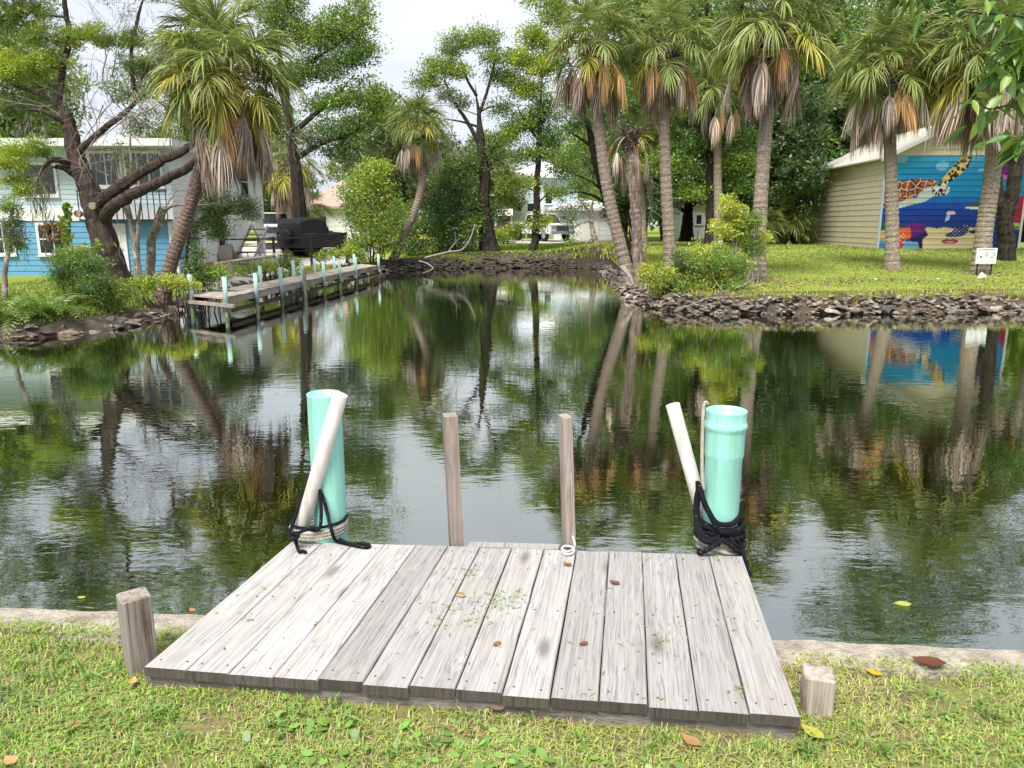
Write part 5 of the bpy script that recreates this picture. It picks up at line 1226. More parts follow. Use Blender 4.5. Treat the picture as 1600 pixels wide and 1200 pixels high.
def palm(label, pts, rad, crown, scale, ngreen=34, ndead=20, bark='palm_bark', yellow=0.2, flowers=3, skew=(0, 0), boots=False, name='sabal_palm', low=0.0, group='sabal palms on the banks'):
    """pts: trunk pixels (px,py,D) from base to top; crown pixel (px,py,D)"""
    scale *= 0.70; rad *= 0.86; ngreen = int(ngreen * rng.uniform(.62, .85)); ndead = int(ndead * rng.uniform(1.0, 1.6))
    P = np.array([at(*p) for p in pts]); base = P[0].copy(); base[2] = min(base[2], gz(base[0], base[1]) + 0.05)
    P[0][2] = base[2] - 0.15
    C0 = at(*crown); top = C0 - np.array([0, 0, 0.25 * scale])
    t = thing(name, (base[0], base[1], base[2]), label, 'palm tree', group); o = ORG[t.name]
    path = spline(np.vstack([P, [top]]), 9); n = len(path)
    rr = rad * (1 + 0.35 * np.exp(-np.arange(n) / 2.5)) * np.linspace(1.05, 0.9, n)
    dense = spline(path[::3] if n > 6 else path, 9); m = len(dense); rr = np.interp(np.linspace(0, 1, m), np.linspace(0, 1, n), rr)
    rr = rr * (1 + 0.045 * np.sin(np.arange(m) * 1.9) * rng.uniform(0.3, 1.3, m))
    b = MB(); b.tube(dense, rr, 14, rough=0.05); tr = part('trunk', b, M[bark], t, smooth=False)
    if boots:
        for k in range(72):
            i = int(rng.uniform(0.04, 0.98) * (m - 2)); a = rng.uniform(0, 6.28); dirv = np.array([math.cos(a), math.sin(a), 0]); q = dense[i] + dirv * rr[i] * 0.8
            hgt = rng.uniform(0.22, 0.42) * (1.0 + 0.9 * (i > 0.85 * m)); w = 0.05; s_ = np.array([-math.sin(a), math.cos(a), 0]); out = dirv * hgt * (0.28 + 0.5 * (i > 0.85 * m))
            bb = MB(); bb.add([q - s_ * w, q + s_ * w, q + s_ * w * 0.35 + out + ez * hgt, q - s_ * w * 0.35 + out + ez * hgt, q + dirv * 0.04, q + out + ez * hgt + dirv * 0.02], Q=[[0, 4, 5, 3], [4, 1, 2, 5]]); part('boot', bb, M['boot'], tr)
    loc = top - o
    def put(nm, me, az, tilt, s_, dz=0.0, out=0.0):
        x_, y_ = -math.sin(az) * out, math.cos(az) * out
        link(nm, me, None, t, loc + np.array([x_ + skew[0] * max(-dz, 0), y_, dz]), (tilt[0], tilt[1], az), (s_, s_, s_))
    els = [78, 55, 32, 10, -14, -38]; wts = np.array([0.15, 0.20, 0.23, 0.22, 0.14, 0.04]) + np.array([-0.04, -0.04, 0, 0.02, 0.05, 0.05]) * low
    wts = np.maximum(wts, 0.02); cnt = np.round(wts / wts.sum() * ngreen).astype(int); g = 0.0
    for e, c in zip(els, cnt):
        for k in range(c):
            g += 2.39996; az = g + rng.normal() * 0.2; yl = e in FRY and rng.uniform() < yellow * (1.4 if e < 0 else 0.7)
            me = (FRY if yl else FR)[e][rng.integers(2)]
            put('frond', me, az, (rng.normal() * 0.12, rng.normal() * 0.12), scale * rng.uniform(0.88, 1.1), dz=0.12 * e / 78 * scale, out=0.06)
    for k in range(ndead):
        g += 2.39996; put('dead_frond', FD[rng.integers(len(FD))], g + rng.normal() * 0.25, (rng.normal() * 0.1, rng.normal() * 0.12), scale * rng.uniform(0.85, 1.35), dz=-rng.uniform(0.0, 0.45) * scale, out=0.12)
    for k in range(flowers): put('flower_stalk', FLW[k % 2], rng.uniform(0, 6.28), (0, 0), scale * rng.uniform(0.8, 1.1), dz=0.1)
    # ragged fibre collar between the trunk and the fronds
    b = MB(); nf = 420; a = rng.uniform(0, 6.28, nf); h = rng.uniform(-0.8, 0.15, nf) * scale; rad_ = rad * (1.25 + 0.5 * (h + 0.8 * scale) / scale)
    b.leaves(top + np.stack([np.cos(a) * rad_, np.sin(a) * rad_, h], 1), 0.34 * scale, np.array([0.16, 0.115, 0.08]), up=-1.2, aspect=0.16, jit=0.5)
    part('fibre_collar', b, M['dead'], t, col=True); return t
palm('leaning palm with a huge yellowing crown in front of the blue house', [(250, 463, 18.4), (266, 415, 18.4), (284, 360, 18.4), (300, 310, 18.4), (313, 262, 18.4)], 0.185, (350, 100, 18.4), 1.52, 60, 30, 'palm_bark_dark', yellow=0.42, flowers=1, low=0.8)
palm('palm crown rising behind the large leaning palm', [(256, 430, 21.5), (283, 362, 21.5), (299, 312, 21.5), (312, 262, 21.5)], 0.14, (322, 62, 21.5), 1.3, 36, 10, 'palm_bark_dark', yellow=0.05, flowers=0)
palm('small palm with a curved trunk at the far end of the long dock', [(612, 403, 35.7), (632, 365, 35.7), (648, 330, 35.7), (658, 295, 35.7), (660, 268, 35.7)], 0.21, (652, 190, 35.7), 1.32, 42, 22, yellow=0.45, flowers=5)
palm('tall left-leaning palm at the corner of the right lawn', [(987, 417, 24.1), (966, 370, 24.1), (952, 310, 24.1), (941, 240, 24.1), (931, 150, 24.1)], 0.215, (928, 62, 24.1), 1.32, 42, 26, yellow=0.4, flowers=6)
palm('upright palm standing behind the leaning corner palm', [(1048, 414, 24.9), (1044, 350, 24.9), (1040, 270, 24.9), (1038, 180, 24.9)], 0.215, (1044, 62, 24.9), 1.4, 44, 24, yellow=0.15, flowers=1)
palm('thick palm rising behind the light green bush', [(1186, 428, 21.8), (1186, 370, 21.8), (1190, 290, 21.8), (1199, 170, 21.8)], 0.225, (1212, 24, 21.8), 1.56, 52, 34, yellow=0.3, flowers=5, low=0.5)
palm('palm before the beige corner of the mural building', [(1395, 416, 24.4), (1394, 350, 24.4), (1393, 290, 24.4), (1390, 215, 24.4)], 0.225, (1390, 92, 24.4), 1.55, 52, 26, yellow=0.15, flowers=5)
palm('palm directly behind the notice board', [(1533, 421, 23.0), (1538, 360, 23.0), (1547, 300, 23.0), (1553, 220, 23.0)], 0.27, (1545, 66, 23.0), 1.75, 52, 40, yellow=0.3, flowers=3, low=0.6)
palm('palm at the right edge of the picture behind the dark forked tree', [(1640, 400, 30), (1650, 300, 30)], 0.22, (1640, 90, 30), 1.7, 40, 22, yellow=0.2)
palm('ragged palm standing behind the blue house corner', [(452, 395, 45), (452, 330, 45)], 0.2, (450, 248, 45), 1.8, 26, 34, yellow=0.9, flowers=2, low=1.0)
palm('low young palm behind the covered vehicle', [(474, 386, 47), (474, 360, 47)], 0.2, (474, 322, 47), 1.5, 34, 5, yellow=0.2, flowers=0)
palm('far palm trunk beside the dark tree trunk on the right lawn', [(1123, 384, 34.5), (1122, 320, 34.5), (1121, 250, 34.5)], 0.21, (1124, 130, 34.5), 1.5, 36, 20, yellow=0.2)
palm('slim far palm seen between the two leaning palm trunks', [(1007, 392, 36), (1005, 340, 36)], 0.16, (1000, 210, 36), 1.4, 30, 16, yellow=0.2)
# booted stub palm: trunk wrapped in old leaf bases, crown gone
st_ = palm('headless palm trunk wrapped in old leaf bases beside the leaning palm', [(1000, 415, 23.4), (994, 350, 23.4), (989, 280, 23.4)], 0.17, (985, 195, 23.4), 1.0, 0, 5, 'boot', boots=True, flowers=0)
# dark fan palms in the shade beside the beige wall
for i, (x_, y_, D, s_, lab) in enumerate(((1222, 345, 40, 1.5, 'shaded fan palm nearest the beige wall'), (1192, 360, 39, 1.2, 'low shaded fan palm just right of the thick palm trunk'), (1242, 372, 42, 1.0, 'smallest shaded fan palm near the foot of the beige wall'))):
    palm(lab, [(x_, 388, D), (x_, (388 + y_) / 2, D)], 0.12, (x_, y_ - 8, D), s_, 34, 4, 'palm_bark_dark', yellow=0.0, flowers=0, name='fan_palm', group='fan palms by the beige wall')

# ================================================================== BROADLEAF TREES
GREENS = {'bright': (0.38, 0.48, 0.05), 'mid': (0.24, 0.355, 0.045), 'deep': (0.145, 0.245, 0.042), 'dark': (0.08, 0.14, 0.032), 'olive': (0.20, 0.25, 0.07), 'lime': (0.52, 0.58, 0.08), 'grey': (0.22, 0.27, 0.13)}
def twiggy(mb, a, d, L, r_, depth, spread=0.7, droop=0.0, C=None):
    """recursive bare twigs"""
    n = 5; P = [a]; dd = d
    for k in range(n): dd = unit(dd + rng.normal(size=3) * 0.16 + G0 * droop); P.append(P[-1] + dd * L / n)
    P = np.array(P); mb.tube(P, np.linspace(r_, r_ * 0.45, n + 1), 4 if depth else 3, cap=False, C=C)
    if depth:
        for k in range(3):
            i = rng.integers(1, n + 1); twiggy(mb, P[i], unit(dd + rng.normal(size=3) * spread), L * rng.uniform(0.5, 0.75), r_ * 0.5, depth - 1, spread, droop, C)
def tree(name, label, cat, limbs, clumps, bark='dark_bark', leaf=0.12, tufts_per=1.0, perleaf=26, moss=(), bare=(), group=None, up=0.4, tuft=0.30, trunk_name='trunk', leafmat_='leaf', base=None, aspect=0.45):
    perleaf = int(perleaf * 1.5)
    """limbs: list of (pixel polyline [(px,py,D)..], r0, r1), the first is the trunk;
    clumps: (px,py,D,rx_px,ry_px,ntufts,tint)"""
    P0 = at(*limbs[0][0][0]); z0 = gz(P0[0], P0[1]) if base is None else base
    t = thing(name, (P0[0], P0[1], z0), label, cat, group); nodes_ = []
    for k, (pl, r0, r1) in enumerate(limbs):
        P = np.array([at(*p) for p in pl])
        if k == 0: P[0][2] = z0 - 0.2
        path = spline(P, 7); n = len(path); rr = np.linspace(r0, r1, n)
        rr = rr * np.clip((n - np.arange(n)) / (n * 0.3), 0.10, 1) if clumps else rr
        if k == 0: rr = rr * (1 + 0.55 * np.exp(-np.arange(n) / 2.0))
        path = path + rng.normal(size=path.shape) * min(r1 * 0.18, 0.012); nodes_ += [(p, r_) for p, r_ in zip(path[n // 3 if k == 0 else 0:], rr[n // 3 if k == 0 else 0:])]
        b = MB(); b.tube(path, rr, 18 if r0 > 0.25 else (12 if r0 > 0.1 else 7), rough=0.10, ridge=1.1)
        if k == 0: trunk = part(trunk_name, b, M[bark], t, smooth=r0 < 0.1)
        else: part('limb', b, M[bark], t, smooth=r0 < 0.1)
    NP = np.array([p for p, r_ in nodes_]); NR = np.array([r_ for p, r_ in nodes_])
    lv = MB(); br = MB()
    for (x_, y_, D, rx, ry, nt, tint) in clumps:
        c = at(x_, y_, D); s_ = D / FPX; rad = np.array([rx * s_, rx * s_ * 0.85, ry * s_]); nt = max(int(nt * tufts_per * 1.7), 2); base_t = np.array(GREENS[tint]) if isinstance(tint, str) else np.array(tint)
        # branch from the nearest limb into the clump, twigs to its tufts
        i = np.argmin(((NP - c) ** 2).sum(1) + (NP[:, 2] > c[2]) * 0.5); a = NP[i]; r_ = max(min(NR[i] * 0.5, 0.05 + 0.02 * rad[0]), 0.012)
        mid = (a + c) / 2 + rng.normal(size=3) * 0.12 * np.linalg.norm(c - a) + ez * 0.08 * np.linalg.norm(c - a)
        if np.linalg.norm(c - a) > 0.15: br.tube(spline([a, mid, c], 5), np.linspace(r_, r_ * 0.4, 11), 5, cap=False)
        u_ = unit(rng.normal(size=(nt, 3))) * (rng.uniform(0.12, 1, (nt, 1)) ** 0.45); u_[:, 2] = np.where(u_[:, 2] < -0.35, u_[:, 2] * 0.6, u_[:, 2])
        ctr = c + u_ * rad * np.where(rng.uniform(size=(nt, 1)) < .2, rng.uniform(1.1, 1.6, (nt, 1)), rng.uniform(0.7, 1.1, (nt, 1)))
        tw = rng.uniform(size=nt) < 0.45
        for q in ctr[tw]:
            m_ = (c + q) / 2 + rng.normal(size=3) * 0.1 * rad.mean(); br.tube(np.array([c, m_, q]), [r_ * 0.4, r_ * 0.28, r_ * 0.15], 3, cap=False)
        # tufts: leaves spread in a flattened puff; tone varies from tuft to tuft
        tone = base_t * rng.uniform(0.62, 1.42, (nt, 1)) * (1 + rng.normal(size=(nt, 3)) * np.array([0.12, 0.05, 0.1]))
        tr_ = tuft * rng.uniform(0.6, 1.4, nt) * (D / 30.0) ** 0.5
        off = np.clip(rng.normal(size=(nt, perleaf, 3)), -1.6, 1.6) * tr_[:, None, None] * np.array([0.62, 0.62, 0.42])
        pts = (ctr[:, None, :] + off).reshape(-1, 3); dirs = unit(off.reshape(-1, 3) + np.repeat(u_, perleaf, 0) * 0.15)
        lv.leaves(pts, leaf * (0.68 if D > 30 else 0.85), np.clip(np.repeat(tone, perleaf, 0), 0.004, 1), up=up, dirs=dirs, jit=0.28, aspect=aspect)
    if lv.n: part('crown', lv, M[leafmat_], t, col=True)
    if br.n: part('branches', br, M[bark], t, kind='stuff')
    if bare:
        b = MB()
        for (x_, y_, D, dx, dz, L, dep) in bare: twiggy(b, at(x_, y_, D), unit(np.array([dx, rng.normal() * 0.3, dz])), L, 0.022 * D / 25, dep)
        part('bare_twigs', b, M['twig'], t, kind='stuff')
    if moss:
        b = MB()
        for (x_, y_, D, w, h, n_) in moss:
            s_ = D / FPX; c = at(x_, y_, D); q = c + rng.normal(size=(n_, 3)) * np.array([w * s_ * 0.4, 0.25, 0.1]); ln = np.abs(rng.normal(size=n_)) * h * s_ * 0.5 + h * s_ * 0.25
            for k in range(5): b.leaves(q + np.stack([rng.normal(size=n_) * 0.03, rng.normal(size=n_) * 0.03, -ln * (k + 0.3) / 5], 1), float(np.mean(ln)) * 0.4, np.array([0.23, 0.23, 0.175]), up=-3.5, aspect=0.07, jit=0.35)
        part('spanish_moss', b, M['moss'], t, col=True, kind='stuff')
    return t

D1 = 20.5
tree('cedar_tree', 'big gnarled cedar with twisted brown trunk in front of the blue house', 'tree',
     [([(185, 440, D1), (168, 395, D1), (152, 340, D1), (136, 290, D1), (116, 235, D1), (106, 190, D1), (92, 160, D1), (70, 120, D1)], 0.37, 0.07),
      ([(120, 242, D1), (140, 222, D1 - .2), (165, 200, D1 - .3), (190, 180, D1 - .3), (212, 160, D1), (236, 130, D1), (250, 90, D1)], 0.11, 0.03),
      ([(148, 322, D1), (175, 300, D1 - .5), (212, 275, D1 - .8), (250, 252, D1 - .9), (284, 236, D1 - .8), (315, 212, D1 - .6), (350, 175, D1 - .4)], 0.15, 0.06),
      ([(160, 345, D1), (178, 322, D1 - .7), (215, 300, D1 - 1), (255, 282, D1 - 1.1), (300, 258, D1 - 1), (335, 230, D1 - .8), (375, 190, D1 - .5), (405, 150, D1)], 0.16, 0.05),
      ([(112, 262, D1), (92, 250, D1 - .4), (74, 254, D1 - .6), (62, 275, D1 - .6)], 0.10, 0.04), ([(118, 275, D1), (98, 262, D1 - .3), (80, 262, D1 - .4)], 0.10, 0.05),
      ([(106, 195, D1), (86, 182, D1 - .2), (60, 172, D1 - .3), (30, 172, D1 - .3)], 0.09, 0.03), ([(96, 170, D1), (70, 150, D1), (45, 142, D1), (10, 130, D1)], 0.08, 0.03),
      ([(92, 160, D1), (98, 110, D1), (108, 60, D1), (100, 0, D1), (95, -60, D1)], 0.09, 0.05), ([(212, 160, D1), (205, 90, D1), (215, 30, D1), (230, -20, D1)], 0.06, 0.03)],
     [(35, 108, D1, 42, 26, 46, 'bright'), (82, 98, D1, 36, 26, 40, 'bright'), (110, 62, D1, 22, 18, 18, 'bright'), (148, 55, D1, 28, 20, 22, 'bright'), (172, 66, D1, 16, 14, 12, 'mid'), (205, 62, D1, 22, 16, 18, 'mid'), (62, 58, D1, 36, 22, 30, 'mid'), (50, 18, D1, 44, 22, 34, 'mid'), (10, 30, D1, 30, 30, 20, 'olive'),
      (12, 108, D1, 25, 30, 22, 'bright'), (225, 105, D1, 26, 20, 26, 'deep'), (256, 118, D1 + 1, 24, 22, 24, 'deep'), (20, 250, D1 - .8, 34, 26, 34, 'bright'), (55, 232, D1 - .5, 26, 16, 20, 'mid'), (28, 292, D1 - .8, 26, 26, 26, 'bright'), (8, 170, D1, 22, 18, 14, 'deep'), (100, -40, D1, 80, 40, 60, 'mid'), (200, -30, D1, 70, 40, 46, 'mid'), (0, -30, D1, 60, 40, 40, 'deep'), (60, -130, D1, 90, 60, 60, 'mid'), (190, -120, D1, 80, 50, 50, 'mid'), (-60, -100, D1, 90, 70, 50, 'deep'), (110, -220, D1, 100, 60, 50, 'mid'), (-50, 10, D1, 60, 50, 50, 'deep'), (10, -75, D1, 60, 40, 50, 'mid'), (-110, 60, D1, 60, 70, 50, 'deep'), (-120, -40, D1, 80, 60, 50, 'mid'), (270, -70, D1 + 2, 70, 40, 40, 'deep'), (30, 165, D1 + 1, 40, 22, 30, 'deep'), (75, 135, D1 + 1, 30, 18, 20, 'mid')],
     'cedar_bark', leaf=0.085, perleaf=46, tuft=0.21, aspect=0.3,
     moss=[(60, 275, D1 - .7, 16, 85, 40), (205, 20, D1, 40, 35, 30), (90, 150, D1, 60, 40, 40), (45, 190, D1, 40, 45, 40), (150, 110, D1, 50, 40, 30)],
     bare=[(140 + 7 * k, 230 - 22 * (k % 6), D1 - .5, rng.normal() * 0.5, 0.8 * rng.choice([-0.8, 1, 1]), 1.3, 3) for k in range(24)] + [(95, 180, D1, -0.6, 0.5, 1.3, 3), (80, 165, D1, -0.8, -0.2, 1.2, 3), (70, 255, D1 - .6, -0.3, -0.8, 0.9, 3), (120, 200, D1, 0.6, 0.6, 1.5, 3), (190, 180, D1, 0.5, -0.3, 1.3, 3), (130, 160, D1, 0.3, 0.9, 1.5, 3), (160, 120, D1, 0.3, 0.6, 1.4, 3), (210, 150, D1, 0.2, 0.9, 1.4, 3)])
for (x_, y_, dx) in ((144, 322, -0.1), (121, 334, -0.2)):      # sawn limb scars on the big trunk
    q = at(x_, y_, D1 - 0.43); b = MB(); b.tube([q + [0, 0.12, 0], q, q - [0, 0.015, 0]], [0.085, 0.095, 0.085], 10, rough=0.12); part('limb_scar', b, M['cutwood'], bpy.data.objects['cedar_tree'])
b = MB(); q = np.array([at(105 + rng.normal() * 4, y_, D1 - .5) for y_ in np.linspace(318, 385, 60)]); b.leaves(q, 0.22, np.array([0.24, 0.34, 0.04]), up=-0.4, aspect=0.7); b.leaves(np.array([at(150 + rng.normal() * 10, 385 + rng.normal() * 5, D1 - .6) for _ in range(30)]), 0.14, np.array([0.24, 0.34, 0.04]), aspect=0.7)
part('climbing_vine', b, M['leaf'], bpy.data.objects['cedar_tree'], col=True)

tree('myrtle_tree', 'thin pale-barked tree with two stems right of the cedar trunk', 'tree', [([(215, 425, 20), (212, 390, 20), (205, 350, 20), (196, 310, 20), (186, 270, 20), (178, 235, 20)], 0.10, 0.03), ([(214, 400, 20), (216, 350, 20), (218, 330, 20), (222, 300, 20)], 0.07, 0.02), ([(205, 350, 20), (190, 320, 20.2), (180, 312, 20.2)], 0.05, 0.02), ([(196, 310, 20), (205, 270, 20), (203, 225, 20), (208, 190, 20)], 0.05, 0.015)],
     [(190, 240, 20, 18, 26, 10, 'grey'), (212, 262, 20, 12, 18, 6, 'grey')], 'grey_bark', leaf=0.07, perleaf=14, tuft=0.2, bare=[(196, 310, 20, 0.3, 1, 1.1, 3), (206, 350, 20, -0.5, 0.8, 1.2, 3), (180, 300, 20, -0.2, 0.7, 1, 2)])
tree('dead_snag', 'broken grey snag stump between the thin tree and the leaning palm', 'tree', [([(232, 430, 20.5), (235, 400, 20.5), (238, 372, 20.5), (247, 348, 20.5), (256, 325, 20.5)], 0.11, 0.10), ([(252, 332, 20.5), (268, 322, 20.5), (282, 320, 20.5)], 0.05, 0.02), ([(238, 378, 20.5), (240, 350, 20.5), (250, 322, 20.4)], 0.03, 0.02)], [], 'grey_bark', bare=[(256, 326, 20.5, 0.4, 0.7, 0.9, 2), (280, 320, 20.5, 0.8, 0.1, 1.0, 2)])
tree('edge_sapling', 'mossy sapling at the left edge of the picture', 'tree', [([(2, 470, 15.5), (8, 430, 15.5), (14, 390, 15.5), (18, 340, 15.5), (24, 300, 15.5)], 0.06, 0.025)], [(18, 345, 15.5, 16, 26, 20, 'olive'), (24, 385, 15.5, 16, 16, 12, 'mid'), (14, 320, 15.5, 16, 20, 16, 'mid'), (25, 370, 15.5, 14, 14, 12, 'grey')], 'grey_bark', leaf=0.055, perleaf=22, tuft=0.14, moss=[(18, 350, 15.5, 20, 50, 30), (24, 375, 15.5, 16, 40, 25)])
tree('olive_bush_tree', 'airy small-leaved tree between the leaning palm and the white house wall', 'tree', [([(288, 424, 23), (293, 390, 23), (298, 355, 23), (306, 330, 23)], 0.06, 0.03), ([(298, 355, 23), (330, 330, 23), (360, 325, 23)], 0.035, 0.015), ([(303, 335, 23), (312, 300, 23), (330, 270, 23)], 0.03, 0.012), ([(330, 330, 23), (338, 360, 22.8), (340, 380, 22.8)], 0.02, 0.01)],
     [(325, 305, 23, 24, 16, 16, 'grey'), (345, 325, 23, 32, 18, 24, 'deep'), (375, 322, 23, 26, 14, 14, 'grey'), (320, 345, 23, 24, 22, 18, 'grey'), (342, 360, 22.8, 16, 24, 18, 'deep'), (300, 370, 23, 12, 22, 8, 'grey'), (390, 335, 23, 14, 12, 6, 'grey')], 'dark_bark', leaf=0.085, perleaf=24, tuft=0.22, tufts_per=1.7, bare=[(330, 270, 23, 0.4, 0.5, 0.8, 2)])
D4 = 38.6
tree('dark_cedar', 'dark-trunked cedar with an open crown at the far end of the canal', 'tree',
     [([(766, 402, D4), (760, 360, D4), (755, 320, D4), (758, 280, D4), (752, 230, D4), (748, 180, D4), (742, 130, D4)], 0.42, 0.10), ([(752, 230, D4), (730, 190, D4), (705, 150, D4), (690, 110, D4)], 0.12, 0.04), ([(748, 180, D4), (762, 140, D4), (772, 100, D4), (780, 70, D4)], 0.10, 0.03), ([(745, 150, D4), (728, 120, D4), (716, 80, D4)], 0.08, 0.03), ([(755, 330, D4), (742, 325, D4 - .5), (730, 330, D4 - .8)], 0.12, 0.05), ([(752, 200, D4), (720, 190, D4), (690, 185, D4)], 0.07, 0.02)],
     [(690, 100, D4, 32, 18, 26, 'mid'), (725, 62, D4, 34, 16, 28, 'mid'), (762, 58, D4, 26, 14, 20, 'mid'), (678, 125, D4, 20, 14, 14, 'bright'), (715, 112, D4, 24, 12, 16, 'bright'), (770, 90, D4, 24, 14, 16, 'mid'), (660, 130, D4, 18, 14, 10, 'deep'), (705, 78, D4, 20, 10, 10, 'olive'), (775, 120, D4, 20, 14, 14, 'deep'), (785, 170, D4, 20, 18, 14, 'deep'), (700, 150, D4, 20, 12, 10, 'grey'), (720, 160, D4, 20, 10, 8, 'grey'),
      (735, 260, D4, 22, 26, 20, 'deep'), (715, 300, D4, 26, 26, 26, 'dark'), (770, 235, D4, 18, 22, 16, 'deep'), (700, 270, D4, 26, 24, 24, 'deep'), (730, 320, D4, 30, 20, 24, 'deep'), (790, 290, D4, 16, 26, 18, 'mid'), (780, 330, D4, 14, 20, 10, 'deep')],
     'dark_bark', leaf=0.15, perleaf=28, tuft=0.30, tufts_per=1.3, aspect=.55, bare=[(745, 270, D4, -0.6, 0.5, 2.0, 3), (742, 300, D4, -0.8, 0.1, 2.2, 3), (735, 255, D4, -0.4, 0.7, 2.0, 3), (770, 260, D4, 0.5, 0.3, 1.6, 3), (700, 320, D4, -0.7, -0.3, 1.6, 3), (748, 180, D4, -0.7, 0.3, 2.2, 3)])
D5 = 38.9
tree('bright_cedar', 'bright green cedar with a straight trunk flared at the foot, far end of the canal', 'tree',
     [([(830, 401, D5), (836, 375, D5), (838, 330, D5), (840, 280, D5), (842, 220, D5), (845, 150, D5), (850, 60, D5)], 0.22, 0.09), ([(842, 220, D5), (820, 190, D5), (805, 160, D5)], 0.08, 0.03), ([(843, 200, D5), (860, 170, D5), (880, 150, D5)], 0.08, 0.03), ([(838, 300, D5), (815, 290, D5), (795, 285, D5)], 0.05, 0.02), ([(838, 320, D5), (860, 300, D5), (880, 300, D5)], 0.05, 0.02)],
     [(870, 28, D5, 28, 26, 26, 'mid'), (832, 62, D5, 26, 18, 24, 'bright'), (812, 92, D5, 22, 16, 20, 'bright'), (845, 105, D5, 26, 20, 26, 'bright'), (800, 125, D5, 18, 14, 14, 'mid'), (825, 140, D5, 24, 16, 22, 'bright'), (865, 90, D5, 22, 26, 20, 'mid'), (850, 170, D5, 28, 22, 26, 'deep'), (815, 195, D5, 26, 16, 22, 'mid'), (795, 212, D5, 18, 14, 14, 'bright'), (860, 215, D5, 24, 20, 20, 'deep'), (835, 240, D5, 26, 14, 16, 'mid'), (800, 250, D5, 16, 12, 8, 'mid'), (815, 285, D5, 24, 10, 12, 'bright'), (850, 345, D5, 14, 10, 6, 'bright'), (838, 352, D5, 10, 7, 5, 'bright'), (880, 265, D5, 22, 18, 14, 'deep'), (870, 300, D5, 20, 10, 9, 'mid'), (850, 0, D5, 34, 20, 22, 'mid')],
     'dark_bark', leaf=0.16, perleaf=30, tuft=0.33, tufts_per=1.5, aspect=.55)
tree('leaning_sapling', 'small leaning tree with drooping foliage left of the corner palms', 'tree', [([(932, 398, 39.0), (929, 372, 39.0), (924, 345, 39.0), (928, 300, 39.0)], 0.17, 0.07), ([(924, 345, 39.0), (905, 350, 39.0), (893, 362, 39.0)], 0.05, 0.02), ([(925, 335, 39.0), (905, 310, 39.0)], 0.05, 0.02)],
     [(905, 322, 39.0, 20, 18, 20, 'deep'), (890, 345, 39.0, 14, 16, 12, 'deep'), (895, 375, 39.0, 10, 12, 7, 'mid'), (925, 295, 39.0, 20, 16, 16, 'mid'), (950, 315, 39.0, 14, 16, 9, 'deep'), (880, 325, 39.0, 10, 12, 6, 'grey'), (905, 392, 39.0, 12, 6, 6, 'bright')], 'grey_bark', leaf=0.13, perleaf=22, tuft=0.26)
tree('slanting_cedar', 'dark slanting tree trunk just behind the leaning corner palm', 'tree', [([(996, 416, 26.5), (970, 370, 26.5), (950, 315, 26.5), (935, 265, 26.5), (920, 200, 26.5), (905, 150, 26.5)], 0.22, 0.10), ([(945, 300, 26.5), (920, 282, 26.5), (890, 270, 26.5)], 0.06, 0.02), ([(950, 320, 26.5), (925, 305, 26.5), (900, 300, 26.5), (880, 305, 26.5)], 0.05, 0.02), ([(925, 230, 26.5), (905, 215, 26.5), (885, 205, 26.5)], 0.06, 0.02)],
     [(890, 250, 26.5, 20, 14, 12, 'mid'), (905, 290, 26.5, 22, 9, 9, 'mid'), (875, 300, 26.5, 16, 9, 7, 'mid'), (900, 195, 26.5, 26, 18, 18, 'deep'), (890, 160, 26.5, 24, 18, 18, 'mid'), (960, 230, 27, 20, 26, 16, 'deep')], 'dark_bark', leaf=0.10, perleaf=24, tuft=0.26, bare=[(990, 270, 26.5, 0.5, -0.2, 1.6, 3), (985, 280, 26.5, 0.6, 0.1, 1.5, 3), (1010, 290, 26.5, 0.1, -0.8, 1.2, 3)])
tree('oak_tree', 'broad dark oak behind the large left palm, reaching above the picture', 'tree',
     [([(470, 392, 41), (468, 330, 41), (462, 260, 41), (452, 190, 41), (440, 110, 41), (430, 30, 41)], 0.4, 0.15), ([(455, 210, 41), (490, 180, 41), (525, 150, 41), (550, 120, 41)], 0.16, 0.05), ([(460, 250, 41), (500, 225, 41), (545, 210, 41), (575, 190, 41)], 0.14, 0.04), ([(445, 140, 41), (480, 100, 41), (520, 75, 41), (545, 55, 41)], 0.13, 0.04), ([(440, 100, 41), (430, 40, 41), (460, -20, 41)], 0.12, 0.04)],
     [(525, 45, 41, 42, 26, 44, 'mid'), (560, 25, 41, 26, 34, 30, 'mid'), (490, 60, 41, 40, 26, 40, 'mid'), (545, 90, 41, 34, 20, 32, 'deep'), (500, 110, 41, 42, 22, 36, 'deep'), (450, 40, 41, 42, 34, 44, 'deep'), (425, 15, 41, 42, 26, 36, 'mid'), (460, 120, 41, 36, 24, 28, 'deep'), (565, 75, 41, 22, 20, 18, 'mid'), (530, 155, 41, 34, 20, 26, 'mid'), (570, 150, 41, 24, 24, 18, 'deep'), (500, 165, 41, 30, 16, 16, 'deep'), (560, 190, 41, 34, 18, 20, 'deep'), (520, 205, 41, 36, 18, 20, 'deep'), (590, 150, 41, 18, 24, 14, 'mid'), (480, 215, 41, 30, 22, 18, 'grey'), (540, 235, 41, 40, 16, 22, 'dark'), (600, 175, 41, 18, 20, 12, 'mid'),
      (440, -60, 41, 90, 50, 70, 'mid'), (530, -70, 41, 60, 50, 50, 'mid'), (400, -130, 41, 80, 50, 50, 'deep')], 'dark_bark', leaf=0.185, perleaf=28, tuft=0.38, tufts_per=1.25, aspect=.55,
     moss=[(520, 240, 41, 60, 40, 50), (460, 220, 41, 50, 50, 40)])
D8 = 35.0
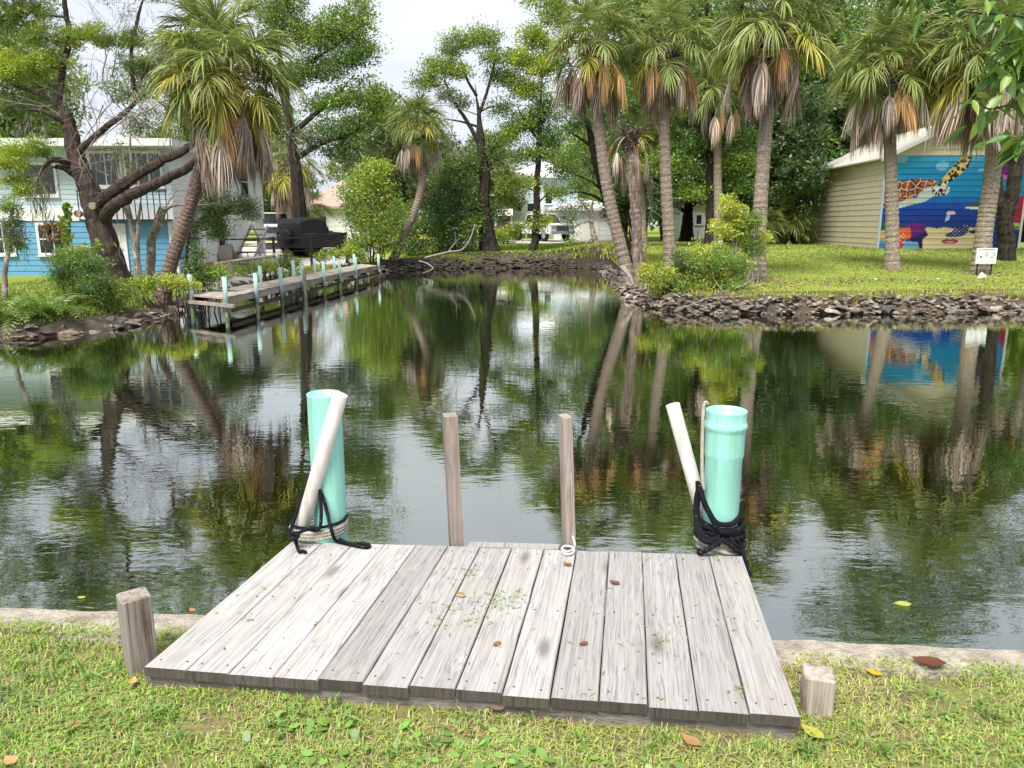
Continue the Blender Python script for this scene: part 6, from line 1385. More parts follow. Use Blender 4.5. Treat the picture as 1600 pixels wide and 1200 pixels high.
tree('tall_cedar', 'tall straight dark trunk on the right lawn behind the light green bush', 'tree', [([(1112, 386, D8), (1112, 330, D8), (1111, 260, D8), (1108, 180, D8), (1106, 60, D8), (1104, -60, D8)], 0.31, 0.15), ([(1110, 300, D8), (1090, 280, D8), (1060, 274, D8), (1040, 275, D8)], 0.10, 0.03), ([(1110, 240, D8), (1140, 215, D8), (1165, 205, D8)], 0.09, 0.03), ([(1108, 190, D8), (1085, 170, D8), (1060, 160, D8)], 0.08, 0.03)],
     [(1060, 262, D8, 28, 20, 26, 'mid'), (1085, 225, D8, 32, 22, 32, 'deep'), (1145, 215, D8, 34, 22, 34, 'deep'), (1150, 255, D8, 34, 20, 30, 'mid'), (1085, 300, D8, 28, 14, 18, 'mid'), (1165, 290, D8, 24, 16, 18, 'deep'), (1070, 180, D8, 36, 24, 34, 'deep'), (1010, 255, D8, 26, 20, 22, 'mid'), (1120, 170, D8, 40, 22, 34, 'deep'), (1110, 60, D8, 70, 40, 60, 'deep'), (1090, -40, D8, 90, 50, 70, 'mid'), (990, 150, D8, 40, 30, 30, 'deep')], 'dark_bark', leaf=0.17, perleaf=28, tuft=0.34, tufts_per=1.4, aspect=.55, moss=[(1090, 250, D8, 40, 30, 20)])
tree('forked_tree', 'dark forked trunk right of the notice board', 'tree', [([(1572, 404, 27.5), (1572, 370, 27.5), (1570, 345, 27.5), (1580, 310, 27.5), (1588, 260, 27.5), (1592, 200, 27.5), (1600, 100, 27.5)], 0.27, 0.18), ([(1571, 350, 27.5), (1562, 320, 27.5), (1558, 270, 27.5), (1553, 200, 27.5)], 0.20, 0.12)],
     [(1600, 30, 27.5, 70, 60, 50, 'deep'), (1560, -40, 27.5, 90, 40, 60, 'mid'), (1640, 140, 27.5, 50, 50, 40, 'deep'), (1480, -110, 27.5, 90, 50, 110, 'mid'), (1600, -150, 27.5, 120, 60, 150, 'deep'), (1700, -60, 27.5, 100, 80, 100, 'deep'), (1540, -240, 27.5, 120, 60, 120, 'mid'), (1440, -190, 27.5, 80, 50, 80, 'deep'), (1740, 60, 27.5, 90, 90, 50, 'deep')], 'dark_bark', leaf=0.12, perleaf=26, tuft=0.3)
tree('road_tree', 'rounded dark tree beside the wire fence across the lawn', 'tree', [([(1073, 378, 51), (1074, 350, 51), (1076, 325, 51), (1080, 300, 51)], 0.45, 0.2), ([(1076, 335, 51), (1058, 322, 51), (1045, 312, 51)], 0.14, 0.05), ([(1077, 325, 51), (1092, 312, 51), (1105, 305, 51)], 0.14, 0.05)],
     [(1052, 305, 51, 24, 16, 24, 'mid'), (1090, 305, 51, 24, 14, 22, 'bright'), (1072, 285, 51, 32, 18, 30, 'deep'), (1040, 325, 51, 12, 10, 8, 'deep'), (1060, 250, 51, 40, 24, 34, 'deep'), (1100, 260, 51, 30, 20, 24, 'deep')], 'dark_bark', leaf=0.21, perleaf=26, tuft=0.38, tufts_per=1.4, aspect=.55)

# background trees: a handful of crowns built once, then copied with their parts
def bgtree(seed, H, Wd, tint, n=12, leaf=0.25):
    """prototype at the origin, returned as meshes (trunk, branches, crown)"""
    global rng
    keep = rng; rng = np.random.default_rng(seed); tr = MB(); br = MB(); lv = MB()
    path = spline([[0, 0, -0.3], [rng.normal() * .2, rng.normal() * .2, H * .3], [rng.normal() * .5, rng.normal() * .5, H * .6], [rng.normal() * .7, rng.normal() * .7, H * .92]], 6)
    tr.tube(path, np.linspace(0.36, 0.06, len(path)), 9, rough=0.08)
    base_t = np.array(GREENS[tint])
    for k in range(n):
        h = H * (0.28 + 0.7 * (k + rng.uniform(0, .8)) / n); a = k * 2.4 + rng.normal() * .4; rr = Wd * math.sqrt(max(1 - ((h / H - 0.55) / 0.52) ** 2, 0.05)) * rng.uniform(0.45, 0.95)
        c = np.array([math.cos(a) * rr, math.sin(a) * rr, h]); st_p = path[min(int((h / H) * len(path) * 0.82), len(path) - 1)]
        br.tube(spline([st_p, (st_p + c) / 2 + [0, 0, .3], c], 4), np.linspace(0.10, 0.03, 9), 5, cap=False)
        nt = 80; u_ = unit(rng.normal(size=(nt, 3))) * rng.uniform(.1, 1, (nt, 1)) ** .45; rad = np.array([Wd * .55, Wd * .55, H * .085 + 0.4]); ctr = c + u_ * rad
        tone = base_t * rng.uniform(.55, 1.5, (nt, 1)) * (1 + rng.normal(size=(nt, 3)) * np.array([.12, .05, .1]))
        off = np.clip(rng.normal(size=(nt, 24, 3)), -1.6, 1.6) * 0.42 * np.array([.7, .7, .45])
        lv.leaves((ctr[:, None] + off).reshape(-1, 3), leaf, np.clip(np.repeat(tone, 24, 0), .004, 1), up=.4, dirs=unit(off.reshape(-1, 3)), jit=.28)
    rng = keep
    out = []
    for nm, mb, mt, c in (('trunk', tr, 'dark_bark', False), ('branches', br, 'dark_bark', False), ('crown', lv, 'leaf', True)):
        me = mb.mesh(nm, col=c); me.materials.append(M[mt]); out.append((nm, me))
    return out
BG = [bgtree(11, 13, 3.6, 'deep'), bgtree(12, 11, 3.4, 'mid'), bgtree(13, 14.5, 4.2, 'deep', 13), bgtree(14, 9, 3.0, 'dark'), bgtree(15, 7.5, 2.6, 'olive', 9)]
def bg(label, px_, D, k, s_=1.0, rz=0.0, name='shade_tree', group='trees beyond the lawns'):
    x_ = (px_ - CX) / FPX * D * 0.985; z_ = gz(x_, D); t = thing(name, (x_, D, z_), label, 'tree', group); t.rotation_euler = (0, 0, rz); t.scale = (s_, s_, s_)
    for nm, me in BG[k]: link(nm, me, None, t)
    return t
for (lab, x_, D, k, s_, r_) in (
    ('dense evergreen behind the beige wall, nearest its left corner', 1292, 46, 3, 1.25, .3), ('tall tree filling the gap left of the beige wall roof', 1318, 50, 2, 1.15, 5.2), ('tall tree between the two palms before the mural', 1455, 47, 0, 1.2, 4.7), ('broad tree behind the thick palm crown', 1130, 47, 2, 1.15, .8), ('tall tree behind the booted and upright palms', 1000, 50, 0, 1.2, 3.1), ('tall dark tree between the thick palm and the beige wall', 1232, 44, 0, .95, 1.2), ('dark tree rising straight behind the thick palm', 1180, 50, 2, .95, 2.0),
    ('tree behind the gable of the mural building', 1400, 52, 0, 1.05, 2.8), ('tall tree behind the right half of the mural building', 1500, 54, 2, 1.0, .6), ('tree at the right edge behind the mural building', 1600, 50, 1, 1.2, 3.6),
    ('tall shade tree behind the upright palm', 1040, 58, 2, 1.05, 4.4), ('shade tree behind the leaning corner palm', 972, 64, 0, 1.1, 5.1), ('distant tree right of the pale blue house', 905, 82, 1, 1.0, .9),
    ('distant low tree left of the garden shed', 762, 66, 4, 1.1, 1.9), ('low tree behind the curved palm', 690, 58, 3, .85, 2.2), ('olive tree behind the light green canal bush', 632, 50, 4, 1.15, 3.3), ('tree behind the peach roofed house', 575, 72, 1, .95, 4.1),
    ('dark tree behind the low cottage', 430, 72, 0, .9, 5.5), ('dark evergreen just right of the blue house', 425, 58, 3, .75, .2), ('tall tree behind the roof of the blue house', 300, 60, 2, .95, 1.1), ('tree behind the left end of the blue house roof', 20, 58, 1, 1.5, 2.6), ('tree at the far left behind the blue house', -90, 55, 0, 1.5, 3.9),
    ('dark tree filling the gap right of the tall straight trunk', 1150, 42, 3, .95, 1.4), ('dark low tree behind the thick palm trunk', 1206, 40, 3, .8, 4.0), ('low tree behind the headless palm trunk', 990, 47, 3, .75, 2.9)):
    bg(lab, x_, D, k, s_, r_)

# far woodland behind the houses, one mass
b = MB(); nw = 900; xw = rng.uniform(-120, 120, nw); yw = rng.uniform(88, 112, nw); hw_ = (5.5 + 2.5 * np.sin(xw * .13) + 1.5 * np.sin(xw * .41 + 1)) * rng.uniform(.15, 1.1, nw)
off = rng.normal(size=(nw, 40, 3)) * np.array([1.1, 1.1, .8]); pts = np.stack([xw, yw, hw_ + .6], 1)[:, None] + off; pts[..., 2] = np.maximum(pts[..., 2], .45)
tone = np.array(GREENS['deep']) * rng.uniform(.5, 1.3, (nw, 1)); b.leaves(pts.reshape(-1, 3), .75, np.repeat(tone, 40, 0), aspect=.6, jit=.3)
struct('distant_woods', b, M['leaf'], col=True, kind='stuff', label='distant line of green woods behind the houses')

# ================================================================== BUSHES, FERNS, GROUND PLANTS
def bush(name, label, x_, ybase, D, clumps, leaf=0.08, tint='mid', stems=5, perleaf=24, tuft=0.17, mat='leaf', group=None, cat='bush', aspect=0.45, up=0.5, bark='darktwig'):
    p = at(x_, ybase, D); z0 = gz(p[0], p[1]); t = thing(name, (p[0], p[1], z0), label, cat, group); b = MB(); lv = MB()
    for (cx_, cy_, rx, ry, nt, tn) in clumps:
        c = at(cx_, cy_, D + rng.normal() * 0.15); s_ = D / FPX; rad = np.array([rx * s_, rx * s_ * .8, ry * s_]); tn = np.array(GREENS[tn]) if isinstance(tn, str) else np.array(tn)
        for k in range(stems):
            q = c + rng.normal(size=3) * rad * .5; r0 = np.array([p[0] + (c[0] - p[0]) * rng.uniform(0.1, 0.9), p[1] + rng.normal() * .1, 0]); r0[2] = gz(r0[0], r0[1]) - .05
            b.tube(spline([r0, (r0 + q) / 2 + rng.normal(size=3) * .06, q], 4), np.linspace(.016, .005, 9), 4, cap=False)
        nt = int(nt * 1.8); u_ = unit(rng.normal(size=(nt, 3))) * rng.uniform(.05, 1, (nt, 1)) ** .5; ctr = c + u_ * rad
        gzv = hz(ctr[:, 0], ctr[:, 1]); ctr[:, 2] = np.maximum(ctr[:, 2], gzv + .06)
        tone = tn * rng.uniform(.6, 1.4, (nt, 1)) * (1 + rng.normal(size=(nt, 3)) * np.array([.14, .05, .1]))
        off = np.clip(rng.normal(size=(nt, perleaf, 3)), -1.7, 1.7) * tuft * np.array([.65, .65, .5])
        lv.leaves((ctr[:, None] + off).reshape(-1, 3), leaf, np.clip(np.repeat(tone, perleaf, 0), .004, 1), up=up, dirs=unit(off.reshape(-1, 3)), jit=.25, aspect=aspect)
    part('foliage', lv, M[mat], t, col=True); part('stems', b, M[bark], t); return t
bush('bank_bush', 'sprawling light green bush on the rocks of the right bank', 1090, 470, 19.4, [(1035, 430, 32, 18, 30, 'bright'), (1075, 450, 36, 18, 36, 'mid'), (1110, 435, 36, 26, 46, 'bright'), (1140, 450, 28, 18, 28, 'mid'), (1075, 415, 24, 14, 20, 'deep'), (1085, 460, 26, 9, 20, 'lime'), (1030, 455, 18, 9, 14, 'lime'), (1120, 405, 34, 20, 36, 'mid'), (1155, 420, 22, 20, 22, 'mid'), (1105, 390, 30, 14, 18, 'lime'), (1065, 400, 14, 8, 8, 'olive'), (1010, 425, 14, 9, 12, 'lime')], leaf=0.085, perleaf=24, tuft=.13, aspect=.34)
bush('upright_bush', 'upright yellow-green bush before the thick palm trunk', 1172, 445, 20.6, [(1150, 335, 22, 16, 22, 'lime'), (1140, 315, 14, 12, 12, 'lime'), (1160, 355, 24, 18, 28, 'bright'), (1135, 360, 22, 12, 20, 'lime'), (1178, 345, 12, 16, 14, 'mid'), (1165, 375, 18, 10, 14, 'mid'), (1192, 372, 10, 8, 8, 'lime'), (1120, 350, 10, 7, 6, 'lime'), (1180, 390, 18, 9, 10, 'deep')], leaf=0.095, perleaf=22, tuft=.14, stems=2, aspect=.36, bark='twig')
bush('light_bush', 'large light green bush left of the curved small palm', 575, 405, 34.8, [(575, 270, 22, 20, 26, 'bright'), (590, 300, 34, 26, 44, 'bright'), (555, 335, 28, 26, 38, 'mid'), (590, 345, 34, 26, 46, 'bright'), (575, 375, 34, 22, 44, 'mid'), (605, 375, 26, 24, 30, 'mid'), (545, 300, 18, 14, 16, 'mid'), (600, 260, 20, 12, 14, 'bright'), (555, 385, 14, 16, 18, 'bright'), (620, 330, 20, 22, 20, 'mid')], leaf=0.115, perleaf=24, tuft=.26)
bush('shade_bush', 'dark thicket between the curved palm and the dark-trunked cedar', 690, 405, 38.2, [(650, 385, 28, 18, 30, 'deep'), (690, 375, 32, 22, 36, 'deep'), (725, 380, 28, 20, 30, 'dark'), (670, 350, 30, 22, 32, 'deep'), (710, 345, 28, 22, 28, 'dark'), (640, 350, 20, 20, 20, 'mid'), (740, 350, 16, 22, 18, 'mid'), (690, 320, 30, 20, 26, 'dark')], leaf=0.13, perleaf=24, tuft=.26)
bush('flowering_bush', 'round green bush by the drive of the pale blue house', 795, 382, 46, [(795, 365, 18, 12, 18, 'bright'), (808, 358, 14, 12, 14, 'mid'), (784, 372, 14, 9, 10, 'mid')], leaf=.16, perleaf=22, tuft=.3)
bush('dock_hedge', 'low bright hedge behind the far half of the long dock', 540, 408, 33.2, [(520, 396, 18, 8, 18, 'bright'), (545, 392, 16, 10, 18, 'bright'), (560, 400, 14, 10, 14, 'mid'), (500, 402, 12, 6, 9, 'mid')], leaf=.1, perleaf=22, tuft=.18)
bush('patio_plants', 'leafy low plants behind the middle of the long dock', 420, 425, 26, [(395, 420, 20, 9, 18, 'mid'), (425, 418, 22, 10, 22, 'bright'), (455, 412, 16, 8, 14, 'mid'), (370, 425, 16, 10, 14, 'mid'), (445, 402, 10, 8, 8, 'olive')], leaf=.12, perleaf=18, tuft=.16, aspect=.25, up=1.2)
bush('dock_shrub', 'dark leafy shrub at the near end of the long dock', 318, 455, 18.3, [(305, 420, 14, 18, 18, 'deep'), (325, 435, 18, 14, 20, 'mid'), (345, 425, 14, 10, 12, 'mid'), (290, 440, 16, 12, 14, 'bright'), (310, 395, 10, 14, 8, 'deep')], leaf=.075, perleaf=20, tuft=.14)
bush('yellow_groundcover', 'yellow-green low growth at the foot of the leaning palm', 280, 458, 17.6, [(270, 440, 18, 9, 20, 'lime'), (295, 445, 16, 9, 18, 'lime'), (240, 440, 18, 9, 16, 'bright'), (215, 445, 20, 9, 18, 'bright')], leaf=.06, perleaf=26, tuft=.12)
bush('feathery_bush', 'feathery dark green bush at the foot of the big cedar', 130, 480, 16.2, [(110, 405, 30, 16, 40, 'mid'), (140, 415, 28, 18, 40, 'deep'), (100, 430, 26, 20, 36, 'mid'), (150, 445, 30, 20, 44, 'deep'), (185, 455, 24, 16, 30, 'mid'), (120, 455, 30, 18, 40, 'mid'), (165, 475, 26, 12, 26, 'mid'), (125, 395, 18, 10, 16, 'bright')], leaf=.075, perleaf=34, tuft=.13, aspect=.22)
# ferns on the left bank: each frond an object
def fern_mesh(seed):
    r = np.random.default_rng(seed); mb = MB(); P = [np.zeros(3)]; d = unit(np.array([0, .5, 1.0])); n = 12
    for k in range(n): d = unit(d + np.array([0, .06, -.11 - .02 * k * .4])); P.append(P[-1] + d * 0.085)
    P = np.array(P); mb.tube(P, np.linspace(.006, .002, n + 1), 3, cap=False, C=np.array([.14, .18, .03]))
    for k in range(1, n + 1):
        for s_ in (-1, 1):
            L = .20 * math.sin(math.pi * (k / (n + 1)) ** .75) + .02; t = unit(P[k] - P[k - 1]); sv = np.array([s_ * 1.0, 0, 0]); e = P[k] + unit(sv + t * .45) * L + G0 * .2 * L; w = unit(t) * .026
            mb.add([P[k] - w * .4, (P[k] + e) / 2 - w + [0, 0, .008], e, (P[k] + e) / 2 + w + [0, 0, .008]], Q=[[0, 1, 2, 3]], C=np.array([.17, .27, .035]) * r.uniform(.7, 1.35))
    me = mb.mesh('frond', col=True); me.materials.append(M['leaf']); return me
FERN = [fern_mesh(k) for k in range(3)]
for i, (x_, y_, D, n_, lab) in enumerate(((22, 508, 14.4, 20, 'fern clump at the left edge of the picture on the stony bank'), (62, 500, 14.7, 22, 'large fern clump on the stony left bank'), (96, 494, 15.2, 18, 'fern clump next to the feathery bush'), (40, 486, 15.6, 20, 'fern clump behind the front ferns on the left bank'), (5, 480, 15.8, 16, 'fern clump under the mossy sapling'))):
    p = at(x_, y_, D); z0 = gz(p[0], p[1]); t = thing('fern', (p[0], p[1], z0), lab, 'fern', 'ferns on the left bank')
    for k in range(n_): s_ = rng.uniform(.65, 1.1); link('frond', FERN[rng.integers(3)], None, t, (rng.normal() * .08, rng.normal() * .08, -.03), (rng.normal() * .2, rng.normal() * .2, k * 2.4 + rng.normal() * .3), (s_, s_, s_))
# fallen branches
def branch(label, pts, r_, tw=()):
    P = np.array([at(*p) for p in pts]); b = MB(); b.tube(spline(P, 6), np.linspace(r_, r_ * .35, (len(P) - 1) * 6 + 1), 6)
    for (i, dx, dz, L) in tw: twiggy(b, P[i], unit(np.array([dx, .2, dz])), L, r_ * .5, 1)
    solo('fallen_branch', b, M['twig'], label, 'branch', 'fallen branches along the canal')
branch('pale bare branch sticking out over the water at the far bank', [(664, 403, 33.3), (700, 394, 33.2), (722, 390, 33.2), (735, 372, 33.4), (742, 350, 33.8)], .06, [(1, .5, .6, .8)])
branch('thin bent branch dipping into the water at the far bank', [(655, 408, 32.5), (668, 412, 32.3), (676, 420, 32.0), (660, 427, 31.7)], .04)
branch('bare branch lying across the rocks under the light green bush', [(1178, 436, 19.6), (1160, 446, 19.2), (1130, 456, 18.9), (1100, 468, 18.5), (1070, 480, 18.2)], .035, [(2, -.5, .5, .5)])
branch('thin bare stem leaning on the thick palm', [(1163, 437, 21.0), (1170, 420, 21.0), (1174, 400, 21.0), (1176, 380, 21.0)], .03)
branch('sawn grey log end at the foot of the leaning corner palm', [(972, 417, 22.6), (984, 432, 22.3), (990, 445, 22.1)], .08)

# ------------------------------------------------------------------ branch of a near tree hanging into the top right corner
def bigleaf():
    mb = MB(); n = 5; V = []; L = 1.0
    for k in range(n + 1):
        t = k / n; w = .19 * math.sin(math.pi * min(t * 1.02, 1) ** .8) * (1 - .15 * t); z = -.16 * t * t
        V += [[-w, t * L, z + .035 * (w > 0)], [0, t * L, z - .02], [w, t * L, z + .035]]
    ii = (np.arange(n)[:, None] * 3 + np.arange(2)[None, :]).ravel(); mb.add(V, Q=np.stack([ii, ii + 1, ii + 4, ii + 3], -1), C=np.array([.13, .27, .04])); me = mb.mesh('leaf', col=True, smooth=True); me.materials.append(M['shiny_obj']); return me
M['shiny_obj'] = leafmat('glossy_leaf_random', transl=.40, gloss=.05, rough=.4, objrand=.4)
LEAF = bigleaf(); LEAF2 = yellowed(LEAF, (2.1, 1.45, 1.2))
def leafy_branch(label, limbs, n):
    P0 = at(*limbs[0][0]); t = thing('leafy_branch', P0, label, 'branch', 'overhanging branches of a near tree'); allp = []
    b = MB()
    for pl in limbs:
        S = spline([at(*p) for p in pl], 10); b.tube(S, np.linspace(.014, .004, len(S)), 6); allp.append(S)
    part('twig', b, M['darktwig'], t, smooth=True)
    for k in range(n):
        S = allp[rng.integers(len(allp))]; i = rng.integers(2, len(S)); q = S[i] + rng.normal(size=3) * np.array([.05, .06, .05]); sz = rng.uniform(.11, .19)
        az = rng.uniform(0, 6.28); link('leaf', LEAF2 if rng.uniform() < .3 else LEAF, None, t, q - P0, (R(-48) + rng.normal() * .4, rng.normal() * .35, az), (sz * rng.uniform(.8, 1.15), sz, sz))
DBR = 5.2
leafy_branch('glossy green leafy branch hanging into the top right corner', [[(1720, -60, DBR), (1640, 20, DBR), (1560, 22, DBR), (1500, 18, DBR)], [(1700, 0, DBR), (1630, 60, DBR), (1590, 100, DBR), (1555, 118, DBR)], [(1700, 40, DBR), (1640, 90, DBR), (1600, 150, DBR), (1550, 170, DBR), (1530, 160, DBR)], [(1680, 90, DBR), (1640, 130, DBR), (1600, 110, DBR), (1560, 100, DBR)], [(1720, 20, DBR), (1650, 40, DBR), (1600, 60, DBR), (1570, 70, DBR)], [(1690, 100, DBR), (1640, 180, DBR), (1595, 215, DBR), (1575, 222, DBR)]], 285)
leafy_branch('small leafy twig hanging from the top edge above the mural palm', [[(1460, -80, 5.6), (1430, -30, 5.6), (1410, -5, 5.6)], [(1450, -70, 5.6), (1440, -20, 5.6), (1432, 0, 5.6)]], 34)

# ================================================================== GRASS AND LITTER
def blades(P, L, w, tint, lean=.6, jit=.25):
    n = len(P); a = rng.uniform(0, 6.28, n); d = np.stack([np.cos(a), np.sin(a), np.zeros(n)], 1); s_ = np.stack([-np.sin(a), np.cos(a), np.zeros(n)], 1)
    L = (L * rng.uniform(.5, 1.4, n))[:, None]; k = (lean * rng.uniform(.3, 1.6, n))[:, None]; up = np.array([0, 0, 1.0])
    m1 = P + up * L * .55 + d * L * k * .3; tip = P + up * L * (1 - .35 * np.minimum(k, 1.6)) + d * L * k
    ww = (w * rng.uniform(.6, 1.4, n))[:, None]
    V = np.stack([P - s_ * ww, P + s_ * ww, m1 + s_ * ww * .8, m1 - s_ * ww * .8, tip], 1).reshape(-1, 3); i = np.arange(n)[:, None] * 5
    tint = np.asarray(tint, float); tint = np.tile(tint, (n, 1)) if tint.ndim == 1 else tint
    C = np.repeat(tint * rng.uniform(1 - jit, 1 + jit, (n, 1)), 5, 0)
    return V, (i + np.array([[3, 2, 4]])), (i + np.array([[0, 1, 2, 3]])), C
def vnoise(x, y, s_):
    r = 0
    for k in range(6):
        a = k * 1.7 + s_; f = (0.7 + .55 * k) * 1.4; r = r + np.sin(x * f * math.cos(a) + y * f * math.sin(a) + a * 3.1) / (1 + .4 * k)
    return r / 3
b = MB()
def dockin(x, y):
    q = np.array([cFL - uy * .005, cFR - uy * .005, cBR, cBL])[:, :2]; return in_poly(x, y, q)
n = 250000; s_ = np.where(rng.uniform(size=n) < .8, rng.uniform(-.5, 4.7, n), rng.uniform(-2.6, 6.6, n)); t_ = .05 + rng.uniform(0, 1, n) * 1.5
x = WA[0] + wd[0] * s_ + wnrm[0] * t_; y = WA[1] + wd[1] * s_ + wnrm[1] * t_
den = vnoise(x * 3, y * 3, 1.0); edge = np.clip((t_ - .095 - .04 * vnoise(x * 5, y * 5, 4)) / .09, 0, 1)
bare = np.exp(-(((x - onz(670, 1108, 0)[0]) / .36) ** 2 + ((y - onz(670, 1108, 0)[1]) / .11) ** 2))
den2 = vnoise(x * 9, y * 9, 31.)
keep = (rng.uniform(size=n) < np.clip(.55 + .5 * den + .55 * den2, .10, 1) * edge * (1 - .93 * bare)) & ~dockin(x, y)
x, y, tk = x[keep], y[keep], t_[keep]; n = len(x); mixn = vnoise(x * 2.2, y * 2.2, 9.0) + rng.normal(size=n) * .55
pal = np.array([[.58, .49, .26], [.49, .52, .14], [.38, .50, .09], [.27, .44, .07], [.46, .34, .19]]); idx = np.clip(np.digitize(mixn, [-.75, -.1, .5, 1.5]), 0, 4)
idx[rng.uniform(size=n) < .12] = 4; idx[rng.uniform(size=n) < .10] = 0
straw = (idx == 0) | (idx == 4)
V, T, Q, C = blades(np.stack([x, y, np.where(tk < .2, np.maximum(lawn_z(x, y), .014), lawn_z(x, y) - .004)], 1), np.where(straw, .030, .028), np.where(straw, .0015, .0024), pal[idx], lean=1.0)
b.add(V, T=T, Q=Q, C=C)
# coarser weed grass tufts
for k in range(380):
    s1 = rng.uniform(-1.4, 5.4); t1 = rng.uniform(.28, 1.7); c = WA + wd * s1 + wnrm * t1
    if dockin(np.array([c[0]]), np.array([c[1]]))[0]: continue
    m = rng.integers(6, 16); p = np.stack([c[0] + rng.normal(size=m) * .012, c[1] + rng.normal(size=m) * .012, np.zeros(m)], 1)
    V, T, Q, C = blades(p, .05, .0036, np.array([.20, .33, .07]) * rng.uniform(.75, 1.25), lean=1.1); b.add(V, T=T, Q=Q, C=C)
struct('grass', b, M['blade'], col=True, kind='stuff', label='short patchy green and straw coloured lawn grass in front of the dock')
# broad-leaved ground weeds
b = MB()
n = 34000; s_ = rng.uniform(-1, 5.2, n); t_ = .3 + rng.uniform(0, 1, n) * 1.5; x = WA[0] + wd[0] * s_ + wnrm[0] * t_; y = WA[1] + wd[1] * s_ + wnrm[1] * t_
cl_ = vnoise(x * 2.6, y * 2.6, 20.) ; g1 = np.exp(-(((x + .55) / .55) ** 2 + ((y - 2.02) / .22) ** 2)) + np.exp(-(((x - .4) / .35) ** 2 + ((y - 1.9) / .2) ** 2)) * .5
keep = (rng.uniform(size=n) < np.clip(.12 + .28 * cl_ + .6 * g1 * (.35 + .9 * cl_), .03, 1)) & ~dockin(x, y); x, y, g1 = x[keep], y[keep], g1[keep]; n = len(x)
P = np.stack([x, y, lawn_z(x, y) + rng.uniform(.008, .026, n)], 1)
d = rng.normal(size=(n, 3)); d[:, 2] *= .25; d = unit(d); w = unit(np.cross(d, np.array([0, 0, 1.]) + rng.normal(size=(n, 3)) * .25)); L = (np.where(g1 > .4, .017, .009) * rng.uniform(.6, 1.4, n))[:, None]
c = np.array([.20, .36, .06]) * rng.uniform(.6, 1.35, (n, 1))
V = np.stack([P - d * L, P - d * L * .4 + w * L * .55, P + d * L * .4 + w * L * .55, P + d * L, P + d * L * .4 - w * L * .55, P - d * L * .4 - w * L * .55], 1).reshape(-1, 3); i = np.arange(n)[:, None] * 6
b.add(V, Q=np.vstack([i + np.array([[0, 1, 2, 3]]), i + np.array([[0, 3, 4, 5]])]), C=np.repeat(c, 6, 0)); struct('ground_weeds', b, M['blade'], col=True, kind='stuff', label='broad-leaved green weeds growing among the lawn grass')
# far lawns
b = MB(); n = 150000; x = rng.uniform(3, 24, n); y = 18.2 + 30 * rng.uniform(0, 1, n) ** 1.7; s1 = shore_sd(x, y); hh = hz(x, y)
inb = (((x - mc[0]) * e1[0] + (y - mc[1]) * e1[1]) > -.05) & (((x - mc[0]) * e2[0] + (y - mc[1]) * e2[1]) > -.08)
den = vnoise(x, y, 2.); strip = np.exp(-((s1 - 1.9 - .5 * np.sin(x * .7)) / .7) ** 2)
keep = (s1 > .30) & (y < 46) & ~inb & (rng.uniform(size=n) < .75 + .3 * den - .55 * strip * (y < 25)); x, y, s1, hh, den = x[keep], y[keep], s1[keep], hh[keep], den[keep]; n = len(x)
col = np.array([.31, .38, .06]) * (1 + .18 * den[:, None]) ; yel = (s1 < 1.5) & (rng.uniform(size=n) < .55); col[yel] = np.array([.46, .39, .07]); st = rng.uniform(size=n) < .15; col[st] = np.array([.46, .42, .18])
sc_ = np.clip(y / 22, .8, 2.0); V, T, Q, C = blades(np.stack([x, y, hh - .01], 1), np.where(s1 < .7, .15, np.where(s1 < 1.5, .085, .045)) * sc_, .011 * sc_, col, lean=.8); b.add(V, T=T, Q=Q, C=C)
n = 60000; x = rng.uniform(-15, -5.2, n); y = 13.6 + 20 * rng.uniform(0, 1, n) ** 1.5; s1 = shore_sd(x, y); keep = (s1 > .28) & ~((x < XE) & (y > HD)) & ~((x > -12.2) & (x < -8.6) & (y > 20.5)); x, y = x[keep], y[keep]; n = len(x)
V, T, Q, C = blades(np.stack([x, y, hz(x, y) - .01], 1), .15, .012, np.array([.27, .35, .055]) * rng.uniform(.6, 1.4, (n, 1)), lean=.8); b.add(V, T=T, Q=Q, C=C)
n = 40000; x = rng.uniform(-6, 7, n); y = 34 + 12.2 * rng.uniform(0, 1, n) ** 1.4; s1 = shore_sd(x, y); keep = s1 > .45; x, y = x[keep], y[keep]; n = len(x)
V, T, Q, C = blades(np.stack([x, y, hz(x, y) - .01], 1), .09, .02, np.array([.30, .39, .05]) * rng.uniform(.7, 1.3, (n, 1)), lean=.8); b.add(V, T=T, Q=Q, C=C)
struct('bank_grass', b, M['blade'], col=True, kind='stuff', label='green lawn grass on the banks across the canal')
# dry leaf litter round the palms and along the top of the right bank
b = MB(); LP = []
for o in bpy.data.objects:
    if o.name.startswith('sabal_palm') and o.location.y < 36 and o.location.x > 2: LP.append(np.stack([o.location.x + rng.normal(size=260) * .5, o.location.y + rng.normal(size=260) * .5], 1))
n = 1300; xx = rng.uniform(4.5, 18, n); LP.append(np.stack([xx, 20.6 + .5 * np.sin(xx * .8) + rng.normal(size=n) * .45], 1))
n = 2600; LP.append(np.stack([rng.uniform(-14, -7, n), rng.uniform(14, 19, n)], 1)); n = 500; LP.append(np.stack([rng.uniform(4, 18, n), rng.uniform(19, 30, n)], 1))
LP = np.vstack(LP); LP = LP[shore_sd(LP[:, 0], LP[:, 1]) > .35]; n = len(LP); zl = hz(LP[:, 0], LP[:, 1]) + rng.uniform(.02, .06, n)
cc = np.array([[.30, .20, .12], [.22, .14, .09], [.42, .32, .20]])[rng.integers(0, 3, n)]; fd_ = rng.normal(size=(n, 3)) * 3; fd_[:, 2] = 0; b.leaves(np.column_stack([LP, zl - .02]), .075, cc * .9, up=.0, aspect=.5, jit=.4, dirs=fd_)
struct('leaf_litter', b, M['dead'], col=True, kind='stuff', label='brown leaf litter round the palms and along the bank tops')
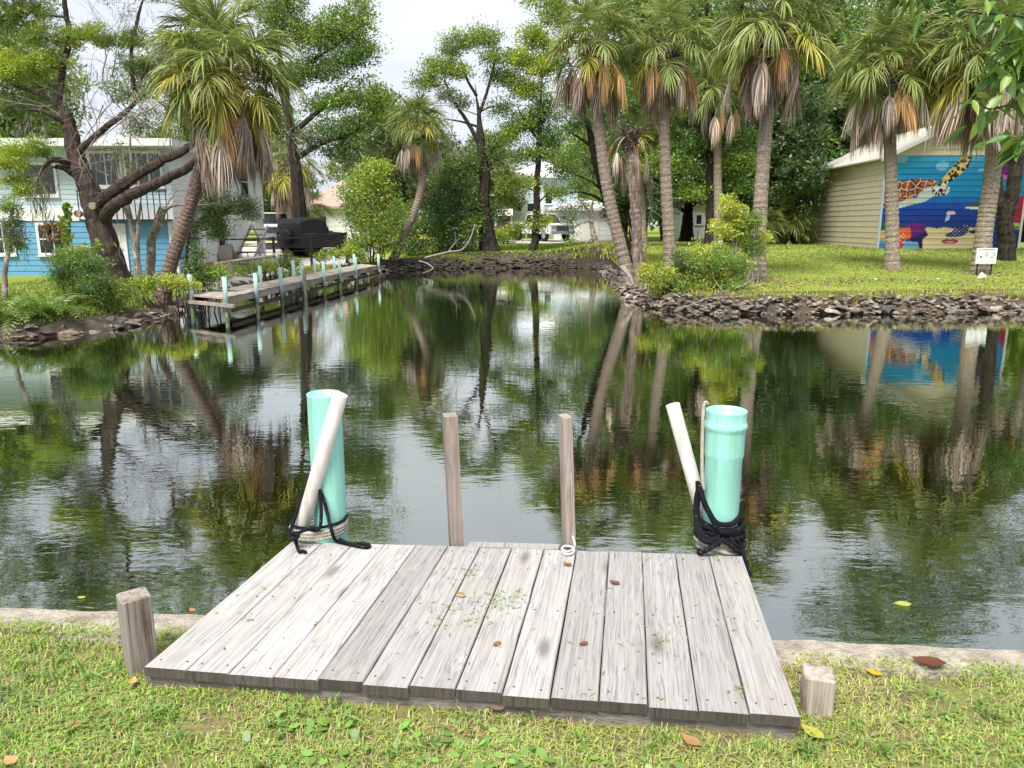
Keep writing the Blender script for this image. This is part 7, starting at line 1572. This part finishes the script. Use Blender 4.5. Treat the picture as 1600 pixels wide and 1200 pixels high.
# grass clippings on the planks
b = MB(); pts = []
for cx_, cy_, sx, sy, m in ((725, 955, 40, 22, 70), (790, 935, 18, 9, 40), (745, 890, 20, 8, 14), (1030, 990, 5, 12, 8), (1150, 1078, 12, 4, 10), (600, 930, 120, 60, 26), (900, 1000, 160, 70, 46), (1050, 1000, 90, 70, 26), (450, 990, 80, 40, 14), (905, 1085, 10, 4, 6)):
    for k in range(m): pts.append(onz(cx_ + rng.normal() * sx, cy_ + rng.normal() * sy, DZ + .004))
P = np.array(pts); P = P[in_poly(P[:, 0], P[:, 1], np.array([cFL, cFR, cBR, cBL])[:, :2])]; n = len(P); d = rng.normal(size=(n, 3)); d[:, 2] = np.abs(d[:, 2]) * .12; d = unit(d); w = unit(np.cross(d, [0, 0, 1.])); L = rng.uniform(.006, .017, (n, 1)); wd2 = rng.uniform(.0012, .0045, (n, 1))
V = np.stack([P - d * L, P + w * wd2 + [0, 0, .002], P + d * L + [0, 0, .003], P - w * wd2 + [0, 0, .001]], 1).reshape(-1, 3); c = np.where(rng.uniform(size=(n, 1)) < .75, np.array([[.26, .40, .09]]), np.array([[.42, .38, .16]])) * rng.uniform(.7, 1.2, (n, 1))
b.add(V, Q=np.arange(4 * n).reshape(-1, 4), C=np.repeat(c, 4, 0)); struct('grass_clippings', b, M['blade'], col=True, kind='stuff', label='green grass clippings scattered on the dock planks')
# individual fallen leaves
def fallen(px_, py_, z, L, col, rz, label, curl=.3):
    p = onz(px_, py_, z); b = MB(); n = 5; V = []
    for k in range(n + 1):
        t = k / n; w = .30 * L * math.sin(math.pi * t ** .8); zz_ = .004 + curl * L * (t - .5) ** 2; V += [[-w, (t - .5) * L, zz_ + curl * w * .7], [0, (t - .5) * L, zz_], [w, (t - .5) * L, zz_ + curl * w * .5]]
    ii = (np.arange(n)[:, None] * 3 + np.arange(2)[None, :]).ravel(); b.add(rotz(V, rz, p), Q=np.stack([ii, ii + 1, ii + 4, ii + 3], -1), C=np.array(col)); solo('fallen_leaf', b, M['dead'] if col[1] < .3 else M['blade'], label, 'leaf', 'fallen leaves', col=True, smooth=True, loc=p)
gl = .018
for a in ((886, 884, DZ, .05, (.42, .20, .07), 1.0, 'curled orange-brown leaf on the planks just below the right ladder rail', .9), (960, 912, DZ, .055, (.16, .07, .04), .9, 'dark brown leaf lying across a plank gap', .5), (776, 1008, DZ, .04, (.36, .19, .08), 2.4, 'small tan leaf in the middle of the planks', .5), (911, 1008, DZ, .04, (.28, .10, .05), 1.9, 'reddish leaf on a plank seam near the dock front', .7), (720, 932, DZ, .05, (.40, .22, .12), 1.3, 'pale brown leaf among the green clippings', .2),
          (1115, 1118, gl + .02, .055, (.32, .14, .06), .6, 'brown curled leaf against the front edge of the dock', .8), (1197, 1128, gl, .045, (.34, .17, .08), 1.6, 'tan leaf under the right front edge of the dock', .6), (1079, 1160, gl, .075, (.48, .27, .12), .7, 'orange-tan leaf in the grass before the dock', .4), (1269, 1145, gl, .085, (.52, .50, .07), .6, 'large yellow-green leaf beside the wooden stump', .15), (1365, 1052, gl, .06, (.62, .44, .02), .9, 'bright yellow leaf in the grass right of the stump', .2), (1450, 1038, gl + .01, .12, (.14, .05, .03), 1.2, 'long dark red-brown leaf on the seawall edge', .5),
          (777, 1108, gl, .06, (.36, .25, .12), 1.5, 'straw brown leaf in the grass in front of the middle planks', .4), (118, 1133, gl, .06, (.46, .25, .11), 1.2, 'orange leaf in the grass far left', .3), (16, 1190, gl, .06, (.46, .26, .12), 1.0, 'orange-tan leaf in the bottom left corner', .3), (208, 1068, gl, .05, (.45, .26, .10), .2, 'golden curled leaf at the foot of the tall wooden post', .8), (1250, 1050, gl, .045, (.34, .14, .06), 1.0, 'rust coloured leaf between the stump and the seawall', .5), (300, 955, .03, .04, (.46, .2, .1), .8, 'rust leaf on the seawall by the left dock edge', .5)):
    fallen(*a[:6], a[6], curl=a[7])
for px_, py_, lab in ((1410, 944, 'pale yellow leaf floating on the water at right'), (127, 934, 'small pale leaf floating by the left seawall')):
    fallen(px_, py_, WATER + .006, .10 if px_ > 800 else .05, (.50, .52, .12), 1.5, lab, curl=.02)
